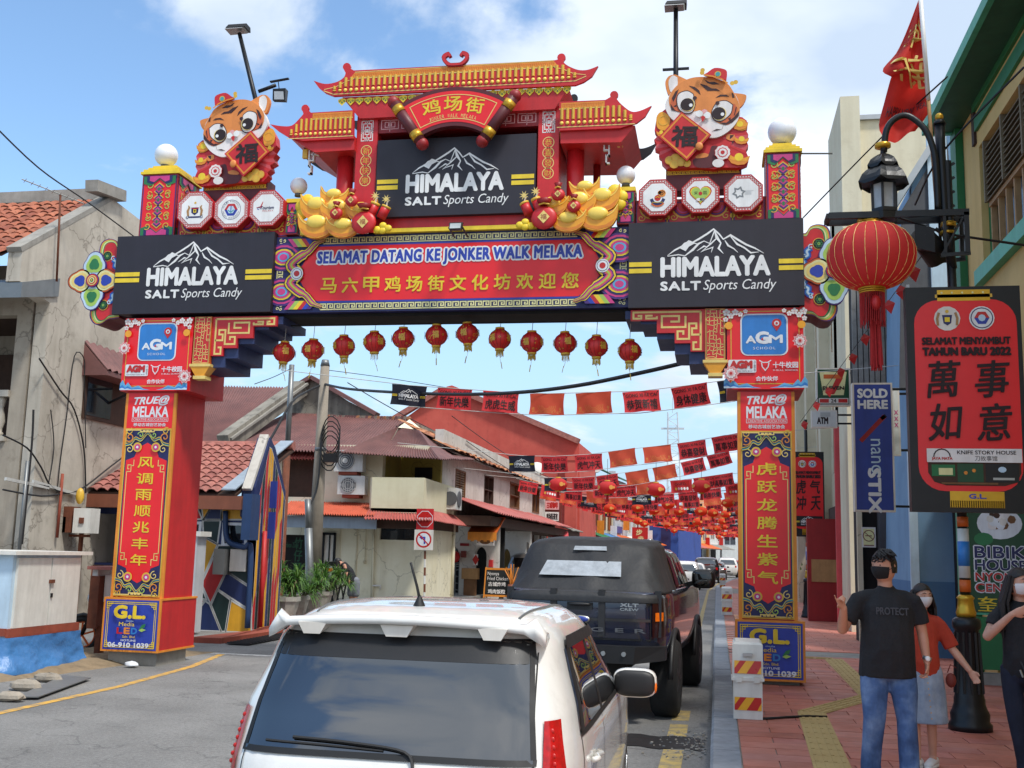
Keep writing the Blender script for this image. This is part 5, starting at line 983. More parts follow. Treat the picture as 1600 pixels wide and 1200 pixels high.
def lantern_small():
 t=thing('small_lantern','x','lantern',(0,0,0));b=MB('lantern_red')
 prof=[(.07,-.15)]+[(.165*math.cos(math.radians(a_)),.15*math.sin(math.radians(a_)))for a_ in range(-62,63,12)]+[(.07,.15)]
 b.lathe(prof,(0,0,0),20,'lantern_red')
 for i in range(16):
  th=i*math.pi/8;
  b.tube([(.167*math.cos(math.radians(a_))*math.cos(th),.167*math.cos(math.radians(a_))*math.sin(th),.152*math.sin(math.radians(a_)))for a_ in range(-60,61,20)],.003,4,'red_dark')
 b.build('shade',t,local=True)
 b=MB('gold')
 def onb(az,el,s_):
  c=V((.172*math.cos(el)*math.cos(az),.172*math.cos(el)*math.sin(az),.155*math.sin(el)));n=c.normalized();u=V((-math.sin(az),math.cos(az),0));return c,u,n.cross(u),n
 r2=random.Random(4)
 for az in[i*math.pi/2+.4 for i in range(4)]:
  c,u,v,n=onb(az,0,1);b.frame(c,u,v,n,.0015);b.a_text('福',-.05,-.055,.05,.055,'gold',.02)
 for i in range(26):
  c,u,v,n=onb(r2.random()*6.28,r2.uniform(-.9,.9),1);b.frame(c,u,v,n,.0008);b.a_ring(0,0,r2.uniform(.012,.022),.005,'gold',8)if i%2 else b.a_disc(0,0,.01,'gold',5)
 b.build('gold_print',t,local=True)
 for z in(.15,-.175):b=MB('gold');b.cyl((0,0,z),(0,0,z+.025),.07,None,12,'gold');b.build('cap',t,local=True)
 b=MB('tassel')
 for i in range(16):th=i*math.pi/8;b.obox((.05*math.cos(th),.05*math.sin(th),-.17),(.055*math.cos(th+.1),.055*math.sin(th+.1),-.25-.01*(i%3)),.014,.004)
 b.tube([(0,0,-.2),(.01,0,-.3),(.03,.01,-.36)],.003,4);b.obox((.03,.01,-.34),(.055,.02,-.44),.014,.006,'tassel');b.build('tassel',t,local=True)
 b=MB('wire');b.cyl((0,0,.17),(0,0,.2),.004,None,5);return t
LP=[(444,551),(489,547),(537.5,541),(585,535),(630,529),(682,524.5),(730.5,521.5),(781,530),(831,535),(883,536.5),(932,542),(984,549)]
lt=lantern_small()
wh=['below the left fretwork bracket, first of the row','second from the left fretwork bracket','third from the left fretwork bracket','fourth from the left, below the blue word DATANG','fifth from the left, between DATANG and KE','highest pair of the row, the left one','highest pair of the row, the right one','seventh counted from the right bracket side, just past the highest pair','fourth lantern before the right bracket end','fourth of the row counted from the right end','third of the row','last one']
wh=['first of the row, beside the left fretwork bracket','second from the left bracket','third from the left bracket','fourth from the left bracket','fifth from the left bracket','left one of the two that hang highest','right one of the two that hang highest','fifth from the right end of the row','fourth from the right end of the row','third from the right end of the row','second from the right end of the row','last of the row, nearest the right bracket']
for i,(px,py)in enumerate(LP):
 p=aY(px,py,YA+.35);lab='small lantern under the beam, '+wh[i]
 if i==0:o=lt;o.location=p;o['label']=lab
 else:o=dup(lt,p,lab)
 o['group']='small lanterns hanging under the gateway beam';o.rotation_euler=(rnd.uniform(-.06,.06),rnd.uniform(-.06,.06),rnd.random()*6)
 b=MB('wire_white');b.tube([V((0,0,.17))+V(p),V((p.x+.01,p.y,5.16))],.005,4);w_=b.build('hanging_wire',None);w_.parent=o;w_.matrix_parent_inverse=(Matrix.Translation(p)@o.rotation_euler.to_matrix().to_4x4()).inverted()
def flood(name_pole,p0,p1,lab,head,arm=None):
 t=thing('light_pole',lab,'light pole',p0);b=MB('metal_dark');b.tube([p0,p1],[.045,.035],8);b.build('pole',t)
 def hd(c,ry,nm='floodlight'):
  b=MB('metal_dark');x,y,z=c;b.hexa([(x-.16,y-.14,z),(x+.16,y-.1,z+.02),(x+.16,y+.14,z+.02),(x-.16,y+.1,z)],[(x-.13,y-.1,z+.07),(x+.17,y-.06,z+.09),(x+.17,y+.1,z+.09),(x-.13,y+.08,z+.07)],'metal_dark');b.hexa([(x-.17,y-.15,z-.03),(x+.12,y-.11,z-.01),(x+.12,y+.1,z-.01),(x-.17,y+.08,z-.03)],[(x-.15,y-.13,z),(x+.14,y-.09,z+.02),(x+.14,y+.12,z+.02),(x-.15,y+.09,z)],'steel');b.build(nm,t)
 hd(head,0)
 if arm:
  b=MB('metal_dark');b.tube([arm[0],arm[1]],.03,6);b.obox(V(arm[1])+V((-.1,0,.06)),V(arm[1])+V((.22,0,.1)),.05,.02);b.build('arm',t);x,y,z=arm[1]
  b=MB('metal_dark');b.hexa([(x-.02,y-.05,z-.28),(x+.2,y-.05,z-.3),(x+.2,y+.03,z-.3),(x-.02,y+.03,z-.28)],[(x-.05,y,z-.06),(x+.17,y,z-.06),(x+.17,y+.12,z-.06),(x-.05,y+.12,z-.06)],'metal_dark');fr(b,y-.05);b.a_poly([(x+.01,z-.27),(x+.18,z-.28),(x+.16,z-.14),(x,z-.13)],'glass_lamp');b.tube([(x+.06,y,z-.06),(x+.04,y,z+.05)],.008,4);b.build('floodlight',t)
YP=YA+.7
flood('',aY(420,240,YP),aY(374,52,YP),'leaning black light pole with two lamps behind the left tiger',aY(372,48,YP),(aY(404,143,YP),aY(431,133,YP)))
flood('',aY(1056,240,YP),aY(1056,14,YP),'tall straight black light pole rising behind the right tiger',aY(1056,12,YP))
b=MB('metal_dark');p=aY(1056,108,YP);b.obox(p+V((-.2,0,0)),p+V((.2,0,0)),.04,.03);b.build('cross_bar',[o for o in bpy.data.objects if o.name.startswith('light_pole')][-1])
p=aY(711,352,YA-.5);t=thing('floodlight','small black floodlight on the yellow ledge below the central board','floodlight',p);b=MB('plastic_black');x,y,z=p;b.hexa([(x-.09,y,z-.06),(x+.09,y,z-.06),(x+.09,y+.07,z-.06),(x-.09,y+.07,z-.06)],[(x-.1,y+.05,z+.06),(x+.1,y+.05,z+.06),(x+.1,y+.1,z+.06),(x-.1,y+.1,z+.06)],'plastic_black');b.obox((x-.1,y+.04,z-.02),(x-.1,y+.4,z-.06),.02,.02);b.obox((x+.1,y+.04,z-.02),(x+.1,y+.4,z-.06),.02,.02);b.build('housing',t);b=MB('glass_lamp');b.poly([(x-.08,y-.006,z-.045),(x+.08,y-.006,z-.045),(x+.08,y+.032,z+.04),(x-.08,y+.032,z+.04)],'glass_lamp');b.build('lens',t)
# ================================================================== BUILDINGS
def aPl(px,py,p0,n):d=ray(px,py);o=V((0,0,CAM_H));n=V(n);return o+d*((V(p0)-o).dot(n)/d.dot(n))
class Face:
 def __init__(s,o,u):s.o=V(o);s.u=V((u[0],u[1],0)).normalized();s.n=V((s.u.y,-s.u.x,0))
 def p(s,u,z,d=0):return s.o+s.u*u+s.n*d+V((0,0,z))
 def box(s,b,u0,z0,u1,z1,d0,d1,mat=None):
  return b.hexa([s.p(u0,z0,d1),s.p(u1,z0,d1),s.p(u1,z0,d0),s.p(u0,z0,d0)],[s.p(u0,z1,d1),s.p(u1,z1,d1),s.p(u1,z1,d0),s.p(u0,z1,d0)],mat)
 def uz(s,px,py,d=0):q=aPl(px,py,s.o+s.n*d,s.n)-s.o;return q.dot(s.u),q.z
 def wall(s,b,u0,z0,u1,z1,holes,t=.25,mat=None):
  us=sorted({u0,u1,*[h[0]for h in holes],*[h[2]for h in holes]});zs=sorted({z0,z1,*[h[1]for h in holes],*[h[3]for h in holes]})
  for a,c in zip(us[:-1],us[1:]):
   run=None
   for e,f in list(zip(zs[:-1],zs[1:]))+[(None,None)]:
    hole=e is None or any(h[0]<=(a+c)/2<=h[2]and h[1]<=(e+f)/2<=h[3]for h in holes)
    if not hole:run=(run[0],f)if run else(e,f)
    elif run:s.box(b,a,run[0],c,run[1],-t,0,mat);run=None
 def fr(s,b,d=.0,step=.004):return b.frame(s.o+s.n*d,s.u,(0,0,1),s.n,step)
 def win(s,par,h,t=.12,fm='timber',gm='glass_window',bars=1,name='window',rows=1):
  b=MB(fm);u0,z0,u1,z1=h;w_=.06
  for a in((u0,z0,u0+w_,z1),(u1-w_,z0,u1,z1),(u0+w_,z0,u1-w_,z0+w_),(u0+w_,z1-w_,u1-w_,z1)):s.box(b,*a,-t,.02)
  for i in range(bars):c=u0+(u1-u0)*(i+1)/(bars+1);s.box(b,c-.025,z0+w_,c+.025,z1-w_,-t+.01,0)
  for i in range(rows-1):c=z0+(z1-z0)*(i+1)/rows;s.box(b,u0+w_,c-.025,u1-w_,c+.025,-t+.012,-.003)
  o=b.build(name,par);b=MB(gm);s.box(b,u0+.02,z0+.02,u1-.02,z1-.02,-t-.03,-t+.005);b.build('pane',o);return o
def corr(b,p00,p10,p11,p01,n,amp=.03,mat=None,rows=5):
 p00,p10,p11,p01=map(V,(p00,p10,p11,p01));nn=(p10-p00).cross(p01-p00).normalized()
 if nn.z<0:nn=-nn
 def f(u,v):
  p=(p00.lerp(p10,u)).lerp(p01.lerp(p11,u),v);return p+nn*(amp*math.sin(u*n*2*math.pi)+.03*noise.noise(p*.8))
 b.grid(f,n*6,rows,mat)
 b.grid(lambda u,v:f(u,v)-nn*.02,n*6,1,mat)
def tile_roof(par,o,u,v,cols,rows,tw,th,mat,rag=.01,lim=999,stuff_m=None):
 o,u,v=V(o),V(u).normalized(),V(v).normalized();n=u.cross(v).normalized()
 if n.z<0:n=-n
 b=MB(mat);pts=[(-.5,-.03),(-.3,.02),(-.05,.035),(.2,.02),(.35,-.02),(.5,-.03)]
 rs=[[(x*tw*1.06,y*(1 if y==0 else 1),z+.0+(.035 if y==0 else 0))for x,z in pts]for y in(0,th*1.15)]
 b.smooth=True;b.rings(rs,mat,closed=False);b.smooth=False;b.rings([[(x,0,z)for x,_,z in rs[0]],[(x,0,z-.018)for x,_,z in rs[0]]],mat,closed=False)
 R_=Matrix((u,v,n)).transposed();t0=b.build('roof_tile',par,local=True);L0=wloc(par);k=0
 for r in range(rows):
  for c in range(cols):
   p=o+u*(tw*(c+.5)+rnd.uniform(-rag,rag))+v*(th*r+rnd.uniform(-rag,rag))+n*rnd.uniform(0,rag)
   Rr=R_@Matrix.Rotation(rnd.uniform(-rag,rag)*3,3,'Z')
   if k==0:t0.matrix_local=Matrix.Translation(p-L0)@Rr.to_4x4()
   else:inst(t0,'roof_tile',par,p-L0,Rr)
   k+=1
   if k>lim:return
A=aY(57,700,19.4);A.z=0;hu=V((0,1,0))
GH=thing('plaster_house','old grey plaster two-storey house with orange tiled roof at the left edge','house',A)
G=Face(A,hu);Lg=4.6
def gz(px,py):return G.uz(px,py)
pe,pr=gz(35,392),gz(178,312)
b=MB('plaster_grey');q=[G.p(0,0),G.p(Lg,0),G.p(Lg,pr[1]-.25),G.p(pr[0],pr[1]),G.p(pe[0],pe[1]),G.p(pe[0],pe[1]-.6),G.p(0,pe[1]-.8)]
wa_=gz(133,552);wb_=gz(200,640);
b.prism(q,-G.n*.3,'plaster_grey');b.build('gable_wall',GH)
b=MB('plaster_grey');b.obox(G.p(pe[0]-.05,pe[1]+.02,-.15),G.p(pr[0],pr[1]+.06,-.15),.32,.1,'concrete');b.obox(G.p(pr[0],pr[1]+.1,-.15),G.p(pr[0],pr[1]+.08,-7),.32,.26,'concrete');b.obox(G.p(pr[0]-.9,pr[1]+.02,-.0),G.p(pr[0]+.25,pr[1]+.16,0),.3,.25,'concrete');b.build('parapet',GH)
Fr_=Face(A-G.n*8,G.n)
b=MB('plaster_balc');zb_=Fr_.uz(50,700)[1]
zr0=Fr_.uz(40,612)[1];zr1=zr0-.95;Fr_.wall(b,0,0,7.65,pe[1]-.3,[(3.5,zr1,7.3,6.3)],.3,'plaster_balc');b.build('front_wall',GH)
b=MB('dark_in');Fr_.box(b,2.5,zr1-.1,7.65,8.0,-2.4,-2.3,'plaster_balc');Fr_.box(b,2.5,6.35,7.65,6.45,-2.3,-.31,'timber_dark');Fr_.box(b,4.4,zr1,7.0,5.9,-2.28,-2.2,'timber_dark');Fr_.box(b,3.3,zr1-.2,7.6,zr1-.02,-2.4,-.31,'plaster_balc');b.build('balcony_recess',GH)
b=MB('plaster_grey');Fr_.box(b,3.5,zr0-.1,7.3,zr0+.03,-.2,.06,'plaster_grey');Fr_.box(b,3.5,zr1-.05,7.3,zr1+.06,-.2,.06,'plaster_grey');b.build('balcony_rail',GH)
b=MB('plaster_grey');b.lathe([(.07,0),(.07,.06),(.04,.09),(.045,.14),(.085,.28),(.06,.42),(.035,.55),(.06,.62),(.07,.66),(.07,.74)],(0,0,0),10,'plaster_grey');bl=b.build('baluster',GH,local=True)
L0=wloc(GH);bl.location=Fr_.p(7.1,zr1+.06,-.07)-L0;bl.data.transform(Matrix.Scale(1.06,4))
for i in range(1,12):inst(bl,'baluster',GH,Fr_.p(7.1-.28*i,zr1+.06,-.07)-L0)
b=MB('roof_grey');a0,a1=Fr_.uz(100,443,.9),Fr_.uz(0,398,.9);b.hexa([Fr_.p(3,a0[1]+.02,-.2),Fr_.p(8.05,a0[1]+.02,-.2),Fr_.p(8.05,a0[1]-.28,1.0),Fr_.p(3,a0[1]-.28,1.0)],[Fr_.p(3,a0[1]+.4,-.2),Fr_.p(8.05,a0[1]+.4,-.2),Fr_.p(8.05,a0[1]+.02,1.0),Fr_.p(3,a0[1]+.02,1.0)],'metal_grey');b.build('awning',GH)
vdir=(G.p(pr[0],pr[1])-G.p(pe[0],pe[1])).normalized();Ls=(G.p(pr[0],pr[1])-G.p(pe[0],pe[1])).length
b=MB('clay_orange');o0=G.p(pe[0]-.1,pe[1]-.12,-.36);b.hexa([o0,o0-G.n*6,o0-G.n*6+vdir*Ls,o0+vdir*Ls],[x+V((0,0,.04))for x in(o0,o0-G.n*6,o0-G.n*6+vdir*Ls,o0+vdir*Ls)],'timber_dark');b.build('roof_deck',GH)
tile_roof(GH,o0-vdir*.12+V((0,0,.1)),-G.n,vdir,16,max(3,int(Ls/.3)),.27,.3,'clay_orange',.018)
for(p0,p1,hood)in(((133,575),(196,640),True),):
 u0,z1=gz(*p0);u1,z0=gz(*p1);b=MB('dark_in');G.box(b,u0,z0-.4,min(u1,Lg-.4),z1,.0,.05,'timber_dark');f_=b.build('window',GH);b=MB('glass_window');G.box(b,u0+.08,z0-.32,min(u1,Lg-.4)-.7,z1-.08,.05,.06);b.build('pane',f_)
 hd=MB('roof_red');uu=(u0-.1,min(u1,Lg-.3));zt=gz(131,532)[1];zb2=gz(131,578)[1]
 corr(hd,G.p(uu[0],zb2,.6),G.p(uu[1],zb2,.6),G.p(uu[1],zt,.0),G.p(uu[0],zt,.0),7,.03,'roof_maroon');hd.hexa([G.p(uu[0],zb2-.12,0),G.p(uu[0],zb2-.12,.58),G.p(uu[0],zb2-.03,.58),G.p(uu[0],zt-.06,0)],[G.p(uu[1],zb2-.12,0),G.p(uu[1],zb2-.12,.58),G.p(uu[1],zb2-.03,.58),G.p(uu[1],zt-.06,0)],'roof_maroon');hd.build('window_hood',GH)
b=MB('metal_dark');u0,z0=gz(166,618);b.tube([G.p(u0,z0-.2,0),G.p(u0+.2,z0+.1,.5)],.03);b.build('iron_bracket',GH)
b=MB('wire')
for pts in([(0,680),(38,700),(60,730),(78,762),(115,768),(170,728),(200,705)],[(57,560),(90,610),(112,640),(127,700),(130,770)],[(75,640),(80,700),(70,765)],[(48,640),(45,700),(30,850)],[(0,765),(60,775),(100,770)],[(85,770),(90,720),(100,650),(112,557),(127,560),(128,600),(130,700)]):
 b.tube([G.p(u,z,.06)for u,z in bez([gz(*p)for p in pts],4)],rnd.choice((.012,.018,.022)),5,'wire')
b.build('wall_cables',GH)
b=MB('plastic_white');
for p0,p1 in(((5,748),(72,762)),((48,752),(115,772))):u0,z0=gz(*p0);u1,z1=gz(*p1);b.obox(G.p(u0,z0,.05),G.p(u1,z1,.05),.05,.06,'wire_white')
u0,z0=gz(93,740);b.tube([G.p(u0,z0,.07),G.p(u0,z0-1.3,.07)],.03,6,'kerb_red');u0,z0=gz(38,720);b.tube([G.p(u0,z0,.07),G.p(u0,z0-2,.07)],.035,6,'metal_grey');b.build('wall_conduit',GH)
b=MB('antenna');p=G.p(*gz(78,440),.15);q=G.p(*gz(84,305),.15);b.tube([p,q],.022,6,'rust');b.tube([q+V((-.55,-.5,.18)),q+V((.35,.3,-.1))],.012,5)
for i in range(9):c=(q+V((-.55,-.5,.18))).lerp(q+V((.35,.3,-.1)),(i+.5)/9);b.tube([c+V((-.1,.1,0)),c+V((.1,-.1,0))],.006,4)
b.build('tv_antenna',GH)
MBX=thing('meter_boxes','rusty brown and white electric meter boxes on a post beside the tiled porch','meter box',aY(120,900,20.7))
for x0,y0,x1,y1,m_,nm in((100,792,122,832,'rust','rusty_box'),(123,795,153,833,'plastic_white','white_box'),(97,808,112,832,'metal_grey','grey_box'),(84,818,97,832,'offwhite','small_box')):
 p,q=aY(x0,y1,20.7),aY(x1,y0,20.7);b=MB(m_);b.box(p.x,20.5-.04*(nm=='white_box'),p.z,q.x,20.8,q.z,m_);bx=b.build(nm,MBX)
 if nm=='white_box':b=MB('rust');c=(p+q)/2;b.box(c.x-.05,20.43,c.z-.06,c.x+.05,20.458,c.z+.06,'rust');b.build('latch',bx)
b=MB('rust');p=aY(112,835,20.85);b.box(p.x-.25,20.8,0.0,p.x-.17,20.88,p.z+.1);b.box(p.x+.2,20.8,.0,p.x+.26,20.88,p.z+.1);b.box(p.x-.35,20.76,p.z-.05,p.x+.4,20.9,p.z,'rust');b.build('stand',MBX)
b=MB('yellow');p=aY(125,775,20.7);b.ball(p,(.09,.08,.17),9,7,'gold');tag(b.build('yellow_bag'),'yellow plastic bag hanging above the meter boxes','bag')
MY=21.8;X0,X1=-13.35,-9.55
MH=thing('mosaic_house','low corner house painted in blue, yellow, red and green polygons under a pink tiled roof','house',(-11,MY,0))
zE=aY(480,770,MY-.3).z
F1=Face((X0,MY,0),(1,0));b=MB('m_blue');wl=[F1.uz(392-0,835)[0]]
h1=(*F1.uz(346,853),*F1.uz(388,817));h2=(*F1.uz(296,855),*F1.uz(316,815));h3=(F1.uz(135,900)[0],1.35,F1.uz(182,900)[0],zE-.5)
h1=(h1[0],h1[1],h1[2],h1[3]);F1.wall(b,0,0,X1-X0,zE-.15,[h1,h2,h3],.25,'m_blue');fw=b.build('front_wall',MH)
for h in(h1,h2):F1.win(MH,h,.1,'white','glass_window',0)
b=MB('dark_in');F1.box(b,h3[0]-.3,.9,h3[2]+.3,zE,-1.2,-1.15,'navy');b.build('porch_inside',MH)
b=MB('timber_dark');F1.box(b,0,.1,F1.uz(184,900)[0],1.3,.01,.05,'timber_dark')
for i in range(14):F1.box(b,.1+i*.16,1.05,.16+i*.16,1.28,.05,.09,'brown_gutter')
b.build('lattice_door',MH)
a=F1.fr(MB(),.0,.004)
polys=[('m_yellow',[(313,776),(340,776),(318,812)]),('m_blue',[(340,776),(346,776),(346,812),(318,812)]),('m_yellow',[(348,776),(362,776),(387,812),(346,812)]),('m_dgreen',[(362,776),(389,776),(389,812)]),('m_red',[(303,780),(316,811),(303,812)]),('m_dgreen',[(317,813),(345,813),(340,850),(318,838)]),('m_yellow',[(316,838),(340,851),(314,910),(301,895),(303,838)]),('m_dgreen',[(341,852),(389,852),(389,915),(357,895),(334,872)]),('m_red',[(333,873),(352,895),(329,943),(315,912)]),('m_blue',[(353,895),(358,896),(393,920),(393,955),(341,921)]),('m_dgreen',[(301,900),(313,911),(323,937),(310,934),(303,925)]),('m_red',[(303,933),(320,938),(307,955)]),('m_blue',[(321,939),(328,944),(345,990),(303,990),(307,957)]),('m_dgreen',[(340,922),(360,937),(352,990),(346,990),(330,945)]),('m_yellow',[(361,938),(393,957),(393,990),(353,990)])]
for m_,pts in polys:a.lay=0;q=[F1.uz(*p)for p in pts];a.a_poly([(u,max(z,.0))for u,z in q],m_);a.lay=1;a.a_line([(u,max(z,0))for u,z in q],.035,'m_line',True)
a.build('painted_pattern',fw)
F2=Face((X1,MY,0),(0,1))
zr_=F2.uz(423,684)[1];ur=F2.uz(422,700)[0];LE=F2.uz(439,900)[0];print('mosaic side',zE,zr_,ur,LE)
b=MB('m_blue');pr_=[F2.p(0,0),F2.p(LE,0),F2.p(LE,3.0),F2.p(ur+.3,zr_-.2),F2.p(ur,zr_),F2.p(-.2,zE+.1),F2.p(-.2,zE-.5),F2.p(0,zE-.6)];b.prism(pr_,-F2.n*.3,'m_blue');sw=b.build('side_wall',MH)
a=F2.fr(MB(),.0,.004);r2=random.Random(3)
for i in range(11):
 w_=LE/11;u=w_*i+.02;tp=lambda v:min(zE+(zr_-zE)*min(1,v/ur),zr_-max(0,v-ur)*1.2)-.12;f1,f2=r2.uniform(.25,.5),r2.uniform(.55,.8);e=min(u+w_*.97,LE-.02);c_=['m_red','m_yellow','m_dgreen','m_yellow','m_red','m_blue'];q=[(u,.05),(e,.05),(e,tp(u)*f1),(u,tp(u)*(f1-.12))];q2=[(u,tp(u)*(f1-.12)),(e,tp(u)*f1),(e,tp(e)*(f2+.1)),(u,tp(u)*f2)];q3=[(u,tp(u)*f2),(e,tp(e)*(f2+.1)),(e,tp(e)),(u,tp(u))]
 for j,pts in enumerate((q,q2,q3)):a.lay=0;a.a_poly(pts,c_[(i*2+j*3+i//3)%6]);a.up(.5);a.a_line(pts,.014,'m_line',True)
a.build('painted_pattern',sw)
b=MB('plaster_mould');b.obox(F2.p(-.3,zE+.05,-.14),F2.p(ur,zr_+.05,-.14),.2,.08,'plaster_white');b.build('coping',MH)
b=MB('brown_gutter');b.box(X0-.5,MY-.5,zE-.38,X1-.12,MY-.3,zE-.1,'brown_gutter');b.box(X0-.5,MY-.3,zE-.3,X1-.12,MY,zE-.14,'timber_dark');b.build('gutter',MH)
b=MB('pipe_blue');b.box(X1-.1,MY-.55,zE-1.0,X1+.1,MY-.12,zE-.05,'pipe_blue');b.tube(bez([(X1-.7,MY-.06,zE-.4),(X1-.6,MY-.1,zE-1.0),(X1-.2,MY-.15,zE-1.15),(X1-.05,MY-.12,zE-1.2),(X1-.03,MY-.1,.1)],5),.06,8,'pipe_blue');b.tube([(X1+.06,MY+.3,zE-.8),(X1+.08,MY+.3,.1)],.05,8,'m_red');b.build('drain_pipe',MH)
zR=aY(500,700,MY+2.7).z;vd=V((0,3.0,zR-zE+.1)).normalized();Lr=math.hypot(3.0,zR-zE+.1)
b=MB('timber_dark');b.hexa([(X0-.5,MY-.45,zE-.12),(X1-.31,MY-.45,zE-.12),(X1-.31,MY+2.6,zR-.1),(X0-.5,MY+2.6,zR-.1)],[(X0-.5,MY-.45,zE-.06),(X1-.31,MY-.45,zE-.06),(X1-.31,MY+2.6,zR-.04),(X0-.5,MY+2.6,zR-.04)],'timber_dark');b.build('roof_deck',MH)
tile_roof(MH,(X0-.4,MY-.5,zE-.02),(1,0,0),vd,14,int(Lr/.27),.25,.27,'clay_pink',.004)
b=MB('grey_fascia');e0,e1=V((X1-.62,MY-.5,zE+.02)),V((X1-.3,MY-.5,zE+.02));b.hexa([e0,e1,e1+vd*Lr,e0+vd*Lr],[p+V((0,0,.03))for p in(e0,e1,e1+vd*Lr,e0+vd*Lr)],'grey_fascia');b.build('flashing',MH)
b=MB('clay_pink');
b.cyl((X0-.4,MY+2.55,zR+.03),(X1-.3,MY+2.55,zR+.03),.11,None,10,'clay_pink');b.build('ridge_tiles',MH)
b=MB('offwhite');u0,z0=F1.uz(341,897);u1,z1=F1.uz(361,858);F1.box(b,u0,z0,u1,z1,.05,.28,'metal_grey');mt=b.build('meter_cabinet',MH);b=MB('plastic_white');u2,z2=F1.uz(386,893);F1.box(b,u1+.03,z2,u2,z1,.05,.09,'offwhite');b.build('white_panel',MH)
for i,(px0,py0,px1,py1)in enumerate(((420,752,428,795),(417,800,426,842))):
 u0,z1=F2.uz(px0,py0);b=MB('pipe_blue');zz=F2.uz(px1,py1)[1];c=F2.p(u0,0,.05);b.box(c.x,c.y-.02,zz,c.x+.15,c.y+.03,z1,'sign_blue');t=b.build('street_sign',MH);b.v=[];b.f=[];b.mi=[];b.sm=[];b.frame((c.x,c.y-.02,0));
 for k in range(4):b.a_rect(c.x+.05,z1-.2-.17*k,c.x+.12,z1-.12-.17*k,'sky_pale')
 b.build('lettering',t)
gc=thing('grey_cabinet','narrow pale grey telephone cabinet half hidden behind the left pillar','cabinet',aG(310,985));p=aY(303,860,20.6);b=MB('tel_white');b.box(p.x-.5,20.6,.05,p.x+.06,21.0,1.95,'tel_white');b.box(p.x-.55,20.55,1.95,p.x+.14,21.05,2.05,'plastic_white');b.build('body',gc);b=MB('black');b.box(p.x-.08,20.59,1.4,p.x-.02,20.598,1.6);b.build('vent',gc)
CY=34.2
def B(px,py,Y=CY):return aY(px,py,Y)
CH=thing('cream_shophouse','cream corner shophouse with maroon corrugated roof, solid balcony and orange canopy','building',(B(560,900).x,CY,0))
Fc=Face((B(425,900).x,CY,0),(1,0));uz=Fc.uz;uR=uz(661,900)[0];zT=uz(560,700)[1];zM=uz(560,800)[1]
W1=(uz(438,775)[0],uz(438,776)[1],uz(493,0)[0]if False else uz(495,775)[0],uz(438,716)[1]);D1=(uz(430,830)[0]+.1,.1,uz(480,830)[0],uz(480,836)[1])
BAL=(uz(597,750)[0],uz(597,750)[1]-.6,uR,uz(640,708)[1]);ST=(*uz(593,843),*uz(653,824))
b=MB('plaster_cream');Fc.wall(b,0,0,uR,zT+.1,[W1,D1,BAL,ST],.3,'plaster_cream');b.build('front_wall',CH)
b=MB('dark_in');Fc.box(b,W1[0],W1[1],W1[2],W1[3],-.25,-.15,'timber_dark');Fc.box(b,ST[0],ST[1],ST[2],ST[3],-.3,-.12,'glass_window');b.build('window',CH)
b=MB('plaster_yellow');Fc.box(b,BAL[0]-.2,BAL[1]-.5,uR-.1,BAL[3]+.2,-2.4,-2.2,'plaster_yellow');Fc.box(b,BAL[0]-.2,BAL[1]-.5,BAL[0]-.02,BAL[3]+.2,-2.2,-.31,'plaster_yellow');Fc.box(b,BAL[0]+.5,BAL[1],uR-.4,BAL[3]-.3,-2.2,-2.12,'dark_in');b.build('balcony_room',CH)
zp0,zp1=uz(630,803)[1],uz(630,749)[1];P0,P1=Fc.p(BAL[0]-.05,0,.9),Fc.p(uz(661,800,.9)[0],0,.9);P2=aX(713,800,-9.3);P2.z=0
b=MB('plaster_balcony')
for p,q in((P0,P1),(P1,P2)):b.hexa([p,q,q+V((-.1,.15,0)),p+V((-.1,.15,0))],[x+V((0,0,zp1))for x in(p,q,q+V((-.1,.15,0)),p+V((-.1,.15,0)))]);
b.v=[V((v.x,v.y,zp0 if v.z<1 else v.z))for v in b.v];b.prism([x+V((0,0,zp0+.02))for x in(P0,P1,P2,P2+V((-3,0,0)),Fc.p(BAL[0]-.05,0,0))],(0,0,.12),'plaster_balcony');b.build('balcony',CH)
b=MB('plaster_white');P3=V((Fc.p(uR,0).x,CY+.0,0));b.hexa([(P3.x-.3,CY+.3,0),(P3.x,CY+.3,0),(P3.x,38.2,0),(P3.x-.3,38.2,0)],[(P3.x-.3,CY+.3,zp0),(P3.x,CY+.3,zp0),(P3.x,38.2,zp0),(P3.x-.3,38.2,zp0)],'plaster_cream');b.build('side_wall',CH)
b=MB('timber_dark');zf=uz(650,813)[1];b.prism([x+V((0,0,zf-.28))for x in(Fc.p(uz(590,0 or 815)[0],0,.75),P1+V((0,-.0,0)),P2+V((.1,0,0)),P2+V((-1,0,0)),Fc.p(uz(590,815)[0],0,0))],(0,0,.28),'timber_dark');b.build('fascia',CH)
def slope(par,name,c,n,mat,amp=.03):b=MB(mat);corr(b,*c,n,amp,mat);return b.build(name,par)
slope(CH,'balcony_canopy',(Fc.p(uz(588,810)[0],zf-.02,1.3),V((P1.x+.35,P1.y-.5,zf-.02)),V((P1.x,P1.y+.3,zf+.32)),Fc.p(uz(588,810)[0],zf+.32,.8)),22,'roof_red');slope(CH,'side_canopy',(V((P1.x+.35,P1.y-.5,zf-.02)),V((P2.x+.5,P2.y+.3,zf-.05)),V((P2.x,P2.y,zf+.32)),V((P1.x,P1.y+.3,zf+.32))),22,'roof_red')
u0,u1,z0,z1=uz(436,803,1)[0],uz(588,803,1)[0],uz(500,804,1)[1],uz(500,788,1)[1]
slope(CH,'orange_canopy',(Fc.p(u0,z0,1.2),Fc.p(u1,z0,1.2),Fc.p(u1,z1+.12,.05),Fc.p(u0,z1+.12,.05)),40,'roof_orange')
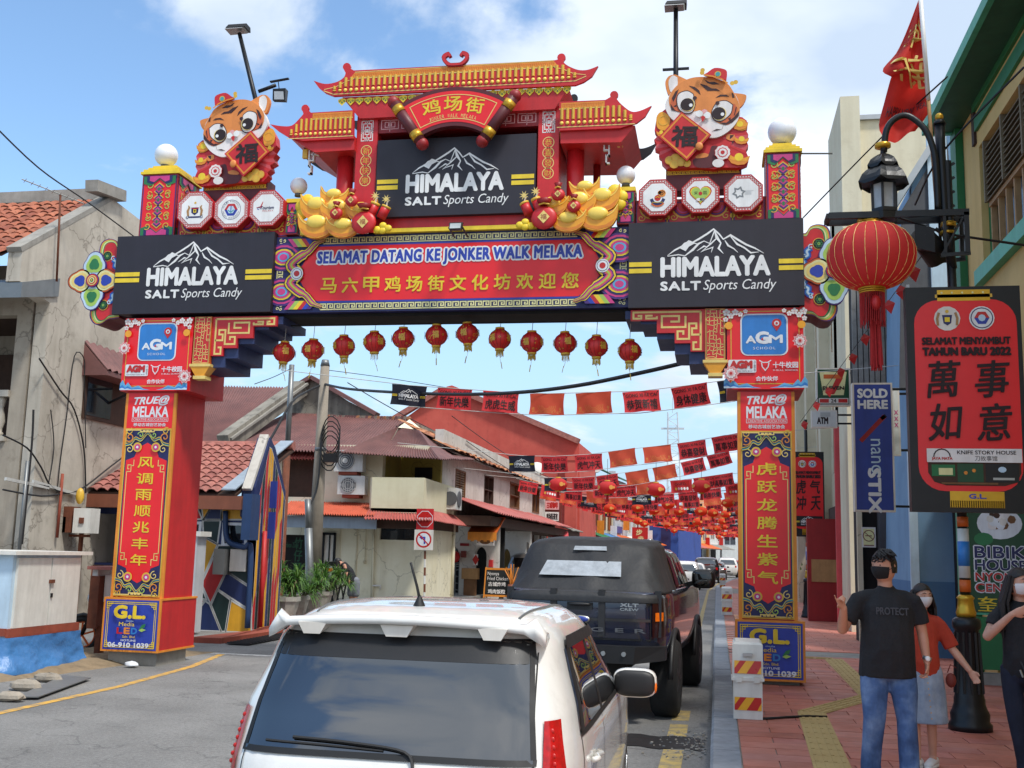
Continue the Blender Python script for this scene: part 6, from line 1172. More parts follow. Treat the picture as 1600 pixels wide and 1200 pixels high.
b=MB('grey_fascia');Fc.box(b,u0,z0-.42,u1,z0-.06,.9,.96,'grey_fascia');Fc.box(b,u0,z0-.1,u1,z0-.06,.02,.9,'timber_dark');b.build('shop_fascia',CH)
slope(CH,'window_canopy',(Fc.p(W1[0]-.2,W1[3]-.05,.5),Fc.p(W1[2]+.3,W1[3]-.05,.5),Fc.p(W1[2]+.3,W1[3]+.25,0),Fc.p(W1[0]-.2,W1[3]+.25,0)),16,'roof_red')
slope(CH,'main_roof',(B(345,700,CY-.6),B(601,708,CY-.6),B(638,655,CY+3.6),B(450,645,CY+3.6)),52,'roof_maroon',.035)
slope(CH,'hip_roof',(B(534,706,CY-.9),B(686,717,CY-.9),B(654,672,CY+2.2),B(622,668,CY+1.2)),34,'roof_maroon',.03);slope(CH,'hip_roof',(B(686,717,CY-.9),aY(742,718,39.5),aY(690,700,39.5),B(654,672,CY+2.2)),20,'roof_maroon',.03)
b=MB('plaster_cream');b.poly([B(601,706,CY-.5),B(622,669,CY+1.2),B(640,658,CY+3.6)]);b.poly([B(610,690,CY+.2),B(640,655,CY+3.5),B(660,672,CY+3.2),B(622,668,CY+1)]);b.build('roof_gusset',CH)
slope(CH,'left_roof',(B(300,694,CY-.6),B(352,697,CY-.6),B(458,606,CY+5),B(300,602,CY+5)),36,'roof_maroon',.035)
b=MB('plaster_mould');b.obox(B(350,692,CY-.7),B(470,606,CY+3.6),.45,.55,'plaster_mould');b.obox(B(352,686,CY-.7),B(472,600,CY+3.6),.55,.08,'concrete');b.prism([B(x,y,CY+3.8)for x,y in((450,655),(452,615),(470,600),(487,592),(505,602),(540,625),(585,648),(600,660))][::-1],(0,.35,0),'plaster_mould');b.build('mouldy_gable',CH)
b=MB('clay_old')
for p,q in(((452,612),(488,590)),((488,590),(590,648))):b.obox(B(*p,CY+3.75),B(*q,CY+3.75),.5,.14,'roof_maroon')
for i in range(36):p=B(478+i*4.6,651+.08*i,CY+3.55);b.cyl(p+V((0,-.12,0)),p+V((0,.1,.02)),.07,.06,6,rnd.choice(('ridge','clay_old','roof_maroon')))
b.build('ridge_tiles',CH)
b=MB('dark_in');Fc.box(b,D1[0],D1[1],D1[2],D1[3],-.28,-.2,'dark_in');a=Fc.fr(b,-.2);a.a_text('Bamboo Zone',D1[0]+.1,D1[3]-.42,D1[2]-.35,D1[3]-.25,'sign_green',.02);a.a_text('竹\n仔\n园',D1[2]-.5,.9,D1[2]-.2,2.1,'sign_green',.02);a.a_rect(D1[0]+1.1,1.0,D1[0]+1.45,1.5,'steel');b.build('shop_entrance',CH)
b=MB('metal_dark');g0,g1,gt_=uz(505,850)[0],uz(525,850)[0],uz(510,832)[1]
for u in(g0,g1-.05):Fc.box(b,u,.05,u+.07,gt_,.06,.12)
Fc.box(b,g0,gt_-.08,g1,gt_,.06,.12);Fc.box(b,g0+.07,.1,g1-.05,gt_-.08,.02,.05,'offwhite');Fc.box(b,(g0+g1)/2,.1,(g0+g1)/2+.04,gt_-.08,.05,.08);b.build('gate',CH)
d0,d1=uz(528,900)[0],uz(582,900)[0];dt=uz(560,822)[1];b=MB('plaster_cream')
for u in(d0,(d0+d1)/2-.01,d1-.04):Fc.box(b,u,.2,u+.04,dt-.1,.0,.03,'plaster_beige')
b.tube([Fc.p(d0+.9,2.6,.04),Fc.p(d0+.9,1.4,.04)],.02,5,'plaster_beige');b.ball(Fc.p(d0+.9,1.35,.05),.06,8,5,'plaster_beige');Fc.box(b,d0,0,d1+.1,.16,0,.25,'concrete');b.build('door_frame',CH)
b=MB('wire_white');b.tube([Fc.p(uz(584,0+830)[0],3,.06),Fc.p(uz(583,940)[0],.1,.06)],.035,6,'plaster_cream');b.tube([Fc.p(*uz(583,915),.07),Fc.p(*uz(596,915),.07),Fc.p(*uz(596,920),.12)],.03,6,'offwhite');b.tube([V((P3.x+.05,38.0,zp0)),V((P3.x+.05,38.0,.1))],.06,8,'plaster_cream');b.build('wall_pipe',CH)
for i,(x0,y0,x1,y1,lab)in enumerate(((523,703,566,737,'white air-conditioner unit with a red badge, upper of the pair on the cream wall'),(528,743,569,773,'white air-conditioner unit with a striped grille, lower of the pair on the cream wall'))):
 u0,z1=uz(x0,y0,.5);u1,z0=uz(x1,y1,.5);t=thing('air_conditioner',lab,'air conditioner',Fc.p(u0,z0,.5),'air conditioners on the cream wall');b=MB('ac_white');Fc.box(b,u0,z0,u1,z1,.15,.5,'ac_white');b.build('casing',t);cu,cz=u0+(u1-u0)*.4,(z0+z1)/2
 b=MB('plastic_grey');c=Fc.p(cu,cz,.5);b.cyl(c+V((0,.0,0)),c+V((0,-.03,0)),(z1-z0)*.42,None,20,'plastic_grey');b.cyl(c,c+V((0,-.05,0)),(z1-z0)*(.13 if i==0 else .02),None,12,'ac_white');a=Fc.fr(b,.533)
 for k in range(3):a.a_ring(cu,cz,(z1-z0)*(.2+.1*k),.012,'ac_white',20)
 if i:
  for k in range(7):a.a_line([(cu-(z1-z0)*.38+k*(z1-z0)*.127,cz-.22),(cu-(z1-z0)*.38+k*(z1-z0)*.127,cz+.22)],.012,'ac_white')
 else:a=Fc.fr(b,.502);a.a_rect(u1-.24,z1-.12,u1-.04,z1-.05,'tape_red')
 b.build('fan_grille',t);b=MB('rust');Fc.box(b,u0+.15,z0-.1,u1-.2,z0,.02,.45,'kerb_red');b.build('bracket',t)
XS=-9.35;Fw=Face((XS,38.2,0),(0,1));wz=lambda px,py,d=0:Fw.uz(px,py,d)
WH=thing('white_shophouse','peeling white shophouse with shuttered upper windows and red tin canopy','building',(XS,45,0))
uE=wz(868,800)[0];zc,zt=wz(760,800)[1],7.0;print('white',uE,zc,wz(713,700),wz(850,745))
zt=wz(760,715)[1]
wins=[]
for(x0,y0,x1,y1)in((712,732,726,786),(757,741,770,790),(797,752,811,796),(832,761,842,803)):
 u0,za=wz(x0,y0);u1,zb2=wz(x1,y1);wins.append((u0,zb2,u1,za))
b=MB('plaster_white');Fw.wall(b,-1.5,zc-.6,uE,zt+.35,wins,.3,'plaster_white');b.build('upper_wall',WH)
b=MB('timber');h=wins[0];f_=Fw.win(WH,h,.1,'timber','dark_in',1)
for k in range(12):z=h[1]+.08+(h[3]-h[1]-.12)*k/12;b=b if k else MB('louver');Fw.box(b,h[0]+.08,z,h[2]-.08,z+.05,-.08,-.02,'louver')
b.build('louvers',f_)
Fw.win(WH,wins[1],.2,'timber_dark','dark_in',1,rows=2);f_=Fw.win(WH,wins[2],.2,'timber','timber',0,rows=2);f_=Fw.win(WH,wins[3],.12,'timber','timber_dark',1)
b=MB('ac_white');u0,z1=wz(715,762,.5);Fw.box(b,u0,z1-.75,u0+.9,z1,.05,.45,'ac_white');c=Fw.p(u0+.45,z1-.38,.45);b.cyl(c,c+Fw.n*.03,.28,None,16,'plastic_grey');b.cyl(Fw.p(u0,z1-.38,.25),Fw.p(u0-.03,z1-.38,.25),.25,None,16,'plastic_grey');tag(b.build('air_conditioner'),'white air-conditioner unit under the louvred window of the white shophouse','air conditioner')
slope(WH,'red_canopy',(Fw.p(-.2,zc-.25,1.7),Fw.p(uE-5,zc-.25,1.7),Fw.p(uE-5,zc+.35,0),Fw.p(-.2,zc+.35,0)),46,'roof_red',.03)
slope(WH,'grey_canopy',(Fw.p(uE-5,zc-.35,1.6),Fw.p(uE+.5,zc-.35,1.6),Fw.p(uE+.5,zc+.2,0),Fw.p(uE-5,zc+.2,0)),26,'roof_grey',.03)
b=MB('timber_dark');Fw.box(b,0,zc-.7,uE,zc-.35,.02,1.45,'timber_dark');b.build('canopy_beams',WH)
ed=lambda px,py,X:aX(px,py,X)
e0,e1=aX(690,712,XS+.7),aX(800,752,XS+.7);r0,r1=e0+V((-2.2,0,1.25)),e1+V((-2.2,0,1.25));ud=V((0,1,0));vd2=V((-1.9,0,1.0)).normalized()
b=MB('timber_dark');print('eave',aX(700,700,XS+.2),aX(795,740,XS+.2),zt);ev=aX(700,701,XS+.3);zt=ev.z;oo=V((XS+.35,36.6,zt-.1));b.hexa([oo,oo+V((0,uE-3,0)),oo+V((0,uE-3,0))+vd2*2.1,oo+vd2*2.1],[p+V((0,0,.05))for p in(oo,oo+V((0,uE-3,0)),oo+V((0,uE-3,0))+vd2*2.1,oo+vd2*2.1)],'timber_dark');b.build('roof_deck',WH)
tile_roof(WH,oo+V((0,0,.12)),(0,1,0),vd2,24,6,(uE-3)/24,.37,'clay_old',.04)
b=MB('plaster_mould');b.obox(oo+vd2*2.15+V((0,1.2,.0)),oo+vd2*2.15+V((0,uE-4,.0)),.5,.35,'plaster_mould');b.build('ridge',WH)
LW=thing('arcade','white plaster street arcade with a barred arch, dark doorway and yellow arch','arcade',(-10.5,41,0))
def arch_wall(Y,x0,x1,zt_,arches,mat,par):
 cur=x0;b=MB(mat)
 for(a0,a1,zs,r)in arches:
  b.box(cur,Y,0,a0,Y+.35,zt_);c=(a0+a1)/2;n=12
  for i in range(n):
   t0,t1=math.pi*i/n,math.pi*(i+1)/n;xa,xb=c-(a1-a0)/2*math.cos(t0),c-(a1-a0)/2*math.cos(t1);za,zb=zs+r*math.sin(t0),zs+r*math.sin(t1)
   b.hexa([(xa,Y,za),(xb,Y,zb),(xb,Y+.35,zb),(xa,Y+.35,za)],[(xa,Y,zt_),(xb,Y,zt_),(xb,Y+.35,zt_),(xa,Y+.35,zt_)])
  cur=a1
 b.box(cur,Y,0,x1,Y+.35,zt_);return b.build('arch_wall',par)
YL=40.6;bx=lambda px:aY(px,880,YL).x;bzz=lambda py:aY(730,py,YL).z
arch_wall(YL,bx(686),bx(778),zc-.4,[(bx(692),bx(718),bzz(875),bzz(852)-bzz(875)),(bx(741),bx(760),bzz(868),bzz(854)-bzz(868))],'plaster_white',LW)
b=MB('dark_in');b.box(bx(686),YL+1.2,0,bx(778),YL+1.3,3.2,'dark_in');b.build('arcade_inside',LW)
b=MB('metal_grey');c=(bx(692)+bx(718))/2
for k in range(5):x=bx(693)+(bx(717)-bx(693))*k/4;b.tube([(x,YL+.1,.1),(x,YL+.1,2.6)],.02,4)
for z in(.2,1.2,1.28):b.obox((bx(692),YL+.1,z),(bx(718),YL+.1,z),.03,.04)
a=b.frame((0,YL+.08,0));
for k in range(6):a.a_ring(c+(-.25 if k%2 else .25),1.5+.25*(k//2)*1.3,.17,.03,'metal_grey',12);a.a_ring(c+(-.25 if k%2 else .25),.45+.25*(k//2),.13,.03,'metal_grey',12)
b.build('iron_gate',LW)
b=MB('lantern_red');
for px,py in((700,868),(710,870)):b.ball(aY(px,py,YL-.1),(.22,.15,.22),12,8,'red')
b.build('red_gate_lanterns',LW)
def sgn(px0,py0,px1,py1,Y,m_,name,lab,cat,th=.05,par=None):
 p,q=aY(px0,py1,Y),aY(px1,py0,Y);b=MB(m_);b.box(p.x,Y-th,p.z,q.x,Y,q.z,m_);o=b.build(name,par)
 if not par:tag(o,lab,cat)
 return o,(p.x,p.z,q.x,q.z),Y-th
sgn(719,849,733,853,YL,'red_dark','sign_plate','','',.04,LW);sgn(721,861,729,871,YL,'wood_red','letter_box','','',.12,LW);sgn(765,875,771,886,YL,'red','letter_box','','',.2,LW)
o,r,y=sgn(740,866,747,883,YL-.1,'flower_white','poster_board','white poster with a red diamond beside the dark doorway','poster',.04);a=MB().frame((0,y,0));cx,cz=(r[0]+r[2])/2,(r[1]+r[3])/2;a.a_poly([(cx,cz+.2),(cx+.13,cz),(cx,cz-.2),(cx-.13,cz)],'tape_red');a.build('diamond',o)
o,r,y=sgn(745,834,773,852,YL-1.4,'flower_white','food_sign','white sign with a picture of golden food below the orange awning','sign',.08);a=MB().frame((0,y,0));cx,cz=(r[0]+r[2])/2,(r[1]+r[3])/2
for i in range(12):a.a_disc(cx+.16*math.cos(i*1.3)*(.4+i/18),cz+.05+.09*math.sin(i*2.1),.06,'orange' if i%2 else 'gold',8);a.up(.3)
a.a_disc(cx,cz-.08,.2,'timber',12,1,0,.09)
for sx in(-1,1):
 for k in range(4):a.a_rect(cx+sx*.28-.02,cz-.12+.07*k,cx+sx*.28+.02,cz-.09+.07*k,'ink')
a.build('print',o)
p0,p1=aY(735,822,YL-1.2),aY(776,838,YL-1.6);b=MB('orange');b.hexa([(p0.x,YL-1.6,p1.z+.1),(p1.x,YL-1.6,p1.z+.1),(p1.x,YL,p0.z+.35),(p0.x,YL,p0.z+.35)],[(p0.x,YL-1.6,p1.z+.14),(p1.x,YL-1.6,p1.z+.14),(p1.x,YL,p0.z+.39),(p0.x,YL,p0.z+.39)],'orange_deep')
for k in range(9):x=p0.x+(p1.x-p0.x)*k/9;b.box(x,YL-1.62,p1.z-.15-.05*(k%2),x+(p1.x-p0.x)/9,YL-1.6,p1.z+.14,'orange')
tag(b.build('awning'),'small orange awning with a scalloped edge over the food sign','awning')
YL2=47.5;b2=lambda px:aY(px,880,YL2).x;z2=lambda py:aY(800,py,YL2).z
arch_wall(YL2,b2(772),b2(828),zc-.4,[(b2(784),b2(798),z2(878),z2(858)-z2(878)),(b2(822),b2(826),z2(850),.1)],'plaster_white',LW)
b=MB('plaster_ochre');b.box(b2(780),YL2+.8,z2(890),b2(802),YL2+.9,z2(850),'plaster_ochre');b.box(b2(780),YL2+.79,0,b2(802),YL2+.9,z2(891),'dark_in');b.build('yellow_wall',LW)
b=MB('concrete');b.box(-12,36,-.01,-8.75,66,.14,'concrete');S(b.build('left_pavement'))
b=MB('dark_in');Fw.box(b,9.5,.1,uE,zc-.5,-.6,-.5,'timber_dark');
for k in range(7):Fw.box(b,10+k*2.4,.14,10.4+k*2.4,zc-.5,-.2,.0,'plaster_white')
b.build('street_wall',WH)
t=thing('shop_sign','wooden balcony sign with a pink and a white lettered board above the red awning','sign',aX(860,810,XS+1));p,q=aY(842,817,60),aY(878,781,60);b=MB('wood_red');b.box(p.x,60,p.z,q.x,60.15,q.z,'wood_red');b.build('board',t)
for j,m_ in((0,'flower_white'),(1,'pink_pale')):z=p.z+.12+j*(q.z-p.z)*.48;b=MB(m_);b.box(p.x+.35,59.9,z,q.x-.15,59.99,z+(q.z-p.z)*.38,m_);a=b.frame((0,59.9,0));a.a_text('古城咖啡' if j else '鸡场街茶室',p.x+.42,z+.06,q.x-.2,z+(q.z-p.z)*.33,'tape_red' if j else 'ink',.03);b.build('sign_panel',t)
b=MB('red');b.box(p.x+.05,59.88,p.z,p.x+.3,59.98,q.z,'red')
for k in range(8):b.box(p.x-.25,59.9,p.z+.1+k*.16,p.x,60,p.z+.16+k*.16,'plastic_white')
b.build('red_strip',t)
b=MB('banner_pink');p,q=aY(847,836,57),aY(892,851,57);b.hexa([(p.x,57.0,p.z+.2),(p.x+1.2,56.4,q.z+.02),(q.x,56.4,q.z+.02),(q.x-.3,58,p.z+.2)],[(p.x,57.0,p.z+.24),(p.x+1.2,56.4,q.z+.06),(q.x,56.4,q.z+.06),(q.x-.3,58,p.z+.24)],'banner_pink');b.box(p.x+1.2,56.36,q.z-.18,q.x,56.4,q.z+.06,'red_dark');tag(b.build('awning'),'dark red folding awning over the street under the wooden balcony sign','awning')
RY=66;RB=thing('red_gable_building','tall brick-red building with a broad stepped gable rising behind the white shophouse','building',(aY(780,800,RY).x,RY,0))
prf=[(560,690),(638,650),(668,628),(690,612),(698,604),(706,602),(716,606),(722,614),(750,620),(830,655),(905,692),(906,900),(560,900)]
b=MB('plaster_redwall');q=[aY(x,y,RY)for x,y in prf];
for p in q[-2:]:p.z=0
b.prism(q[::-1],(0,9,0),'plaster_redwall');b.build('gable_wall',RB)
b=MB('plaster_redwall')
for(x0,y0),(x1,y1)in(((560,688),(690,610)),((722,612),(905,690))):b.obox(aY(x0,y0,RY-.1),aY(x1,y1,RY-.1),.5,.32,'clay_pink')
b.build('coping',RB)
b=MB('plaster_redwall');p=aY(893,712,RY-.6);zz=p.z;
for z0,z1,w_ in((0,zz,.7),(zz-.3,zz-.02,.95),(5.0,5.3,.9)):b.box(p.x-w_/2,RY-.6-w_*.2,z0,p.x+w_/2,RY,z1,'plaster_redwall')
b.build('pilaster',RB)
for px,py,Y,lab in((842,730,58,'white satellite dish beside the red gable, above the small second bunting row'),(975,790,84,'white satellite dish on the crowded roofs over the street, left of the blue wall'),(930,730,76,'round wire dish above the farther left roofs')):
 t=thing('satellite_dish',lab,'dish',aY(px,py,Y),'satellite dishes on the roofs');c=aY(px,py,Y);b=MB('plastic_white');b.lathe([(.02,0),(.2,-.02),(.38,-.08),(.42,-.1),(.38,-.05),(.02,.02)],(0,0,0),16,'plastic_white');o=b.build('dish',t,local=True);o.rotation_euler=(1.0,0,.5);b=MB('metal_grey');b.tube([(0,0,0),(0,.2,-.3),(0,.2,-.9)],.03,5);b.build('mount',t,local=True)
r2=random.Random(21);y=75.2;i=0
spec=[('plaster_redwall',6.6,'brown-red shop with red shutters and a green tin canopy past the gable','roof_grey','green_paint','wood_red'),('plaster_beige',6.2,'narrow shop with blue tarpaulin and orange awning beyond the red gable','clay_old','tarp','orange_deep'),('plaster_pale',7.8,'dark green topped shop behind the dishes','green_eave','orange_deep','timber_dark'),('plaster_pale',6.2,'pale shop with white ledges just before the blue wall','roof_grey','offwhite','glass_window'),('rep_white',6.4,'white shop front directly left of the blue wall','roof_grey','orange_deep','glass_window')]
def shop(y0,y1,mat,h,lab,roof,aw,wm,side=-1,xo=-9.35):
 o=V((xo+bend(y0),y0,0));e=V((xo+bend(y1),y1,0));t=thing('shop',lab,'shop',o,'shops down the street');L_=(e-o).length
 F=Face(o,(e-o))if side<0 else Face(e,(o-e));b=MB(mat);hs=[(L_*(.12+.44*k),h*.58,L_*(.42+.44*k),h*.84)for k in range(2)];hs.append((.3,.15,L_-.3,2.7));F.wall(b,0,0,L_,h,hs,.25,mat);F.box(b,0,0,.02,h,-6,-.25,mat);F.box(b,-.01,0,.3,h+.6,-.4,.12,mat);b.build('wall',t)
 for k in hs[:2]:F.win(t,k,.1,'offwhite' if wm=='glass_window' else 'timber',wm,1)
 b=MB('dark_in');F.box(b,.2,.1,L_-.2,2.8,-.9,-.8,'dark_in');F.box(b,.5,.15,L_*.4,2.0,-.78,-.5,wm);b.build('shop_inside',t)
 b=MB(roof);b.hexa([F.p(-.1,h-.05,.5),F.p(L_+.1,h-.05,.5),F.p(L_+.1,h+1.5,-3),F.p(-.1,h+1.5,-3)],[F.p(-.1,h+.08,.5),F.p(L_+.1,h+.08,.5),F.p(L_+.1,h+1.65,-3),F.p(-.1,h+1.65,-3)],roof);b.build('roof',t)
 b=MB(aw);corr(b,F.p(.1,2.75,1.7),F.p(L_-.1,2.75,1.7),F.p(L_-.1,3.35,0),F.p(.1,3.35,0),14,.04,aw);b.build('canopy',t)
 b=MB('red');zs=h*.5;F.box(b,.5,zs-.4,L_*.6,zs+.15,.05,.12,r2.choice(('red','flower_white','sign_blue','orange')));F.box(b,L_*.7,zs-.1,L_*.72,zs+.9,.1,.6,r2.choice(('tape_red','orange','white')));b.build('sign_boards',t);return t
for m_,h,lab,rf_,aw,wm in spec:y1=y+6;shop(y,y1,m_,h,lab,rf_,aw,wm);y=y1+.02
BB=thing('blue_building','tall plain blue wall standing out over the parked cars','building',(-9.35+bend(y),y,0));
pA,pB=aY(1012,780,y),aY(1060,800,y);b=MB('wall_blue_far');b.hexa([(pA.x-1,y,0),(pB.x,y,0),(pB.x+2,y+9,0),(pA.x-1,y+9,0)],[(pA.x-1,y,pA.z),(pB.x,y,pB.z),(pB.x+2,y+9,pB.z),(pA.x-1,y+9,pA.z)],'wall_blue_far');b.build('wall',BB);q=aY(1033,0+850,y);b=MB('navy');b.box(q.x,y-.05,2.2,q.x+.9,y,4.6,'navy');b.build('recess',BB)
y+=9.1
for k,(m_,h,lab)in enumerate((('rep_white',7.0,'white shop directly right of the blue wall'),('plaster_cream',6.0,'cream shop second past the blue wall'),('plaster_ochre',6.4,'ochre shop third past the blue wall'),('rep_white',6.8,'far white shop, last on the left side'))):shop(y,y+8,m_,h,lab,'roof_grey',('green_eave','roof_red','orange_deep','roof_grey')[k],'glass_window');y+=8.05
FB=thing('far_building','pale building closing the view at the far bend of the street','building',(10,150,0));F=Face((-4,152,0),(1,.1));b=MB('rep_white');hs=[(1+4*k,3.4+3*j,2.6+4*k,5+3*j)for k in range(9)for j in range(1)];F.wall(b,0,0,38,7.5,hs,.3,'rep_white');F.box(b,0,0,38,7,-3,-.5,'dark_in');b.build('wall',FB);b=MB('clay_old');b.hexa([F.p(-.5,7.4,.6),F.p(38.5,7.4,.6),F.p(38.5,9.6,-4),F.p(-.5,9.6,-4)],[F.p(-.5,7.6,.6),F.p(38.5,7.6,.6),F.p(38.5,9.8,-4),F.p(-.5,9.8,-4)],'clay_old');b.build('roof',FB)
for h in hs:F.win(FB,h,.1,'white')
t=thing('telecom_mast','pale lattice telecom mast rising above the bunting far behind the street','mast',aG(1060,905));Y=210;c0,c1=aY(1056,800,Y),aY(1051,645,Y);c0.z=0;b=MB('tel_white');w0,w1=1.6,.9
for sx,sy in((-1,-1),(1,-1),(1,1),(-1,1)):b.tube([c0+V((sx*w0,sy*w0,0)),c1+V((sx*w1,sy*w1,0))],.1,4)
for k in range(22):
 p,q=c0.lerp(c1,k/22),c0.lerp(c1,(k+1)/22);w_=w0+(w1-w0)*k/22;s_=1 if k%2 else-1;b.tube([p+V((-s_*w_,-w_,0)),q+V((s_*w_,-w_,0))],.06,4);b.tube([p+V((-w_,-w_,0)),p+V((w_,-w_,0))],.05,4)
b.box(c1.x-2.2,Y-.3,c1.z-3.2,c1.x+2.2,Y+.3,c1.z-2.9,'tel_white');b.tube([c1,c1+V((0,0,3))],.06,4);b.build('lattice',t)
XR=3.9;RG=thing('green_trimmed_building','ochre building with deep green eave, green bands and louvred windows at the right edge','building',(XR,12,0))
YC=aX(1513,420,XR).y;Fg=Face((XR,YC,0),(0,-1));gu=lambda px,py,d=0:Fg.uz(px,py,d)
zt=gu(1512,185)[1];wl_,wz1=gu(1530,245);wz0=gu(1530,430)[1];hs=[(wl_,wz0,wl_+3.4,gu(1600,130 if False else 175)[1]if False else wz1+.15),(.8,.2,3.6,3.0)]
b=MB('plaster_ochre');Fg.wall(b,0,0,12,zt,hs,.3,'plaster_ochre');b.box(XR,YC-.02,0,XR+5,YC+.3,zt,'plaster_ochre');b.build('street_wall',RG)
b=MB('green_eave');Fg.box(b,-.2,zt,12,zt+.25,-4,.5,'green_eave');Fg.box(b,-.25,zt-.02,12,zt+.14,.5,.58,'green_mint');Fg.box(b,-.3,zt-.02,-.2,zt+.5,-4,.5,'green_mint');b.build('eave',RG)
b=MB('green_paint');Fg.box(b,-.38,0,-.01,zt-.01,-.3,.12,'green_paint');Fg.box(b,-.52,0,-.38,zt-.01,-.3,.05,'green_mint');b.build('corner_band',RG)
b=MB('green_mint');zg=wz1+.75
for k in range(2):Fg.box(b,wl_-.15+.12*k,zg-.34*k,8,zg-.34*k+.22,.0,.05,'green_paint')
Fg.box(b,wl_-.25,zg-.5,wl_-.1,zg+.3,0,.04,'timber_dark');b.build('green_band',RG)
h=hs[0];b=MB('green_mint');Fg.box(b,h[0]-.1,h[1]-.22,h[2]+1,h[1],0,.12,'green_mint');Fg.box(b,h[0],h[1],h[0]+.22,h[3],-.28,-.1,'green_paint');b.build('window_sill',RG)
b=MB('plaster_ochre');zm=h[1]+(h[3]-h[1])*.47
for k in range(8):u=h[0]+.2+k*.42;Fg.box(b,u,h[1],u+.06,zm,-.16,-.08,'timber_pale')
Fg.box(b,h[0]+.2,zm,h[2],zm+.07,-.16,-.06,'timber_pale');wf=b.build('window',RG);b=MB('window_sky');Fg.box(b,h[0],h[1],h[2],zm,-.22,-.18,'window_sky');b.build('pane',wf);b=MB('louver')
for k in range(10):
 z=zm+.12+k*(h[3]-zm-.12)/10;b.hexa([Fg.p(h[0]+.2,z,-.16),Fg.p(h[2],z,-.16),Fg.p(h[2],z-.05,-.02),Fg.p(h[0]+.2,z-.05,-.02)],[Fg.p(h[0]+.2,z+.015,-.16),Fg.p(h[2],z+.015,-.16),Fg.p(h[2],z-.035,-.02),Fg.p(h[0]+.2,z-.035,-.02)],'louver')
for k in range(4):u=h[0]+.2+k*1.0;Fg.box(b,u,zm+.07,u+.06,h[3],-.2,-.0,'louver')
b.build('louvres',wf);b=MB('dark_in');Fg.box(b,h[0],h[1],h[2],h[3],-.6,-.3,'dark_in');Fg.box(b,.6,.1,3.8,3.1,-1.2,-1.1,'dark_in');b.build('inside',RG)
YB=20.6;RBB=thing('pale_blue_building','narrow pale blue building with a dark slanting parapet, squeezed beside the green corner','building',(3.6,YB,0));b=MB('plaster_bluep');c=lambda px,py,Y=YB:aY(px,py,Y)
q=[c(1424,900),c(1512,900),c(1512,185),c(1480,195),c(1446,245),c(1424,290)];q[0].z=0;q[1].z=0;zs=c(1430,908).z
b.prism([V((q[0].x,YB,zs)),V((q[1].x,YB,zs)),*q[2:]],(0,3,0),'plaster_bluep');b.box(q[0].x,YB-.02,0,q[1].x,YB+3,zs,'plaster_blued');b.build('wall',RBB)
b=MB('plaster_greyd');b.obox(c(1481,188),c(1378,352),.5,.12,'steel');b.prism([c(1405,610),c(1408,330),c(1478,215),c(1482,250),c(1482,430),c(1430,610)],(0,-.05,0),'plaster_greyd');b.build('parapet',RBB);b=MB('rep_white');b.box(q[0].x-.02,YB-.12,0,q[0].x+.12,YB-.03,zs+2.3,'sky_pale');b.box(q[1].x-.45,YB-.1,3,q[1].x-.1,YB-.03,q[2].z-.3,'sky_pale');b.build('pilaster',RBB)
b=MB('dark_in');x0,x1=c(1491,900).x,c(1516,900).x;b.box(x0,YB-.5,0,x1,YB-.03,c(1500,735).z,'dark_in');b.build('doorway',RBB);b=MB('rep_white')  # near-black box puts the shade of the narrow gap into colour, no real doorway
for z,m_,h_ in((.5,'red',.5),(1.1,'pink',.35),(1.6,'sky_print',.5),(2.3,'orange',.12),(2.6,'flower_white',.4)):b.box(x0+.06,YB-.54,z,x0+.2,YB-.51,z+h_,m_)
b.build('gap_posters',RBB)
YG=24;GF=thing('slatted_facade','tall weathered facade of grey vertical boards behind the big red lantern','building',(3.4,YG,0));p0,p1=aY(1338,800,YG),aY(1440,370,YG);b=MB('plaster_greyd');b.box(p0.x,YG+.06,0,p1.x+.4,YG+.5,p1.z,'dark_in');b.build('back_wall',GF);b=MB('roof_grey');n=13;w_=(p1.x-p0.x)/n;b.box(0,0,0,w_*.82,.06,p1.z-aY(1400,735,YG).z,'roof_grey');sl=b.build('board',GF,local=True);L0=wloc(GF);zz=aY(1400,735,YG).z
for k in range(n):
 p=V((p0.x+w_*k,YG+rnd.uniform(-.015,.015),zz))-L0
 if k==0:sl.location=p
 else:inst(sl,'board',GF,p)
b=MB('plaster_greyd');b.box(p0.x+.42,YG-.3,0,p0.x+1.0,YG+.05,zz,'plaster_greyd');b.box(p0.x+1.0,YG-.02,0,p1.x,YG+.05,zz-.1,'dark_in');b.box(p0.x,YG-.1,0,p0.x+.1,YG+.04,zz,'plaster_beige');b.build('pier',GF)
YT=27;XT=3.35;TB=thing('beige_building','tall beige building with vertical fins and a square corner tower on the right','building',(XT,YT,0));F=Face((XT,YT+34,0),(0,-1));tz=aY(1330,150,YT).z;q0,q1=aY(1318,400,YT),aY(1349,400,YT);tx=q0.x
b=MB('plaster_sand');b.box(tx,YT,0,q1.x,YT+3,tz,'plaster_sand');b.box(q1.x,YT+.4,0,q1.x+6,YT+4,aY(1385,187,YT+.4).z,'plaster_sand');b.build('corner_tower',TB);b=MB('plaster_pale');zz=aY(1385,187,YT+.4).z;b.box(q1.x,YT+.3,zz,q1.x+6,YT+4,zz+.12,'steel');b.build('coping',TB)
ht=aX(1255,300,tx+.3).z;Fb=Face((tx+.3,YT+33,0),(0,-1));b=MB('plaster_beige');hl=tz-2.6
hs=[(2+5*k,4.3+3.6*j,5.5+5*k,6.6+3.6*j)for k in range(6)for j in range(2)];Fb.wall(b,0,3.2,30,hl,hs,.3,'plaster_beige');Fb.box(b,0,hl,30.2,hl+.3,-.3,.2,'plaster_sand')
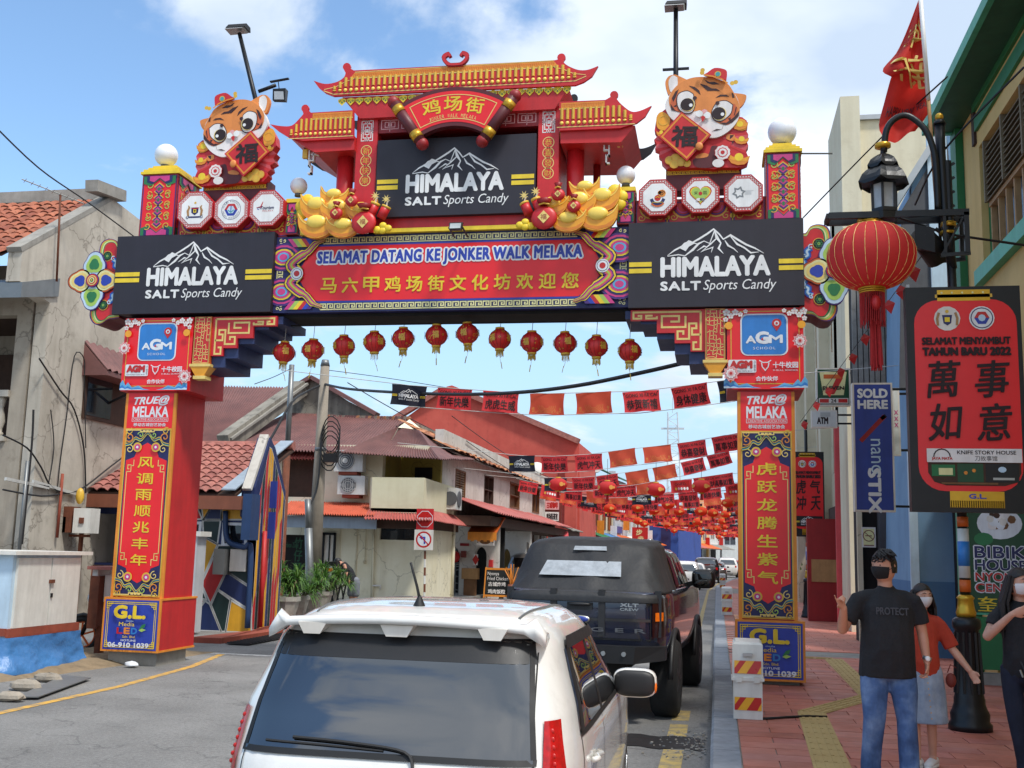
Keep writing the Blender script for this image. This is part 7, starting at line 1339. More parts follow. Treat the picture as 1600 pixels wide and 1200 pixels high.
for k in range(7):Fb.box(b,.6+5*k-.2,3.2,.6+5*k+.5,hl-.01,.0,.3,'plaster_sand');Fb.box(b,.6+5*k-.2,.1,.6+5*k+.5,3.2,-.3,.3,'plaster_beige')
b.build('street_wall',TB)
for h in hs:Fb.win(TB,h,.12,'timber_pale','glass_window',2,rows=2)
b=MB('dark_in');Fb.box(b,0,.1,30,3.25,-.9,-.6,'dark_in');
for k in range(6):Fb.box(b,1.4+5*k,.15,3.2+5*k,2.6,-.58,-.4,('red_dark','timber_dark','plastic_grey')[k%3]);Fb.box(b,.9+5*k,2.7,5.2+5*k,3.3,-.3,.1,('red','offwhite','timber_dark')[k%3])
b.build('shopfronts',TB)
b=MB('red_post');p=aY(1306,880,27.5);b.box(p.x,27.3,.1,p.x+.12,27.4,5.0,'banner_pink');tag(b.build('pink_post'),'slim tall pink post beside the dark red shop front','post');b=MB('red_dark');p=aY(1262,890,31);b.box(p.x,31,.15,p.x+1.2,31.3,2.9,'red_dark');b.box(p.x+.1,30.96,1.2,p.x+1.1,31,1.8,'timber_pale');tag(b.build('red_shopfront'),'dark red shop front with a wooden panel behind the far lamp post','shop front')
for k,(m_,h)in enumerate((('plaster_cream',8),('rep_white',7),('plaster_redwall',7.5),('plaster_beige',6.5))):shop(62+k*9,70.9+k*9,m_,h,('cream','white','brick-red','beige')[k]+' shop in the row behind the right gateway pillar','clay_old','roof_red','glass_window',1,3.6)
def board(px0,py0,px1,py1,Y,frame_m,face_m,name,lab,cat,th=.14,brk=None):
 p,q=aY(px0,py1,Y),aY(px1,py0,Y);t=thing(name,lab,cat,(p.x,Y,p.z));b=MB(frame_m);b.box(p.x,Y,p.z,q.x,Y+th,q.z,frame_m);b.build('box',t)
 if brk:b=MB('metal_dark');b.obox((q.x,Y+th/2,q.z-.1),(brk,Y+th/2,q.z-.1),.04,.04);b.obox((q.x,Y+th/2,p.z+.1),(brk,Y+th/2,p.z+.1),.04,.04);b.build('bracket',t)
 a=MB().frame((0,Y,0));m=.03;a.a_rect(p.x+m,p.z+m,q.x-m,q.z-m,face_m);a.up();return t,a,p.x,p.z,q.x,q.z
t,a,x0,z0,x1,z1=board(1336,598,1394,799,19.5,'offwhite','sign_blue','shop_sign','tall narrow blue sign with SOLD HERE in white at the top','sign',.2,3.9)
w_=x1-x0;a.a_text('SOLD',x0+.08,z1-.27,x1-.08,z1-.1,'white',.05);a.a_text('HERE',x0+.08,z1-.46,x1-.08,z1-.3,'white',.05)
a.a_line([(x0+.12,z1-1.02),(x1-.14,z1-.58)],.075,'red_dark');a.a_line([(x1-.2,z1-.63),(x1-.12,z1-.57)],.06,'ink');cx=(x0+x1)/2+.03
a.a_text('nano',cx-.3,z1-1.36,cx+.3,z1-1.2,'sky_pale',0,rot=-math.pi/2);a.a_text('STIX',cx-.42,z1-1.98,cx+.36,z1-1.76,'white',.05,rot=-math.pi/2);a.build('lettering',t)
t,a,x0,z0,x1,z1=board(1276,575,1328,634,25.5,'offwhite','sign_green','convenience_store_sign','green framed shop sign with a big seven and the word eleven','sign',.2,4.2)
w_,h=x1-x0,z1-z0;a.a_poly([(x0+.1*w_,z1-.1*h),(x1-.1*w_,z1-.1*h),(x1-.2*w_,z0+.28*h),(x0+.2*w_,z0+.28*h)],'cream_print');a.up();a.a_rect(x0+.22*w_,z1-.28*h,x1-.22*w_,z1-.17*h,'orange_deep');a.a_poly([(x1-.42*w_,z1-.28*h),(x1-.22*w_,z1-.28*h),(x0+.52*w_,z0+.3*h),(x0+.36*w_,z0+.3*h)],'tape_red');a.up();a.a_text('ELEVEN',x0+.18*w_,z1-.58*h,x1-.18*w_,z1-.48*h,'ink',.05);a.a_rect(x0+.05,z0+.05,x1-.05,z0+.2*h,'offwhite');a.up();a.a_rect(x0+.07,z0+.07,x0+.36*w_,z0+.18*h,'tape_red');a.a_rect(x1-.36*w_,z0+.07,x1-.07,z0+.18*h,'tape_red');a.a_text('24',x0+.42*w_,z0+.07,x1-.42*w_,z0+.18*h,'ink',.02);a.build('lettering',t)
t,a,x0,z0,x1,z1=board(1268,641,1308,668,25.5,'offwhite','rep_white','atm_sign','small pale grey sign reading ATM under the green shop sign','sign',.15,4.2)
a.a_text('ATM',x0+.12,z0+.08,x1-.2,z0+.24,'ink',.04);a.a_rect(x0+.2,z1-.15,x0+.42,z1-.05,'steel');a.build('lettering',t)
t,a,x0,z0,x1,z1=board(1396,606,1405,712,19.9,'offwhite','rep_white','side_sign','narrow white sign edge with pink letters behind the blue sign','sign',.1,3.9)
a.a_text('X\nX\nX',x0+.03,z0+.5,x1-.03,z1-.4,'pink',.02);a.build('lettering',t)
t,a,x0,z0,x1,z1=board(1347,824,1368,855,23.6,'offwhite','cream_print','no_smoking_sign','small cream no smoking notice on the dark doorway','sign',.03)
cx,cz=(x0+x1)/2,(z0+z1)/2+.03;a.a_ring(cx,cz,.11,.018,'brown_gutter');a.a_line([(cx-.08,cz+.07),(cx+.08,cz-.07)],.015,'brown_gutter');a.a_rect(cx-.07,cz-.01,cx+.06,cz+.01,'brown_gutter');a.a_rect(x0+.04,z0+.03,x1-.04,z0+.05,'brown_gutter');a.build('print',t)
t,a,x0,z0,x1,z1=board(1514,730,1606,960,16.4,'green_mint','sign_green','restaurant_board','tall green board reading Bibik House with a picture of a bowl of food','sign',.12)
p=aY(1514,1040,16.4);b=MB('green_mint');b.box(x0-.1,16.42,.3,x0-.001,16.55,z1,'green_mint');b.box(x0,16.41,.35,x1,16.52,z0-.03,'green_paint');b.box(x0-.1,16.35,.15,x1+.1,16.6,.3,'concrete');b.build('post',t)
cz=aY(1558,818,16.4).z;cx=(x0+x1)/2+.02;a.a_disc(cx,cz,.3,'white',20,1,0,.22);a.up();r2=random.Random(8)
for i in range(16):a.a_disc(cx+r2.uniform(-.18,.18),cz+r2.uniform(-.04,.13),r2.uniform(.03,.07),r2.choice(('timber_dark','white','offwhite','timber','flower_white')),7);a.up(.15)
a.a_disc(cx-.22,cz-.22,.13,'green',12,1,0,.09)
for tx,y0,y1,m_,o_ in(('BIBIK',853,873,'navy','white'),('HOUSE',874,892,'navy','white'),('NYONYA',894,909,'tape_red','white'),('CENDOL',911,926,'tape_red','white')):
 zt_,zb=aY(1550,y0,16.4).z,aY(1550,y1,16.4).z;xa,xb=x0+.1,x1-.08+(.35 if m_=='tape_red' else 0);a.lay=3;xb=min(xb,x1-.02);a.a_text(tx,xa-.015,zb-.01,xb+.015,zt_+.01,o_,.06);a.up(1.2);a.a_text(tx,xa,zb+.005,xb,zt_-.005,m_,.03)
a.lay=3;a.a_text('女\n王',x0+.12,z0+.05,x0+.38,aY(1550,930,16.4).z-.02,'yellow',.03);a.build('lettering',t)
def lamp_post(x,Y,lab,near):
 t=thing('lamp_post',lab,'lamp post',(x,Y,.15),'ornate black lamp posts on the pavement');b=MB('iron');b.lathe([(.21,0),(.21,.06),(.185,.09),(.19,.16),(.17,.2),(.15,.26),(.15,.3),(.14,.34),(.125,.5),(.115,.98),(.135,1.0),(.14,1.04),(.135,1.08),(.11,1.1),(.09,1.11)],(0,0,0),20,'iron')
 for i in range(12):a=i*math.pi/6;b.obox((.137*math.cos(a),.137*math.sin(a),.36),(.114*math.cos(a),.114*math.sin(a),.96),.022,.022,'iron')
 b.build('base',t,local=True);b=MB('brass');b.lathe([(.09,1.11),(.1,1.15),(.085,1.2),(.075,1.28),(.09,1.3),(.06,1.33)],(0,0,0),16,'brass');b.build('gold_ring',t,local=True)
 b=MB('iron');H=5.95 if near else 5.7;b.cyl((0,0,1.3),(-.02 if near else 0,0,H),.052,.045,12,'iron');b.build('pole',t,local=True)
 for z,m_,hh in((1.36,'orange_deep',.12),(1.5,'rep_white',.5),(1.62,'blue_app',.25),(2.02,'orange_deep',.1),(2.35,'orange_deep',.08)):b=MB(m_);b.cyl((0,0,z),(0,0,z+hh),.056+.003*(m_=='blue_app'),None,12,m_);b.build('pole_band',t,local=True)
 return t
LPX,LPY=2.49,11.95
lp=lamp_post(LPX-.0,LPY,'near black lamp post with gold ring, standing beside the walking man',True)
lp2=lamp_post(2.58,32.8,'far black lamp post beside the grey bin, carrying the smaller red poster',False)
def y2(px,py):p=aY(px,py,LPY);return(p.x,p.z)
b=MB('iron');q=[y2(*p)for p in((1488,420),(1476,340),(1470,240),(1468,195))];b.tube([(x,LPY,z)for x,z in q],[.05,.05,.05,.055],10,'iron');b.cyl((q[3][0],LPY,q[3][1]),(q[3][0],LPY,q[3][1]+.05),.07,.05,10,'iron')
for i in range(5):x,z=y2(1478,262+i*22);b.obox((x,LPY,z),(x+.09,LPY,z+.05),.012,.03)
b.build('post_head',lp);b=MB('brass');b.ball((q[3][0],LPY,q[3][1]+.09),.045,10,8,'brass');x,z=y2(1482,352);b.cyl((x,LPY,z-.02),(x,LPY,z+.03),.08,None,12,'brass');x,z=y2(1480,362);b.cyl((x,LPY,z-.03),(x,LPY,z),.08,None,12,'brass');b.build('gold_ball',lp)
ap_=[y2(*p)for p in((1464,330),(1462,280),(1458,240),(1444,205),(1418,184),(1398,188),(1384,206),(1380,240))];b=MB('iron');b.tube([(x,LPY-.05,z)for x,z in bez(ap_,4)],.035,8,'iron');b.build('curved_arm',lp)
b=MB('iron');(xa,za),(xb,zb_)=y2(1293,343),y2(1510,337);zc_=y2(1510,400)[1]
for dy in(-.12,.12):b.obox((xa,LPY+dy,za),(xb,LPY+dy,zb_),.05,.07,'iron');b.obox((xb-.03,LPY+dy,zb_),(xb-.03,LPY+dy,zc_),.05,.05);b.obox((xb-.25,LPY+dy,zb_),(xb-.25,LPY+dy,zc_),.03,.03);b.obox((xb,LPY+dy,zc_),(xb-.3,LPY+dy,zc_-.02),.03,.04);b.obox((xb-.28,LPY+dy,zc_),(xb-.03,LPY+dy,zb_),.02,.02)
b.obox((xa,LPY-.14,za),(xa,LPY+.14,za),.05,.05);b.tube([(xa+.5,LPY,za+.1),(xb-.2,LPY,zb_-.2),(xb+.6,LPY,zb_-.35)],.015,5);b.build('cross_frame',lp)
cx,z0=y2(1381,330);t=thing('street_lantern','black pagoda-shaped street lantern with frosted panes hanging from the curved arm','lantern',(cx,LPY-.05,z0));c=V((cx,LPY-.05,0));zb,zt_=z0,y2(1381,292)[1]
def hexr(r,z,ph=.26):return[c+V((r*math.cos(ph+i*math.pi/3),r*math.sin(ph+i*math.pi/3),z))for i in range(6)]
b=MB('glass_lamp');b.rings([hexr(.122,zb),hexr(.127,zt_)],'glass_lamp');b.build('panes',t);b=MB('iron')
for i in range(6):b.obox(hexr(.13,zb)[i],hexr(.135,zt_)[i],.025,.025)
b.rings([hexr(.145,zb-.04),hexr(.145,zb)],'iron');b.rings([hexr(.13,zb-.12),hexr(.14,zb-.04)],'iron');b.build('frame',t)
def curl(r0,z0_,r1,z1_):
 rs=[]
 for j in range(5):
  k=j/4;r=r0+(r1-r0)*k;q=[]
  for i in range(24):
   a=.26+i*math.pi/12;cr=1 if i%4==0 else(.9 if i%2 else .87);q.append(c+V((r*(1+(cr-1)*(1-k*.6))*math.cos(a),r*(1+(cr-1)*(1-k*.6))*math.sin(a),z0_+(z1_-z0_)*(k**.62)+(.04*(1-k)if i%4==0 else 0))))
  rs.append(q)
 return rs
b=MB('iron');b.rings(curl(.285,zt_-.01,.11,zt_+.22),'iron');b.rings(curl(.18,zt_+.18,.03,zt_+.36),'iron');b.cyl(c+V((0,0,zt_+.34)),c+V((0,0,zt_+.5)),.03,.02,8);b.build('pagoda_cap',t);b=MB('brass');b.lathe([(.04,0),(.085,.01),(.085,.05),(.04,.07)],c+V((0,0,zt_+.42)),14,'brass');b.build('gold_ring',t)
cx,cz=y2(1361,401);LB=thing('big_lantern','large round red festival lantern with gold ribs and long red tassels, under the street lantern','lantern',(cx,LPY,cz));R=y2(1432,401)[0]-cx;hz_=y2(1361,352)[1]-cz
prof=[(R*.30,-hz_)]+[(R*max(.3,math.cos(math.radians(a))**.8),hz_*math.sin(math.radians(a))/math.sin(math.radians(75)))for a in range(-72,73,8)]+[(R*.3,hz_)]
b=MB('lantern_skin');rs=[];n=96
for r,z in prof:rs.append([(cx+r*(1-.022*abs(math.cos(i*12*math.pi/n*1.0)))*math.cos(2*math.pi*i/n),LPY+r*(1-.022*abs(math.cos(i*12*math.pi/n)))*math.sin(2*math.pi*i/n),cz+z)for i in range(n)])
b.smooth=True;b.rings(rs,'lantern_skin');b.build('shade',LB);b=MB('gold')
for k in range(24):a=2*math.pi*(k*4+2 if False else k*4)/n+2*math.pi*4/n/2*1;a=2*math.pi*k/24+math.pi/24*0;b.tube([(cx+(r+.002)*math.cos(a),LPY+(r+.002)*math.sin(a),cz+z)for r,z in prof[1:-1:2]],.0028,4,'gold_pale')
b.build('ribs',LB)
b=MB('brass')
for s_ in(1,-1):
 for k in range(3):b.cyl((cx,LPY,cz+s_*(hz_+.0+.022*k)),(cx,LPY,cz+s_*(hz_+.018+.022*k)),R*(.31-.01*k),None,20,'brass')
b.tube([(cx-.08,LPY,cz+hz_+.06),(cx,LPY,cz+hz_+.1),(cx+.08,LPY,cz+hz_+.06)],.01,5);b.build('rings',LB);b=MB('tassel_red');zf=cz-hz_-.06
for i in range(40):a=i*math.pi/20;L_=.34+.03*math.sin(i*2.3);b.obox((cx+R*.27*math.cos(a),LPY+R*.27*math.sin(a),zf),(cx+R*.27*math.cos(a),LPY+R*.27*math.sin(a),zf-L_),.03,.006,'tassel_red')
b.build('fringe',LB);b=MB('tassel_red')
for i in range(26):a=i*.9;r=.045*math.sqrt(i/26);b.obox((cx+.02+r*math.cos(a),LPY+r*math.sin(a),zf),(cx+.03+r*1.5*math.cos(a),LPY+r*math.sin(a),zf-.78-.03*(i%3)),.022,.012,'tassel_red')
b.ball((cx+.02,LPY-.1,zf-.12),(.06,.05,.09),8,6,'red');b.build('tassel',LB)
b=MB('tassel_red')
for i in range(10):
 p=aY(1428-i*19,425+i*26+(i%2)*4,LPY+.2+i*1.1);s_=.07;b.poly([p+V((-s_,0,0)),p+V((s_*.4,.02,-s_)),p+V((s_,0,.03)),p+V((-.02,-.02,s_))],'banner_pink');b.poly([p+V((-s_,0,-.02)),p+V((s_,0,.03)),p+V((.02,.02,-s_*1.6))],'paper_red')
b.tube([aY(1440-i*19,400+i*26,LPY+i*1.1)for i in range(11)],.006,4,'wire');o=b.build('ribbon_garland');tag(o,'string of torn pink-red ribbons drooping from the lamp post towards the green shop sign','garland')
p=aY(1455,385,LPY+.1);t=thing('spotlight','black theatre spotlight clamped to the lamp post behind the big lantern','spotlight',p);b=MB('plastic_black');b.cyl(p+V((-.14,-.1,.12)),p+V((.1,.1,-.1)),.12,.15,14,'plastic_black');b.hexa([p+V(q)for q in((-.2,-.2,-.06),(0,-.2,-.12),(.04,0,-.1),(-.16,0,-.04))],[p+V(q)for q in((-.2,-.2,.2),(0,-.2,.14),(.04,0,.16),(-.16,0,.22))],'metal_dark');b.tube([p+V((.05,0,.2)),p+V((.2,0,.05)),p+V((.3,0,.1))],.02,6);b.build('housing',t)
def poster(Y,px0,py0,px1,py1,lab,near):
 p,q=aY(px0,py1,Y),aY(px1,py0,Y);t=thing('new_year_poster',lab,'poster',(p.x,Y,p.z),'lantern-shaped new year posters on the lamp posts');x0,x1,z0,z1=p.x,q.x,p.z,q.z;W,H=x1-x0,z1-z0;b=MB('black');b.box(x0,Y,z0,x1,Y+.14,z1,'black');b.build('board',t)
 a=MB().frame((0,Y,0));X=lambda u:x0+W*u;Z=lambda v:z0+H*v;a.a_round(X(.07),Z(.09),X(.96),Z(.94),.22*W,'red_print',6);a.up();a.a_rect(X(.28),Z(.935),X(.74),Z(.985),'brass');a.a_rect(X(.26),Z(.95),X(.76),Z(.965),'gold');a.a_rect(X(.33),Z(.02),X(.79),Z(.09),'brass')
 for i in range(24):a.a_rect(X(.335+.019*i),Z(.015),X(.345+.019*i),Z(.05),'timber_dark')
 a.up()
 for i in range(5):a.a_disc(X(.32+.09*i),Z(.972),.012,'cream_print',6)
 a.a_text('G.L.',X(.49),Z(.058),X(.64),Z(.08),'blue',.05)
 k=W*.11;cx,cz=X(.36),Z(.855);a.a_disc(cx,cz,k*1.05,'offwhite',14);a.up();a.a_poly([(cx-.4*k,cz+.3*k),(cx+.4*k,cz+.3*k),(cx+.3*k,cz-.4*k),(cx,cz-.6*k),(cx-.3*k,cz-.4*k)],'navy');a.up();a.a_rect(cx-.2*k,cz-.3*k,cx+.2*k,cz+.1*k,'yellow');a.a_disc(cx,cz+.6*k,.15*k,'gold',8)
 for s_ in(-1,1):a.a_line([(cx+s_*.75*k,cz-.6*k),(cx+s_*.8*k,cz),(cx+s_*.65*k,cz+.5*k)],.2*k,'timber_pale')
 cx=X(.66);a.a_disc(cx,cz,k,'tag',18);a.up();a.a_ring(cx,cz,k*.85,.01,'navy');a.a_poly([(cx+.6*k*math.cos(i*math.pi/3),cz+.6*k*math.sin(i*math.pi/3))for i in range(6)],'blue');a.up();a.a_poly([(cx+.6*k*math.cos(i*math.pi/3),cz+.6*k*math.sin(i*math.pi/3))for i in range(4)],'tape_red');a.up();a.a_disc(cx,cz,.3*k,'sky_pale',8)
 a.a_text('SELAMAT MENYAMBUT',X(.13),Z(.735),X(.9),Z(.77),'ink',.05);a.a_text('TAHUN BARU 2022',X(.13),Z(.685),X(.9),Z(.725),'ink',.07)
 for i,ch in enumerate('萬事如意' if near else '虎气冲天'):u,v=(.15+.42*(i%2)),(.5-.19*(i//2));a.a_text(ch,X(u),Z(v),X(u+.32),Z(v+.165),'ink',.014,.2,rot=.06)
 if near:
  a.a_rect(X(.14),Z(.215),X(.95),Z(.275),'flower_white');a.up();a.a_text('KNIFE STORY HOUSE',X(.4),Z(.25),X(.9),Z(.267),'ink',.02);a.a_text('刀故事馆',X(.55),Z(.222),X(.74),Z(.244),'ink');a.a_text('JAYA MATA',X(.18),Z(.222),X(.36),Z(.238),'tape_red',.04);a.a_line(arc(X(.27),Z(.238),.08,180,0,8),.012,'ink')
  a.lay=2;a.a_poly([(X(.15),Z(.215)),(X(.94),Z(.215)),(X(.94),Z(.17)),(X(.9),Z(.13)),(X(.8),Z(.115)),(X(.3),Z(.115)),(X(.2),Z(.13)),(X(.15),Z(.17))],'timber_dark');a.up();a.a_rect(X(.4),Z(.13),X(.62),Z(.21),'sign_green');a.a_rect(X(.18),Z(.155),X(.38),Z(.205),'green_paint');a.a_rect(X(.64),Z(.13),X(.92),Z(.21),'black');a.up();a.a_rect(X(.24),Z(.16),X(.36),Z(.19),'cream_print');a.a_disc(X(.78),Z(.185),.04,'sky_pale',10,1,0,.03);a.a_rect(X(.7),Z(.14),X(.88),Z(.15),'steel');a.a_rect(X(.26),Z(.12),X(.74),Z(.128),'timber');a.a_disc(X(.47),Z(.17),.02,'orange',6);a.a_disc(X(.54),Z(.18),.02,'orange',6)
 else:a.a_rect(X(.1),Z(.12),X(.93),Z(.24),'black');himalaya(a,X(.52),Z(.18),W*.45,W*.4,False)
 a.build('print',t)
poster(LPY-.25,1425,446,1593,799,'large red and black new year poster with four brushed characters on the near lamp post',True)
poster(32.6,1236,706,1287,838,'smaller far new year poster with a black foot panel, partly behind the right pillar',False)
b=MB('steel');x,z=y2(1420,450);b.box(x-.05,LPY-.15,y2(1420,790)[1],x-.02,LPY-.1,z,'tel_white');b.box(x-.03,LPY-.1,z-.06,LPX,LPY-.05,z-.02,'steel');b.build('poster_rail',lp)
p0,p1=aY(1463,320,12.9),aY(1437,-20,12.5);t=thing('flag','red festive flag with gold characters on a leaning white pole above the right signs','flag',p0);b=MB('timber_pale');b.tube([p0,p0.lerp(p1,.5)],.022,7,'timber_pale');b.tube([p0.lerp(p1,.48),p1],.026,7,'tag');b.build('pole',t)
top=[(1437,-5),(1418,45),(1402,78),(1380,104),(1393,116),(1391,125),(1380,165),(1371,205),(1385,226)];rt=[(1438,-5),(1440,30),(1443,60),(1446,90),(1449,120),(1452,140),(1454,155),(1452,175),(1430,205)]
A_=[V(x)for x in bez([aY(x,y,12.75+.25*math.sin(i*1.3))for i,(x,y)in enumerate(top)],3)];B_=[V(x)for x in bez([aY(x,y,12.6+.03*i)for i,(x,y)in enumerate(rt)],3)]
def fs(u,v):k=v*(len(A_)-1);i=min(int(k),len(A_)-2);f=k-i;a_,b_=A_[i].lerp(A_[i+1],f),B_[i].lerp(B_[i+1],f);return a_.lerp(b_,u)+V((0,.10*math.sin(u*7+v*5)*min(1,(1-u)*3),0))
b=MB('flag_cloth');b.grid(fs,16,28,'flag_cloth');b.build('cloth',t)
b=MB('gold_pale');vs,fc,_=text_shape('新',0,0,1)
def cloth_text(ch,u0,u1,v0,v1,m_):
 vs,fc,_=text_shape(ch,0,0,1)
 for d in(0,.006):
  k=len(b.v);b.v+=[fs(u0+(u1-u0)*(x)+d,v1+(v0-v1)*y+d*.5)+V((0,-.03,0))for x,y in vs]
  for f in fc:b.face([k+i for i in f],m_)
cloth_text('新',1.0,.12,.34,.64,'gold_pale');cloth_text('年',.95,.25,.12,.30,'gold_pale');cloth_text('HAPPY NEW YEAR',.1,.95,.78,.83,'maroon');b.build('print',t)
p=aG(1305,967,.15);t=thing('wheelie_bin','grey plastic wheeled bin with dark lid near the far lamp post','bin',p);x,y,z=p;k=.5;b=MB('plastic_grey');b.hexa([(x-.3,y,z+.08),(x+.3,y,z+.08),(x+.3,y+.5,z+.08),(x-.3,y+.5,z+.08)],[(x-.37,y-.1,z+1.0),(x+.37,y-.1,z+1.0),(x+.37,y+.6,z+1.0),(x-.37,y+.6,z+1.0)],'plastic_grey');b.build('body',t);b=MB('plastic_black');b.hexa([(x-.42,y-.16,z+1.0),(x+.42,y-.16,z+1.0),(x+.42,y+.66,z+1.0),(x-.42,y+.66,z+1.0)],[(x-.38,y-.1,z+1.09),(x+.38,y-.1,z+1.09),(x+.38,y+.6,z+1.12),(x-.38,y+.6,z+1.12)],'plastic_black');b.build('lid',t)
for s_ in(-1,1):b=MB('rubber');b.cyl((x+s_*.32,y+.4,z+.1),(x+s_*.26,y+.4,z+.1),.1,None,12,'rubber');b.build('wheel',t)
def barrier(px,py,lab,first=None):
 p=aG(px,py,.152)
 if first:return dup(first,p,lab)
 t=thing('barrier_post',lab,'barrier',p,'white plastic barrier posts along the kerb');W,D=.155,.16;b=MB('plastic_white');b.box(-W*.95,0,0,W*.95,D*2,.40,'plastic_white');b.box(-W*1.08,-.02,.385,W*1.08,D*2+.01,.415,'plastic_white');b.hexa([(-W,0,.415),(W,0,.415),(W,D*2,.415),(-W,D*2,.415)],[(-W,.03,.75),(W,.03,.75),(W*.94,D*2,.78),(-W*.94,D*2,.78)],'plastic_white');b.hexa([(-W,.03,.75),(W,.03,.75),(W*.94,D*2,.78),(-W*.94,D*2,.78)],[(-W*.8,.07,.775),(W*.8,.07,.775),(W*.8,D*2-.04,.80),(-W*.8,D*2-.04,.80)],'plastic_white');b.build('body',t,local=True)
 for z0,y0 in((.09,0),(.46,.006)):
  a=MB().frame((0,y0-.003 if z0<.2 else-.045,0),(1,0,0),(0,.09 if z0>.2 else 0,1),(0,-1,0));a.a_rect(-W*.88,z0,W*.88,z0+.13,'tape_red');a.up();
  a.a_poly([(-W*.7,z0),(-W*.1,z0),(W*.45,z0+.13),(-W*.1,z0+.13)],'tape_yellow');a.a_poly([(W*.6,z0),(W*.88,z0),(W*.88,z0+.08)],'tape_yellow');a.a_poly([(-W*.88,z0+.05),(-W*.5,z0+.13),(-W*.88,z0+.13)],'tape_yellow');a.build('reflective_tape',t,local=True)
 b=MB('plastic_white');b.obox((-.05,-.0,.65),(.05,-.0,.65),.03,.03,'steel')
 b.build('handle',t,local=True)
 b=MB('plastic_white')
 for x in(-.09,.09):b.box(x-.03,-.028,.37,x+.03,-.005,.43,'plastic_white')
 b.build('latches',t,local=True);return t
bp=barrier(1169,1124,'nearest white barrier post, in front of the blue panel at the right pillar foot');bp['label']='nearest white barrier post, in front of the blue panel of the right pillar'
barrier(1136,961,'second white barrier post, standing beyond the pillar beside the kerb',bp);barrier(1129,921,'third, distant white barrier post where the kerb starts to bend',bp)
b=MB('green');p=aG(1251,958,.15)
for i in range(70):a=rnd.random()*6.28;h=rnd.uniform(.3,1.6);c=p+V((rnd.gauss(0,.12),4+rnd.gauss(0,.12),h));b.poly([c,c+V((.07*math.cos(a),.07*math.sin(a),.03)),c+V((.02,0,.12))],'leaf')
b.cyl(p+V((0,4,0)),p+V((0,4,1.2)),.03,None,6,'trunk');tag(b.build('shrub'),'slim dark green potted shrub behind the far lamp post','shrub')
# ================================================================== VEHICLES (built in plan slices: nose towards +y, rear end at y = 0)
class Car:
 def __init__(s,st):s.st=st
 def at(s,z):
  st=s.st
  if z<=st[0][0]:return st[0][1:]
  for a,b in zip(st[:-1],st[1:]):
   if z<=b[0]:k=(z-a[0])/(b[0]-a[0]+1e-9);return[p+(q-p)*k for p,q in zip(a[1:],b[1:])]
  return st[-1][1:]
 def rear(s,x,z):yr,yf,w,n=s.at(z);k=min(.999,abs(x)/w);return(yr+yf)/2-(yf-yr)/2*(1-k**n)**(1/n)
 def front(s,x,z):yr,yf,w,n=s.at(z);k=min(.999,abs(x)/w);return(yr+yf)/2+(yf-yr)/2*(1-k**n)**(1/n)
 def side(s,y,z):yr,yf,w,n=s.at(z);k=min(.999,abs(y-(yr+yf)/2)/((yf-yr)/2));return w*(1-k**n)**(1/n)
 def body(s,mat,sub=2,N=64):
  b=MB(mat);b.smooth=True;rs=[];zs=[]
  for a,c in zip(s.st[:-1],s.st[1:]):zs+=[a[0]+(c[0]-a[0])*i/sub for i in range(sub)]
  for z in zs+[s.st[-1][0]]:
   yr,yf,w,n=s.at(z);L_=(yf-yr)/2;q=[]
   for i in range(N):
    t=4*((i+.5)/N);k=int(t);f=(t-k)*2-1;x,y=((w,f*L_),(-f*w,L_),(-w,-f*L_),(f*w,-L_))[k];r=1/((abs(x/w)**n+abs(y/L_)**n)**(1/n));q.append((x*r,(yr+yf)/2+y*r,z))
   rs.append(q)
  b.rings(rs,mat);return b
 def rp(s,b,z0,z1,xa0,xb0,xa1,xb1,mat,off=.006,nu=14,nv=5,fn=None):
  fn=fn or s.rear;sg=-1 if fn==s.rear else 1
  def f(u,v):z=z0+(z1-z0)*v;x=(xa0+(xa1-xa0)*v)*(1-u)+(xb0+(xb1-xb0)*v)*u;return(x,fn(x,z)+sg*off,z)
  return b.grid(f,nu,nv,mat)
 def sp(s,b,sd,z0,z1,ya0,yb0,ya1,yb1,mat,off=.006,nu=8,nv=5):
  def f(u,v):z=z0+(z1-z0)*v;y=(ya0+(ya1-ya0)*v)*(1-u)+(yb0+(yb1-yb0)*v)*u;return(sd*(s.side(y,z)+off),y,z)
  return b.grid(f,nu,nv,mat)
def wheel(par,x,y,r,w,sd,rim='alloy'):
 b=MB('tyre');c=(x,y,r);b.lathe([(r*.6,-w/2),(r*.9,-w/2),(r,-w*.36),(r,w*.36),(r*.9,w/2),(r*.6,w/2)],c,28,'tyre','x');t=b.build('tyre',par,local=True);b=MB(rim);xo=x+sd*w*.42
 b.cyl((x-sd*w*.3,y,r),(x-sd*w*.28+sd*.05,y,r),r*.6,None,20,'black')
 for i in range(7):a=i*math.tau/7;b.obox((xo,y,r),(xo,y+r*.6*math.cos(a),r+r*.6*math.sin(a)),.05,.05,rim)
 b.lathe([(r*.56,-.02),(r*.64,-.02),(r*.64,.02),(r*.56,.02)],(xo,y,r),24,rim,'x');b.build('rim',t,local=True)
 return t
HS=[(.2,.14,3.58,.74,6),(.34,.02,3.68,.81,6),(.62,.0,3.70,.836,7),(.86,.05,3.6,.832,7),(.93,.09,3.35,.824,7),(.98,.115,2.85,.81,7),(1.1,.165,2.55,.782,7),(1.25,.24,2.3,.735,6),(1.38,.32,2.08,.695,6),(1.44,.38,1.98,.665,5),(1.49,.47,1.86,.61,4),(1.52,.6,1.7,.53,3.4),(1.54,.85,1.45,.38,3),(1.545,1.05,1.25,.15,2.5)]
hc=Car(HS);hb=thing('white_hatchback','white hatchback with a roof spoiler and a large dark rear window, nearest the viewer','car',(-1.43,4.66,0))
hc.body('car_white',3,96).build('body',hb,local=True)
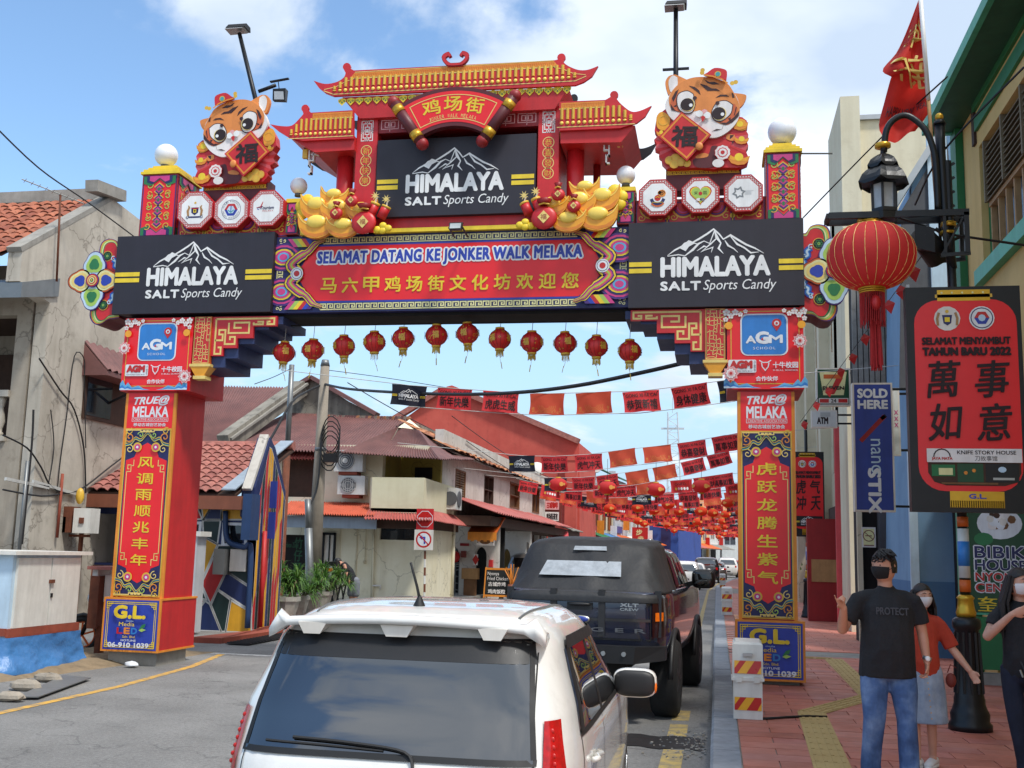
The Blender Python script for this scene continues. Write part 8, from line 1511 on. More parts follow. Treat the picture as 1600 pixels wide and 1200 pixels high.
b=MB('glass_car');hc.rp(b,.905,1.395,-.655,.655,-.595,.595,'glass_car',.008,24,10);b.build('rear_window',hb,local=True)
b=MB('black');hc.rp(b,1.30,1.405,-.63,.63,-.605,.605,'plastic_black',.0095,24,3);hc.rp(b,.895,.92,-.67,.67,-.67,.67,'rubber',.010,20,1);[hc.rp(b,.45,1.40,s_*.684,s_*.69,s_*.618,s_*.624,'rubber',.004,1,14)for s_ in(-1,1)]
for s_ in(-1,1):hc.rp(b,.92,1.405,s_*.645,s_*.668,s_*.587,s_*.606,'rubber',.0095,1,8)
b.build('window_band',hb,local=True)
for s_ in(-1,1):
 b=MB('tl_red');hc.rp(b,.80,1.07,s_*.70,s_*.79,s_*.685,s_*.745,'tl_red',.014,8,10)
 for k in range(7):z=.83+k*.033;x=s_*(.745-.028*k/6);b.ball((x,hc.rear(x,z)-.013,z),(.012,.004,.011),8,5,'tape_red')
 b.build('tail_light',hb,local=True);b=MB('tl_clear');x=s_*.745;b.ball((x,hc.rear(x,.735)-.0,.735),(.045,.015,.05),14,8,'tl_clear');b.build('reversing_light',hb,local=True)
 b=MB('metal_grey');b.tube([(s_*.545,y,0)for y in(0,)]*0 or[(s_*(.50+.045*min(1,(y-.5)*2)),y,hc_z)for y,hc_z in[(y,next((z for z in[1.3+.002*i for i in range(125)][::-1]if hc.side(y,z)>.50+.045*min(1,(y-.5)*2)and hc.rear(.5,z)<y),1.4)+.004)for y in[.55+.1*i for i in range(13)]]],.007,5,'metal_grey');b.build('roof_channel',hb,local=True)
 for(a0,b0,a1,b1,nm)in((.62,1.36,.78,1.34,'rear_door_window'),(1.44,2.36,1.42,2.02,'front_door_window')):
  b=MB('glass_car');hc.sp(b,s_,.985,1.345,a0,b0,a1,b1,'glass_car',.006);b.build(nm,hb,local=True)
 b=MB('plastic_black');hc.sp(b,s_,.96,.985,.55,2.6,.56,2.55,'rubber',.008,12,1);hc.sp(b,s_,1.345,1.40,.66,2.1,.74,2.0,'plastic_black',.02,12,2);hc.sp(b,s_,.985,1.345,1.36,1.44,1.34,1.42,'plastic_black',.007,1,4);hc.sp(b,s_,.985,1.36,.54,.62,.68,.78,'plastic_black',.014,2,5);b.build('window_trim',hb,local=True)
 b=MB('rubber');hc.sp(b,s_,.35,.965,1.395,1.405,1.395,1.405,'rubber',.003,1,6);hc.sp(b,s_,.5,.965,.60,.61,.56,.57,'rubber',.003,1,6);b.build('door_seam',hb,local=True)
 b=MB('car_white');b.tube([(s_*(hc.side(y,.82)+.012+.02*(k%2 if 0<k<4 else(k==2))),y,.82)for k,y in enumerate((.78,.83,.9,.97,1.02))],.014,6);b.build('door_handle',hb,local=True)
 b=MB('car_white');xm=s_*.93;b.hexa([(xm-.13,2.24,.94),(xm+.12,2.2,.95),(xm+.10,2.38,.95),(xm-.12,2.36,.95)],[(xm-.12,2.25,1.10),(xm+.08,2.21,1.09),(xm+.08,2.36,1.08),(xm-.12,2.36,1.09)]);
 b.v=[];b.f=[];b.mi=[];b.sm=[];b.sball((xm,2.30,1.02),(.135,.075,.088),.6,24,12,'car_white');b.obox((s_*.78,2.32,.97),(xm-s_*.08,2.31,1.0),.06,.05);mr_=b.build('door_mirror',hb,local=True)
 b=MB('mirror_back');a=b.frame((xm,2.236,1.02),(1,0,0),(0,0,1),(0,-1,0));a.a_round(-.115,-.07,.115,.07,.05,'mirror_back',6);b.sball((xm,2.262,1.02),(.127,.045,.08),.6,20,10,'plastic_black');b.build('mirror_glass',mr_,local=True);b=MB('tl_amber');b.ball((xm+s_*.125,2.27,1.0),(.012,.02,.035),8,6,'tl_amber');b.build('indicator',mr_,local=True)
 for yw in(.66,3.05):wheel(hb,s_*.72,yw,.29,.18,s_).name='wheel'
b=MB('car_white');b.smooth=True;rs=[]
for i in range(29):
 u=-1+2*i/28;e=max(0,abs(u)-.86)/.14;x=u*.665;z=1.478-.035*u*u-.035*e;y=.30+.07*u*u+.0*e;h=.022+.014*e;ch=.20*(1-.25*e);ti=.05*math.sin(min(1,e)*3.14)
 rs.append([(x,y-ch*.25,z+.004+ti),(x,y-ch*.2,z-h),(x,y+ch*.2,z-h*.8),(x,y+ch*.7,z-.002),(x,y+ch*.45,z+h*.7),(x,y,z+h*.9+ti)])
b.rings(rs,'car_white');sp_=b.build('spoiler',hb,local=True)
for x0,x1 in((-.50,-.36),(-.10,.06),(.36,.50)):b=MB('offwhite');b.hexa([(x0+.03,.28,1.40),(x1-.03,.28,1.40),(x1-.02,.44,1.44),(x0+.02,.44,1.44)],[(x0,.28,1.452),(x1,.28,1.452),(x1,.42,1.465),(x0,.42,1.465)],'offwhite');b.build('spoiler_foot',sp_,local=True)
b=MB('rubber');b.lathe([(.035,0),(.03,.012),(.012,.05),(.008,.06),(0,.06)],(-.02,.66,1.515),12,'rubber');b.tube([(-.02,.66,1.56),(-.03,.64,1.62),(-.055,.60,1.735)],[.008,.007,.006],6,'rubber');b.build('aerial',hb,local=True)
b=MB('rubber');b.tube([(x,hc.rear(x,z)-.02,z)for x,z in bez([(.15,.86),(.10,.93),(-.15,.955),(-.42,.965)],5)],.008,5);b.tube([(x,hc.rear(x,z)-.014,z)for x,z in bez([(.0,.93),(-.3,.94),(-.55,.945)],5)],.006,4);b.build('rear_wiper',hb,local=True)
b=MB('plastic_white');hc.rp(b,.5,.64,-.25,.25,-.25,.25,'white',.012,4,1);hc.rp(b,.36,.37,-.8,.8,-.8,.8,'rubber',.003,16,1);b.build('number_plate',hb,local=True)
b=MB('glass_car');hc.rp(b,1.0,1.42,-.68,.68,-.58,.58,'glass_car',.006,14,6,hc.front);b.build('windscreen',hb,local=True)
PS=[(.66,.12,5.2,.9,9),(.86,.02,5.3,.93,9),(1.1,.0,5.3,.94,9),(1.34,.0,5.25,.925,9),(1.40,.03,5.0,.90,9),(1.41,.1,4.9,.7,9)]
KS=[(1.38,.04,1.98,.90,6),(1.5,.14,1.96,.86,5),(1.65,.28,1.94,.81,5),(1.8,.42,1.92,.775,5),(1.9,.50,1.90,.745,5),(1.955,.60,1.86,.68,4.5),(1.985,.8,1.75,.55,4),(2.0,1.1,1.5,.2,3)]
CS=[(1.38,1.9,4.15,.88,7),(1.6,1.95,3.85,.81,7),(1.82,2.0,3.5,.73,6),(1.88,2.1,3.35,.66,5),(1.91,2.4,3.0,.4,3)]
pk=thing('pickup_truck','dark navy lifted pickup truck with a black soft canopy over its bed','pickup truck',(-1.46,11.95,0),None,-.06);pc,kc,cc=Car(PS),Car(KS),Car(CS)
pc.body('car_navy',2,80).build('body',pk,local=True);cc.body('car_black',2,64).build('cab',pk,local=True)
cn=kc.body('cloth_black',4,120)
for v in cn.v:k=noise.noise(V((v.x*3,v.y*3,v.z*2.2)))*.035+noise.noise(V((v.x*9,v.y*9,v.z*3)))*.012;d=V((v.x,v.y-1.0,0));d.normalize();v+=d*k;v.z+=k*.4
cn=cn.build('canopy',pk,local=True)
b=MB('vinyl_clear');kc.rp(b,1.56,1.72,-.50,.42,-.44,.40,'vinyl_clear',.03,16,6);b.build('canopy_window',cn,local=True);b=MB('steel');kc.rp(b,1.84,1.885,-.16,.22,-.15,.21,'vinyl_clear',.028,8,2);a=MB();b.build('label_patch',cn,local=True)
b=MB('cloth_black');kc2=lambda x:pc.rear(x,1.36)-.02
for x in(-.8,-.29,.24,.83):b.hexa([(x-.035,kc2(x)-.008,.93),(x+.035,kc2(x)-.008,.93),(x+.035,kc2(x)+.01,.93),(x-.035,kc2(x)+.01,.93)],[(x-.035,kc2(x)-.012,1.42),(x+.035,kc2(x)-.012,1.42),(x+.035,kc2(x)+.03,1.42),(x-.035,kc2(x)+.03,1.42)])
pc.rp(b,1.29,1.42,-.90,.90,-.88,.88,'cloth_black',.03,24,3);b.build('canopy_straps',pk,local=True)
b=MB('rubber');pc.rp(b,.90,1.36,-.765,-.755,-.765,-.755,'rubber',.004,1,3);pc.rp(b,.90,1.36,.755,.765,.755,.765,'rubber',.004,1,3);pc.rp(b,.89,.91,-.76,.76,-.76,.76,'rubber',.004,12,1);pc.rp(b,1.09,1.12,-.76,.76,-.76,.76,'car_black',.012,12,1);b.build('tailgate_seam',pk,local=True)
b=MB('plastic_black');pc.rp(b,1.2,1.28,-.14,.14,-.14,.14,'plastic_black',.015,6,2);b.ball((.0,-.03,1.26),(.13,.03,.02),12,6,'plastic_black');b.build('tailgate_handle',pk,local=True)
a=MB('steel').frame((0,-.022,0));a.a_text('XLT',.44,1.245,.64,1.285,'steel',.06);a.a_text('CREW',.44,1.205,.64,1.235,'steel',.05);a.a_text('RANGER',-.62,.975,.72,1.022,'plastic_grey',.05,space=1.9);a.build('lettering',pk,local=True)
b=MB('steel');b.ball((0,-.02,1.10),(.12,.02,.045),20,8,'steel');b.ball((0,-.032,1.10),(.10,.015,.033),20,8,'sign_blue');b.build('badge',pk,local=True)
for s_ in(-1,1):
 b=MB('tl_dark');pc.rp(b,.93,1.34,s_*.78,s_*.915,s_*.78,s_*.905,'tl_dark',.016,6,6);pc.rp(b,1.10,1.19,s_*.81,s_*.88,s_*.81,s_*.88,'tl_amber' if s_>0 else 'tl_red',.02,3,2);b.build('tail_light',pk,local=True)
 for yw in(.98,4.15):wheel(pk,s_*.83,yw,.43,.30,s_,'black').name='wheel'
 for yw in(.98,4.15):b=MB('rubber');b.tube([(s_*.935,yw+.53*math.cos(math.radians(t)),.46+.50*math.sin(math.radians(t)))for t in range(0,181,12)],.032,6,'plastic_black');b.build('wheel_arch',pk,local=True)
 b=MB('glass_car');cc.sp(b,s_,1.44,1.78,2.1,2.85,2.15,2.8,'glass_car');cc.sp(b,s_,1.44,1.78,2.95,3.85,2.9,3.45,'glass_car');b.build('side_window',pk,local=True)
 b=MB('plastic_black');b.sball((s_*1.08,3.4,1.5),(.16,.09,.13),.55,20,10,'plastic_black');b.obox((s_*.86,3.45,1.42),(s_*1.0,3.42,1.45),.06,.06);m_=b.build('door_mirror',pk,local=True);b=MB('mirror_back');b.sball((s_*1.08,3.33,1.5),(.14,.03,.11),.55,18,8,'mirror_back');b.build('mirror_glass',m_,local=True)
b=MB('plastic_black');b.rings([[(x,y,z)for x,y,z in((-.92,.02-k*.0,.7),(-.6,-.12,.66),(.6,-.12,.66),(.92,.02,.7),(.92,.2,.7),(-.92,.2,.7))]for k in(0,)]+[[(-.92,.02,.84),(-.62,-.13,.84),(.62,-.13,.84),(.92,.02,.84),(.92,.2,.84),(-.92,.2,.84)]]);b.box(-.5,.1,.4,.5,.5,.66,'dark_in');b.build('bumper',pk,local=True);b=MB('alloy')
for x in(-.5,-.28,.28,.5):b.cyl((x,-.11,.76),(x,-.145,.76),.025,None,12,'steel')
b.box(-.05,-.14,.68,.05,-.1,.72,'steel');b.build('parking_sensors',pk,local=True)
b=MB('black');b.cyl((0,.9,.45),(0,.9,.7),.3,None,12,'dark_in');b.box(-.85,.93,.38,.85,1.03,.48,'metal_dark');b.box(-.4,.6,.5,.4,4.9,.68,'dark_in');b.build('underbody',pk,local=True)
b=MB('antenna')
for x in(-.55,-.2,.15,.5):b.ball((x,2.35,1.96),(.13,.25,.035),10,6,'plastic_black');b.ball((x-.02,2.3,1.99),(.05,.1,.02),8,5,'steel')
b.build('roof_lights',pk,local=True)
def simple_car(x,y,mat,kind,lab,nm,sc_=1):
 st={'hatch':HS,'suv':[(z*1.14,a,f*1.18,w*1.1,n)for z,a,f,w,n in HS],'sedan':[(.2,.1,4.3,.76,6),(.5,0,4.4,.86,6),(.88,.05,4.3,.86,6),(.95,.25,3.4,.82,6),(1.0,.55,3.2,.78,6),(1.3,1.15,2.6,.66,6),(1.40,1.4,2.3,.5,4),(1.42,1.7,2.1,.2,3)]}[kind]
 c=Car(st);t=thing(nm,lab,'car',(x,y,0),'cars along the street');k={'hatch':1,'suv':1.14,'sedan':1}[kind];c.body(mat,2,48).build('body',t,local=True);b=MB('glass_car');c.rp(b,1.0*k,1.36*k,-.62*k,.62*k,-.56,.56,'glass_car',.01,10,4)if kind!='sedan' else c.rp(b,1.02,1.32,-.66,.66,-.52,.52,'glass_car',.012,10,4);b.build('rear_window',t,local=True)
 for s_ in(-1,1):
  b=MB('tl_red');z=.8*k;c.rp(b,z,z+.16,s_*.58*k,s_*.8,s_*.56*k,s_*.78,'tl_red',.015,4,2);b.build('tail_light',t,local=True);b=MB('glass_car');q=1.3 if kind=='sedan' else .8;c.sp(b,s_,1.0*k,1.3*k,q-.3 if kind!='sedan' else 1.0,2.3*k,q,2.0*k,'glass_car',.008);b.build('side_window',t,local=True)
  for yw in(.7,3.0*k):wheel(t,s_*.74*k,yw,.31,.2,s_).name='wheel'
  b=MB('black');b.ball((s_*.95*k,2.3,1.0*k),(.1,.07,.08),8,6,mat);b.build('door_mirror',t,local=True)
 b=MB('white');c.rp(b,.5,.62,-.26,.26,-.26,.26,'ink',.015,2,1);c.rp(b,.3,.42,-.7,.7,-.7,.7,'plastic_black',.01,6,1);b.build('number_plate',t,local=True);return t
simple_car(-8.05,46.5,'car_grey','suv','grey brown hatchback parked on the left in front of the white shophouse arches','parked_car')
for x,y,m_,k,lab in((-1.75,60,'car_white','hatch','white car right behind the pickup mirror, first in the far queue'),(-1.6,67,'car_white','sedan','white saloon with a lit red tail light, second in the far queue'),(-1.3,77,'car_black','suv','black off-road car, third and tallest in the far queue'),(-1.45,89,'car_grey','sedan','grey saloon, fourth in the far queue'),(-1.4,99,'car_white','suv','white sport utility car, fifth in the far queue'),(-1.5,110,'car_red','hatch','dark red car beside the pillar, last in the far queue')):simple_car(x+bend(y),y,m_,k,lab,'queued_car')
# ================================================================== PEOPLE
def loft(b,pts,rad,hint=(1,0,0),n=16,flat=False):
 pts=[V(p)for p in pts];rad=[(r,r)if not hasattr(r,'__len__')else r for r in rad];rs=[]
 def ring(p,d,r,k=1):
  x=V(hint)-d*V(hint).dot(d);x=x.normalized()if x.length>.05 else perp(d)[0];y=d.cross(x);return[p+x*(r[0]*k*math.cos(t))+y*(r[1]*k*math.sin(t))for t in[2*math.pi*i/n for i in range(n)]]
 N_=len(pts);D=[(pts[min(i+1,N_-1)]-pts[max(i-1,0)]).normalized()for i in range(N_)]
 for k in(.35,.75):rs.append(ring(pts[0]-D[0]*rad[0][1]*math.sqrt(1-k*k)*.6,D[0],rad[0],k))
 for i in range(N_):rs.append(ring(pts[i],D[i],rad[i]))
 for k in(()if flat else(.75,.35)):rs.append(ring(pts[-1]+D[-1]*rad[-1][1]*math.sqrt(1-k*k)*.6,D[-1],rad[-1],k))
 b.rings(rs)
def fuse(b,name,par,vox=.009,sm=3,it=2):
 o=b.build(name,None);r=o.modifiers.new('r','REMESH');r.mode='VOXEL';r.voxel_size=vox;s=o.modifiers.new('s','SMOOTH');s.iterations=sm*it;s.factor=.5
 dg=bpy.context.evaluated_depsgraph_get();me=bpy.data.meshes.new_from_object(o.evaluated_get(dg));me.materials.clear()if not me.materials else None;mt=o.data.materials[0]
 if not me.materials:me.materials.append(mt)
 me.polygons.foreach_set('use_smooth',[True]*len(me.polygons));bpy.data.objects.remove(o);n=bpy.data.objects.new(name,me);COL.objects.link(n);n.parent=par;return n
def hand(b,w,d,side,curl=.5,point=False):
 w,d,s_=V(w),V(d).normalized(),V(side).normalized();x=d.cross(s_).normalized();loft(b,[w,w+d*.04,w+d*.085],[(.026,.018),(.038,.016),(.04,.014)],x,10)
 for i,(o,ln,r)in enumerate(((-.03,.068,.0085),(-.01,.076,.009),(.01,.07,.0088),(.03,.054,.008))):
  p=w+d*.085+x*o;c=.1 if(point and i==0)else curl*(1+.12*i);q=p+(d*math.cos(c*.6)+s_*math.sin(c*.6))*ln*.45;r_=q+(d*math.cos(c*1.5)+s_*math.sin(c*1.5))*ln*.33;t=r_+(d*math.cos(c*2.2)+s_*math.sin(c*2.2))*ln*.25;loft(b,[p-d*.02,p,q,r_,t],[r*1.1,r*1.05,r,r*.95,r*.8],x,8)
 p=w+d*.03-x*.032;q=p-x*.022+d*.025+s_*.01;loft(b,[w+d*.015-x*.01,p,q,q+d*.028+s_*.012],[.014,.013,.0105,.009],s_,8)
def head(b,c,yaw,R=(.084,.102,.121)):
 c=V(c);Rz=Matrix.Rotation(yaw,3,'Z');k0=len(b.v);b.ball((0,0,0),R,20,14);loft(b,[(0,-.01,-.03),(0,-.028,-.085)],[(.062,.07),(.046,.05)],(1,0,0));loft(b,[(0,-.09,.02),(0,-.105,-.018)],[(.011,.012),(.017,.014)],(1,0,0),8);loft(b,[(-.05,-.075,.035),(0,-.09,.036),(.05,-.075,.035)],[.014]*3,(0,0,1),8)
 for s_ in(-1,1):loft(b,[(s_*.076,.01,.03),(s_*.084,.014,.005),(s_*.076,.005,-.025)],[(.012,.02),(.012,.018),(.01,.012)],(1,0,0),8)
 for v in b.v[k0:]:v[:]=Rz@v+c
def face_bits(par,c,yaw,mask,hairm,style,R=(.084,.102,.121),L=.0):
 c=V(c);Rz=Matrix.Rotation(yaw,3,'Z')
 def put(b,nm,k=None):
  for v in b.v:v[:]=Rz@v+c
  return b.build(nm,par,local=True)
 b=MB('white')
 for s_ in(-1,1):b.ball((s_*.03,-.084,.014),(.0125,.006,.0052),10,6,'offwhite');b.ball((s_*.03+.002,-.0905,.014),(.0065,.004,.0065),8,5,'hair')
 put(b,'eyes');b=MB('hair')
 for s_ in(-1,1):b.tube([(s_*.014,-.097,.036),(s_*.032,-.095,.042),(s_*.05,-.083,.036)],[.003,.0045,.002],5,'hair')
 put(b,'eyebrows');b=MB(mask)
 def mk_(u,v):a=(u-.5)*2.3;z=-.098+.1*v;k=1.08+.10*math.exp(-(u-.5)**2*40)*math.sin(math.pi*min(1,v*1.0)*.9+.1);r=math.sqrt(max(.12,1-(z/.125)**2));return(.084*k*r*math.sin(a),-.106*k*r*math.cos(a)+.004,z+.004-.012*abs(u-.5)*2*(v-.5))
 b.grid(mk_,18,8);b.tube([mk_(1,.8),(.085,-.01,-.005),(.084,.01,.01)],.0022,4);b.tube([mk_(0,.8),(-.085,-.01,-.005),(-.084,.01,.01)],.0022,4);put(b,'face_mask')
 b=MB('hair');r2=random.Random(5)
 def hr(u,v):
  a=u*2*math.pi;ph=-math.pi/2*0+math.pi*(.5-v*(.62 if style=='short' else .72));fr_=max(0,-math.cos(a))if False else max(0,math.cos(a-math.pi*1.5));ph=max(ph,(.62 if style=='short' else .55)*fr_**.7*(1)if fr_>.2 else ph);k=1.09+.05*noise.noise(V((math.cos(a)*3,math.sin(a)*3,v*5)))+(.05*fr_*math.sin(ph)if style=='short' else 0)
  return(R[0]*k*math.cos(ph)*math.cos(a),R[1]*k*math.cos(ph)*math.sin(a)+.004,R[2]*k*math.sin(ph)+.004)
 b.grid(hr,40,14)
 if style!='short':
  for i in range(90):
   a=r2.uniform(.0,math.pi)+(0 if r2.random()<.8 else r2.choice((-.5,.5)));p=V((R[0]*1.08*math.cos(a),R[1]*1.05*math.sin(a),r2.uniform(-.02,.07)));e=V((p.x*(1.2+r2.random()*.5),p.y*1.2+.02+r2.random()*.03,-L+r2.uniform(-.05,.05)));m_=p.lerp(e,.45)+V((p.x*.35,.02,.0));b.tube([p,m_,m_.lerp(e,.55)+V((r2.uniform(-.015,.015),0,0)),e],[.013,.016,.014,.004],5)
 else:
  for i in range(150):a=r2.uniform(-math.pi,0)if i<90 else r2.uniform(0,6.28);k=r2.uniform(.3,.98);p=V((R[0]*k*math.cos(a),R[1]*k*math.sin(a),R[2]*math.sqrt(1-k*k*.96)*1.0+.004));d=V((.035+.02*r2.random(),-.012,.010));b.tube([p,p+d*.5+V((0,0,.014)),p+d+V((0,0,-.004))],[.009,.008,.002],4)
 put(b,'hair')
def shoe(par,c,yaw,m_,sole='shoe_white'):
 Rz=Matrix.Rotation(yaw,3,'Z');b=MB(m_);b.smooth=True;loft(b,[(0,.07,.045),(0,.0,.05),(0,-.08,.04),(0,-.15,.03)],[(.038,.042),(.042,.045),(.046,.036),(.042,.026)],(1,0,0));
 for z0,z1,k in((-.002,.022,1.08),):b.rings([[(k*.047*math.cos(t),-.04+k*.145*math.sin(t),z)for t in[math.tau*i/20 for i in range(20)]]for z in(z0,z1)],sole)
 for v in b.v:v[:]=Rz@v+V(c)
 b.build('shoe',par,local=True)
def person(lab,loc,rot,S_,J,skin,shirt,legs_m,mask,style,yaw,hairL,shoes,extra=None,skirt=False,belly=1.0,wd=1.0):
 t=thing('person',lab,'person',loc,None,rot);t.scale=(S_,)*3;hz_=1.612
 b=MB(skin);b.smooth=True;head(b,(J['head'][0],J['head'][1],hz_),yaw);loft(b,[(0,.01,1.40),(J['head'][0]*.6,.005,1.55)],[(.06,.06),(.052,.056)]);loft(b,[(0,0,.9),(0,0,1.1),(0,0,1.3),(0,0,1.4)],[(.13*wd,.09),(.12*wd,.09),(.14*wd,.09),(.08,.06)])
 for s_,k in((-1,'R'),(1,'L')):
  sh,el,wr,hd,pn=J[k];loft(b,[(s_*.13,0,1.37),sh,V(sh).lerp(V(el),.5),el],[.05,.05,.046,.040]);loft(b,[el,V(el).lerp(V(wr),.35),wr],[.040,.039,.027]);hand(b,wr,hd,pn,J.get('curl',.6),J.get('point')==k)
  hp,kn,an=J['leg'+k];loft(b,[hp,kn,an,V(an)+V((0,-.03,-.03))],[.07,.05,.036,.034])
 fuse(b,'body',t,.0085,2)
 b=MB(shirt);b.smooth=True;B_=belly;loft(b,[(0,.01,1.445),(0,.01,1.425),(0,.01,1.39),(0,0,1.30),(0,-.01*B_,1.14),(0,-.012*B_,1.0),(0,-.005,.9),(0,0,J['hem']),(0,0,J['hem']-.015)],[(.07,.066),(.105*wd,.078),(.148*wd,.10),(.178*wd,.125*B_),(.178*wd,.138*B_),(.186*wd,.146*B_),(.188*wd,.142*B_),(.192*wd,.137*B_),(.19*wd,.135*B_)],flat=True)
 for s_,k in((-1,'R'),(1,'L')):sh,el=V(J[k][0]),V(J[k][1]);q=J.get('sleeve',.72);loft(b,[(s_*.07,.005,1.395),(s_*.13,.003,1.378),sh+V((-s_*.01,0,-.005)),sh.lerp(el,q*.5),sh.lerp(el,q)],[(.05,.06),(.062,.068),.07,.07,.069],flat=True)
 for v in b.v:v+=V((1,1,0))*(noise.noise(V((v.x*5,v.y*5,v.z*3+v.x*4)))*.022+noise.noise(V((v.x*11,v.y*11,v.z*9)))*.010)
 sh_=fuse(b,'shirt',t,.010,1);b=MB(legs_m);b.smooth=True
 if skirt:loft(b,[(0,0,1.0),(0,0,.9),(0,0,.7),(0,0,.5),(0,0,.42)],[(.15,.11),(.18,.14),(.195,.16),(.215,.18),(.22,.185)],flat=True)
 else:
  loft(b,[(0,0,1.0),(0,.01,.9),(0,0,.82)],[(.16*wd,.12),(.175*wd,.13),(.16*wd,.12)])
  for k in 'RL':hp,kn,an=[V(q)for q in J['leg'+k]];kk=J.get('legw',1);loft(b,[hp+V((0,0,.05)),hp,hp.lerp(kn,.5),kn,kn.lerp(an,.5),an+V((0,0,.05)),an+V((0,.0,-.015))],[x*kk for x in(.09,.095,.087,.070,.066,.068,.072)],flat=True)
 for v in b.v:v+=V((1,1,0))*noise.noise(V((v.x*8,v.y*8,v.z*13)))*.017
 fuse(b,'skirt' if skirt else 'jeans',t,.011,1);face_bits(t,(J['head'][0],J['head'][1],hz_),yaw,mask,'hair',style,L=hairL)
 for k in 'RL':an=V(J['leg'+k][2]);shoe(t,(an.x,an.y-.01,0.0),J.get('toe',0),shoes)
 if extra:extra(t)
 return t
def pr(t):
 a=MB('tee_print').frame((.01,-.152,1.28),(1,0,0),(0,.06,1),(0,-1,0));b_=a;b_.a_text('PROTECT',-.11,-.028,.13,.03,'tee_print',.03);b_.build('shirt_lettering',t,local=True);b=MB('steel');w_=V((.285,-.03,.93));b.cyl(w_+V((-.004,0,-.014)),w_+V((.004,0,.014)),.034,None,14,'steel');b.ball(w_+V((0,-.034,0)),(.02,.008,.02),10,6,'tag');b.build('wrist_watch',t,local=True)
man={'head':(-.01,-.01),'R':((-.215,0,1.355),(-.34,-.05,1.12),(-.345,-.20,1.30),(-.3,-.35,.55),(.7,-.3,-.5)),'L':((.215,0,1.355),(.265,.02,1.12),(.285,-.03,.90),(-.05,-.1,-1),(-1,0,0)),'legR':((-.10,0,.86),(-.115,-.04,.47),(-.14,.03,.08)),'legL':((.10,0,.86),(.12,-.05,.47),(.13,-.07,.08)),'hem':.79,'point':'R','curl':.9,'legw':1.12,'toe':-.25}
person('stocky man in a black Protect tee, jeans and black mask, pointing while he walks',aG(1392,1222,.15),.02,.995,man,'skin','tee','denim','mask_black','short',-.8,0,'shoe_black',pr,belly=1.12,wd=1.12)
wm={'head':(.01,-.03),'R':((-.17,0,1.35),(-.2,.02,1.1),(-.2,-.05,.88),(0,-.2,-1),(1,0,0)),'L':((.17,0,1.35),(.27,.0,1.13),(.42,-.06,.93),(.5,-.1,-.8),(-.3,-.9,0)),'legR':((-.09,0,.86),(-.09,-.04,.47),(-.08,-.05,.08)),'legL':((.09,0,.86),(.06,-.05,.47),(.07,.08,.10)),'hem':.95,'sleeve':.95,'toe':-.4}
def bag(t):
 b=MB('wood_red');b.ball((.25,-.02,.83),(.05,.025,.07),10,6,'wood_red');b.tube([(.22,-.02,.9),(.25,-.03,.98),(.3,-.03,.95)],.005,4);b.build('small_pouch',t,local=True)
 b=MB('brown_gutter');
 for i in range(9):a=-.6+i*.15;b.cyl((.19*math.sin(0)+.004*i+.02,-.187,.92-.055*i),(.02+.004*i,-.192,.92-.055*i),.006,None,6,'brass')
 b.build('skirt_buttons',t,local=True)
person('woman in an orange-red knit top and denim skirt, half hidden behind the man in black',aG(1447,1199,.15),-.1,.845,wm,'skin2','knit_red','denim_light','mask_white','long',.5,.22,'shoe_white',bag,True,wd=.86)
w3={'head':(.0,-.02),'R':((-.17,0,1.35),(-.27,-.10,1.15),(-.06,-.23,1.36),(.9,-.1,.35),(0,1,.3)),'L':((.17,0,1.35),(.2,.02,1.1),(.18,-.05,.88),(0,-.2,-1),(-1,0,0)),'legR':((-.09,0,.86),(-.07,-.04,.47),(-.02,.0,.08)),'legL':((.09,0,.86),(.12,-.05,.47),(.15,-.1,.08)),'hem':.84,'sleeve':.55,'toe':.2,'legw':.92}
def hbag(t):b=MB('plastic_black');b.ball((.12,-.18,.82),(.12,.05,.09),14,8,'plastic_black');b.tube([(.02,-.17,.88),(-.1,-.1,1.2),(-.12,.0,1.43)],.008,5,'plastic_black');b.tube([(-.02,-.18,.9),(.0,-.19,.84)],.008,5,'steel');b.build('handbag',t,local=True)
person('long-haired woman in a black top raising a hand to her white mask',aG(1606,1216,.15),-.25,.93,w3,'skin2','tee','denim_dark','mask_white','long',.75,.42,'shoe_white',hbag,wd=.88)
bn_={'head':(-.0,-.0)}
t=thing('person','person in a black sleeveless top and grey shorts bending beside the leafy planters','person',aG(549,958),None,0.0);b=MB('skin');b.smooth=True
loft(b,[(0,0,.9),(-.12,-.02,1.15),(-.3,-.03,1.34)],[(.15,.11),(.16,.11),(.12,.09)],(0,1,0));b.ball((-.44,-.03,1.36),(.11,.09,.11),12,8);loft(b,[(-.2,-.2,1.32),(-.1,-.24,1.08),(-.02,-.25,.86)],[.05,.045,.035]);hand(b,(-.02,-.25,.86),(.1,0,-1),(-1,0,0))
for dx in(-.02,.1):loft(b,[(dx,0,.88),(dx,-.02,.48),(dx+.02,0,.06),(dx-.08,0,.04)],[.09,.065,.045,.04])
fuse(b,'body',t,.016,2);b=MB('tee');b.smooth=True;loft(b,[(.02,0,.86),(-.11,-.02,1.14),(-.29,-.03,1.33)],[(.165,.125),(.175,.12),(.135,.1)],(0,1,0));fuse(b,'top',t,.018,1);b=MB('shorts');b.smooth=True;loft(b,[(.02,0,.92),(.03,0,.8)],[(.17,.14),(.17,.14)]);[loft(b,[(dx,0,.85),(dx,-.01,.5)],[.11,.11])for dx in(-.03,.1)];fuse(b,'shorts',t,.018,1);b=MB('hair');b.ball((-.46,-.02,1.41),(.11,.1,.1),12,8);b.build('hair',t,local=True)
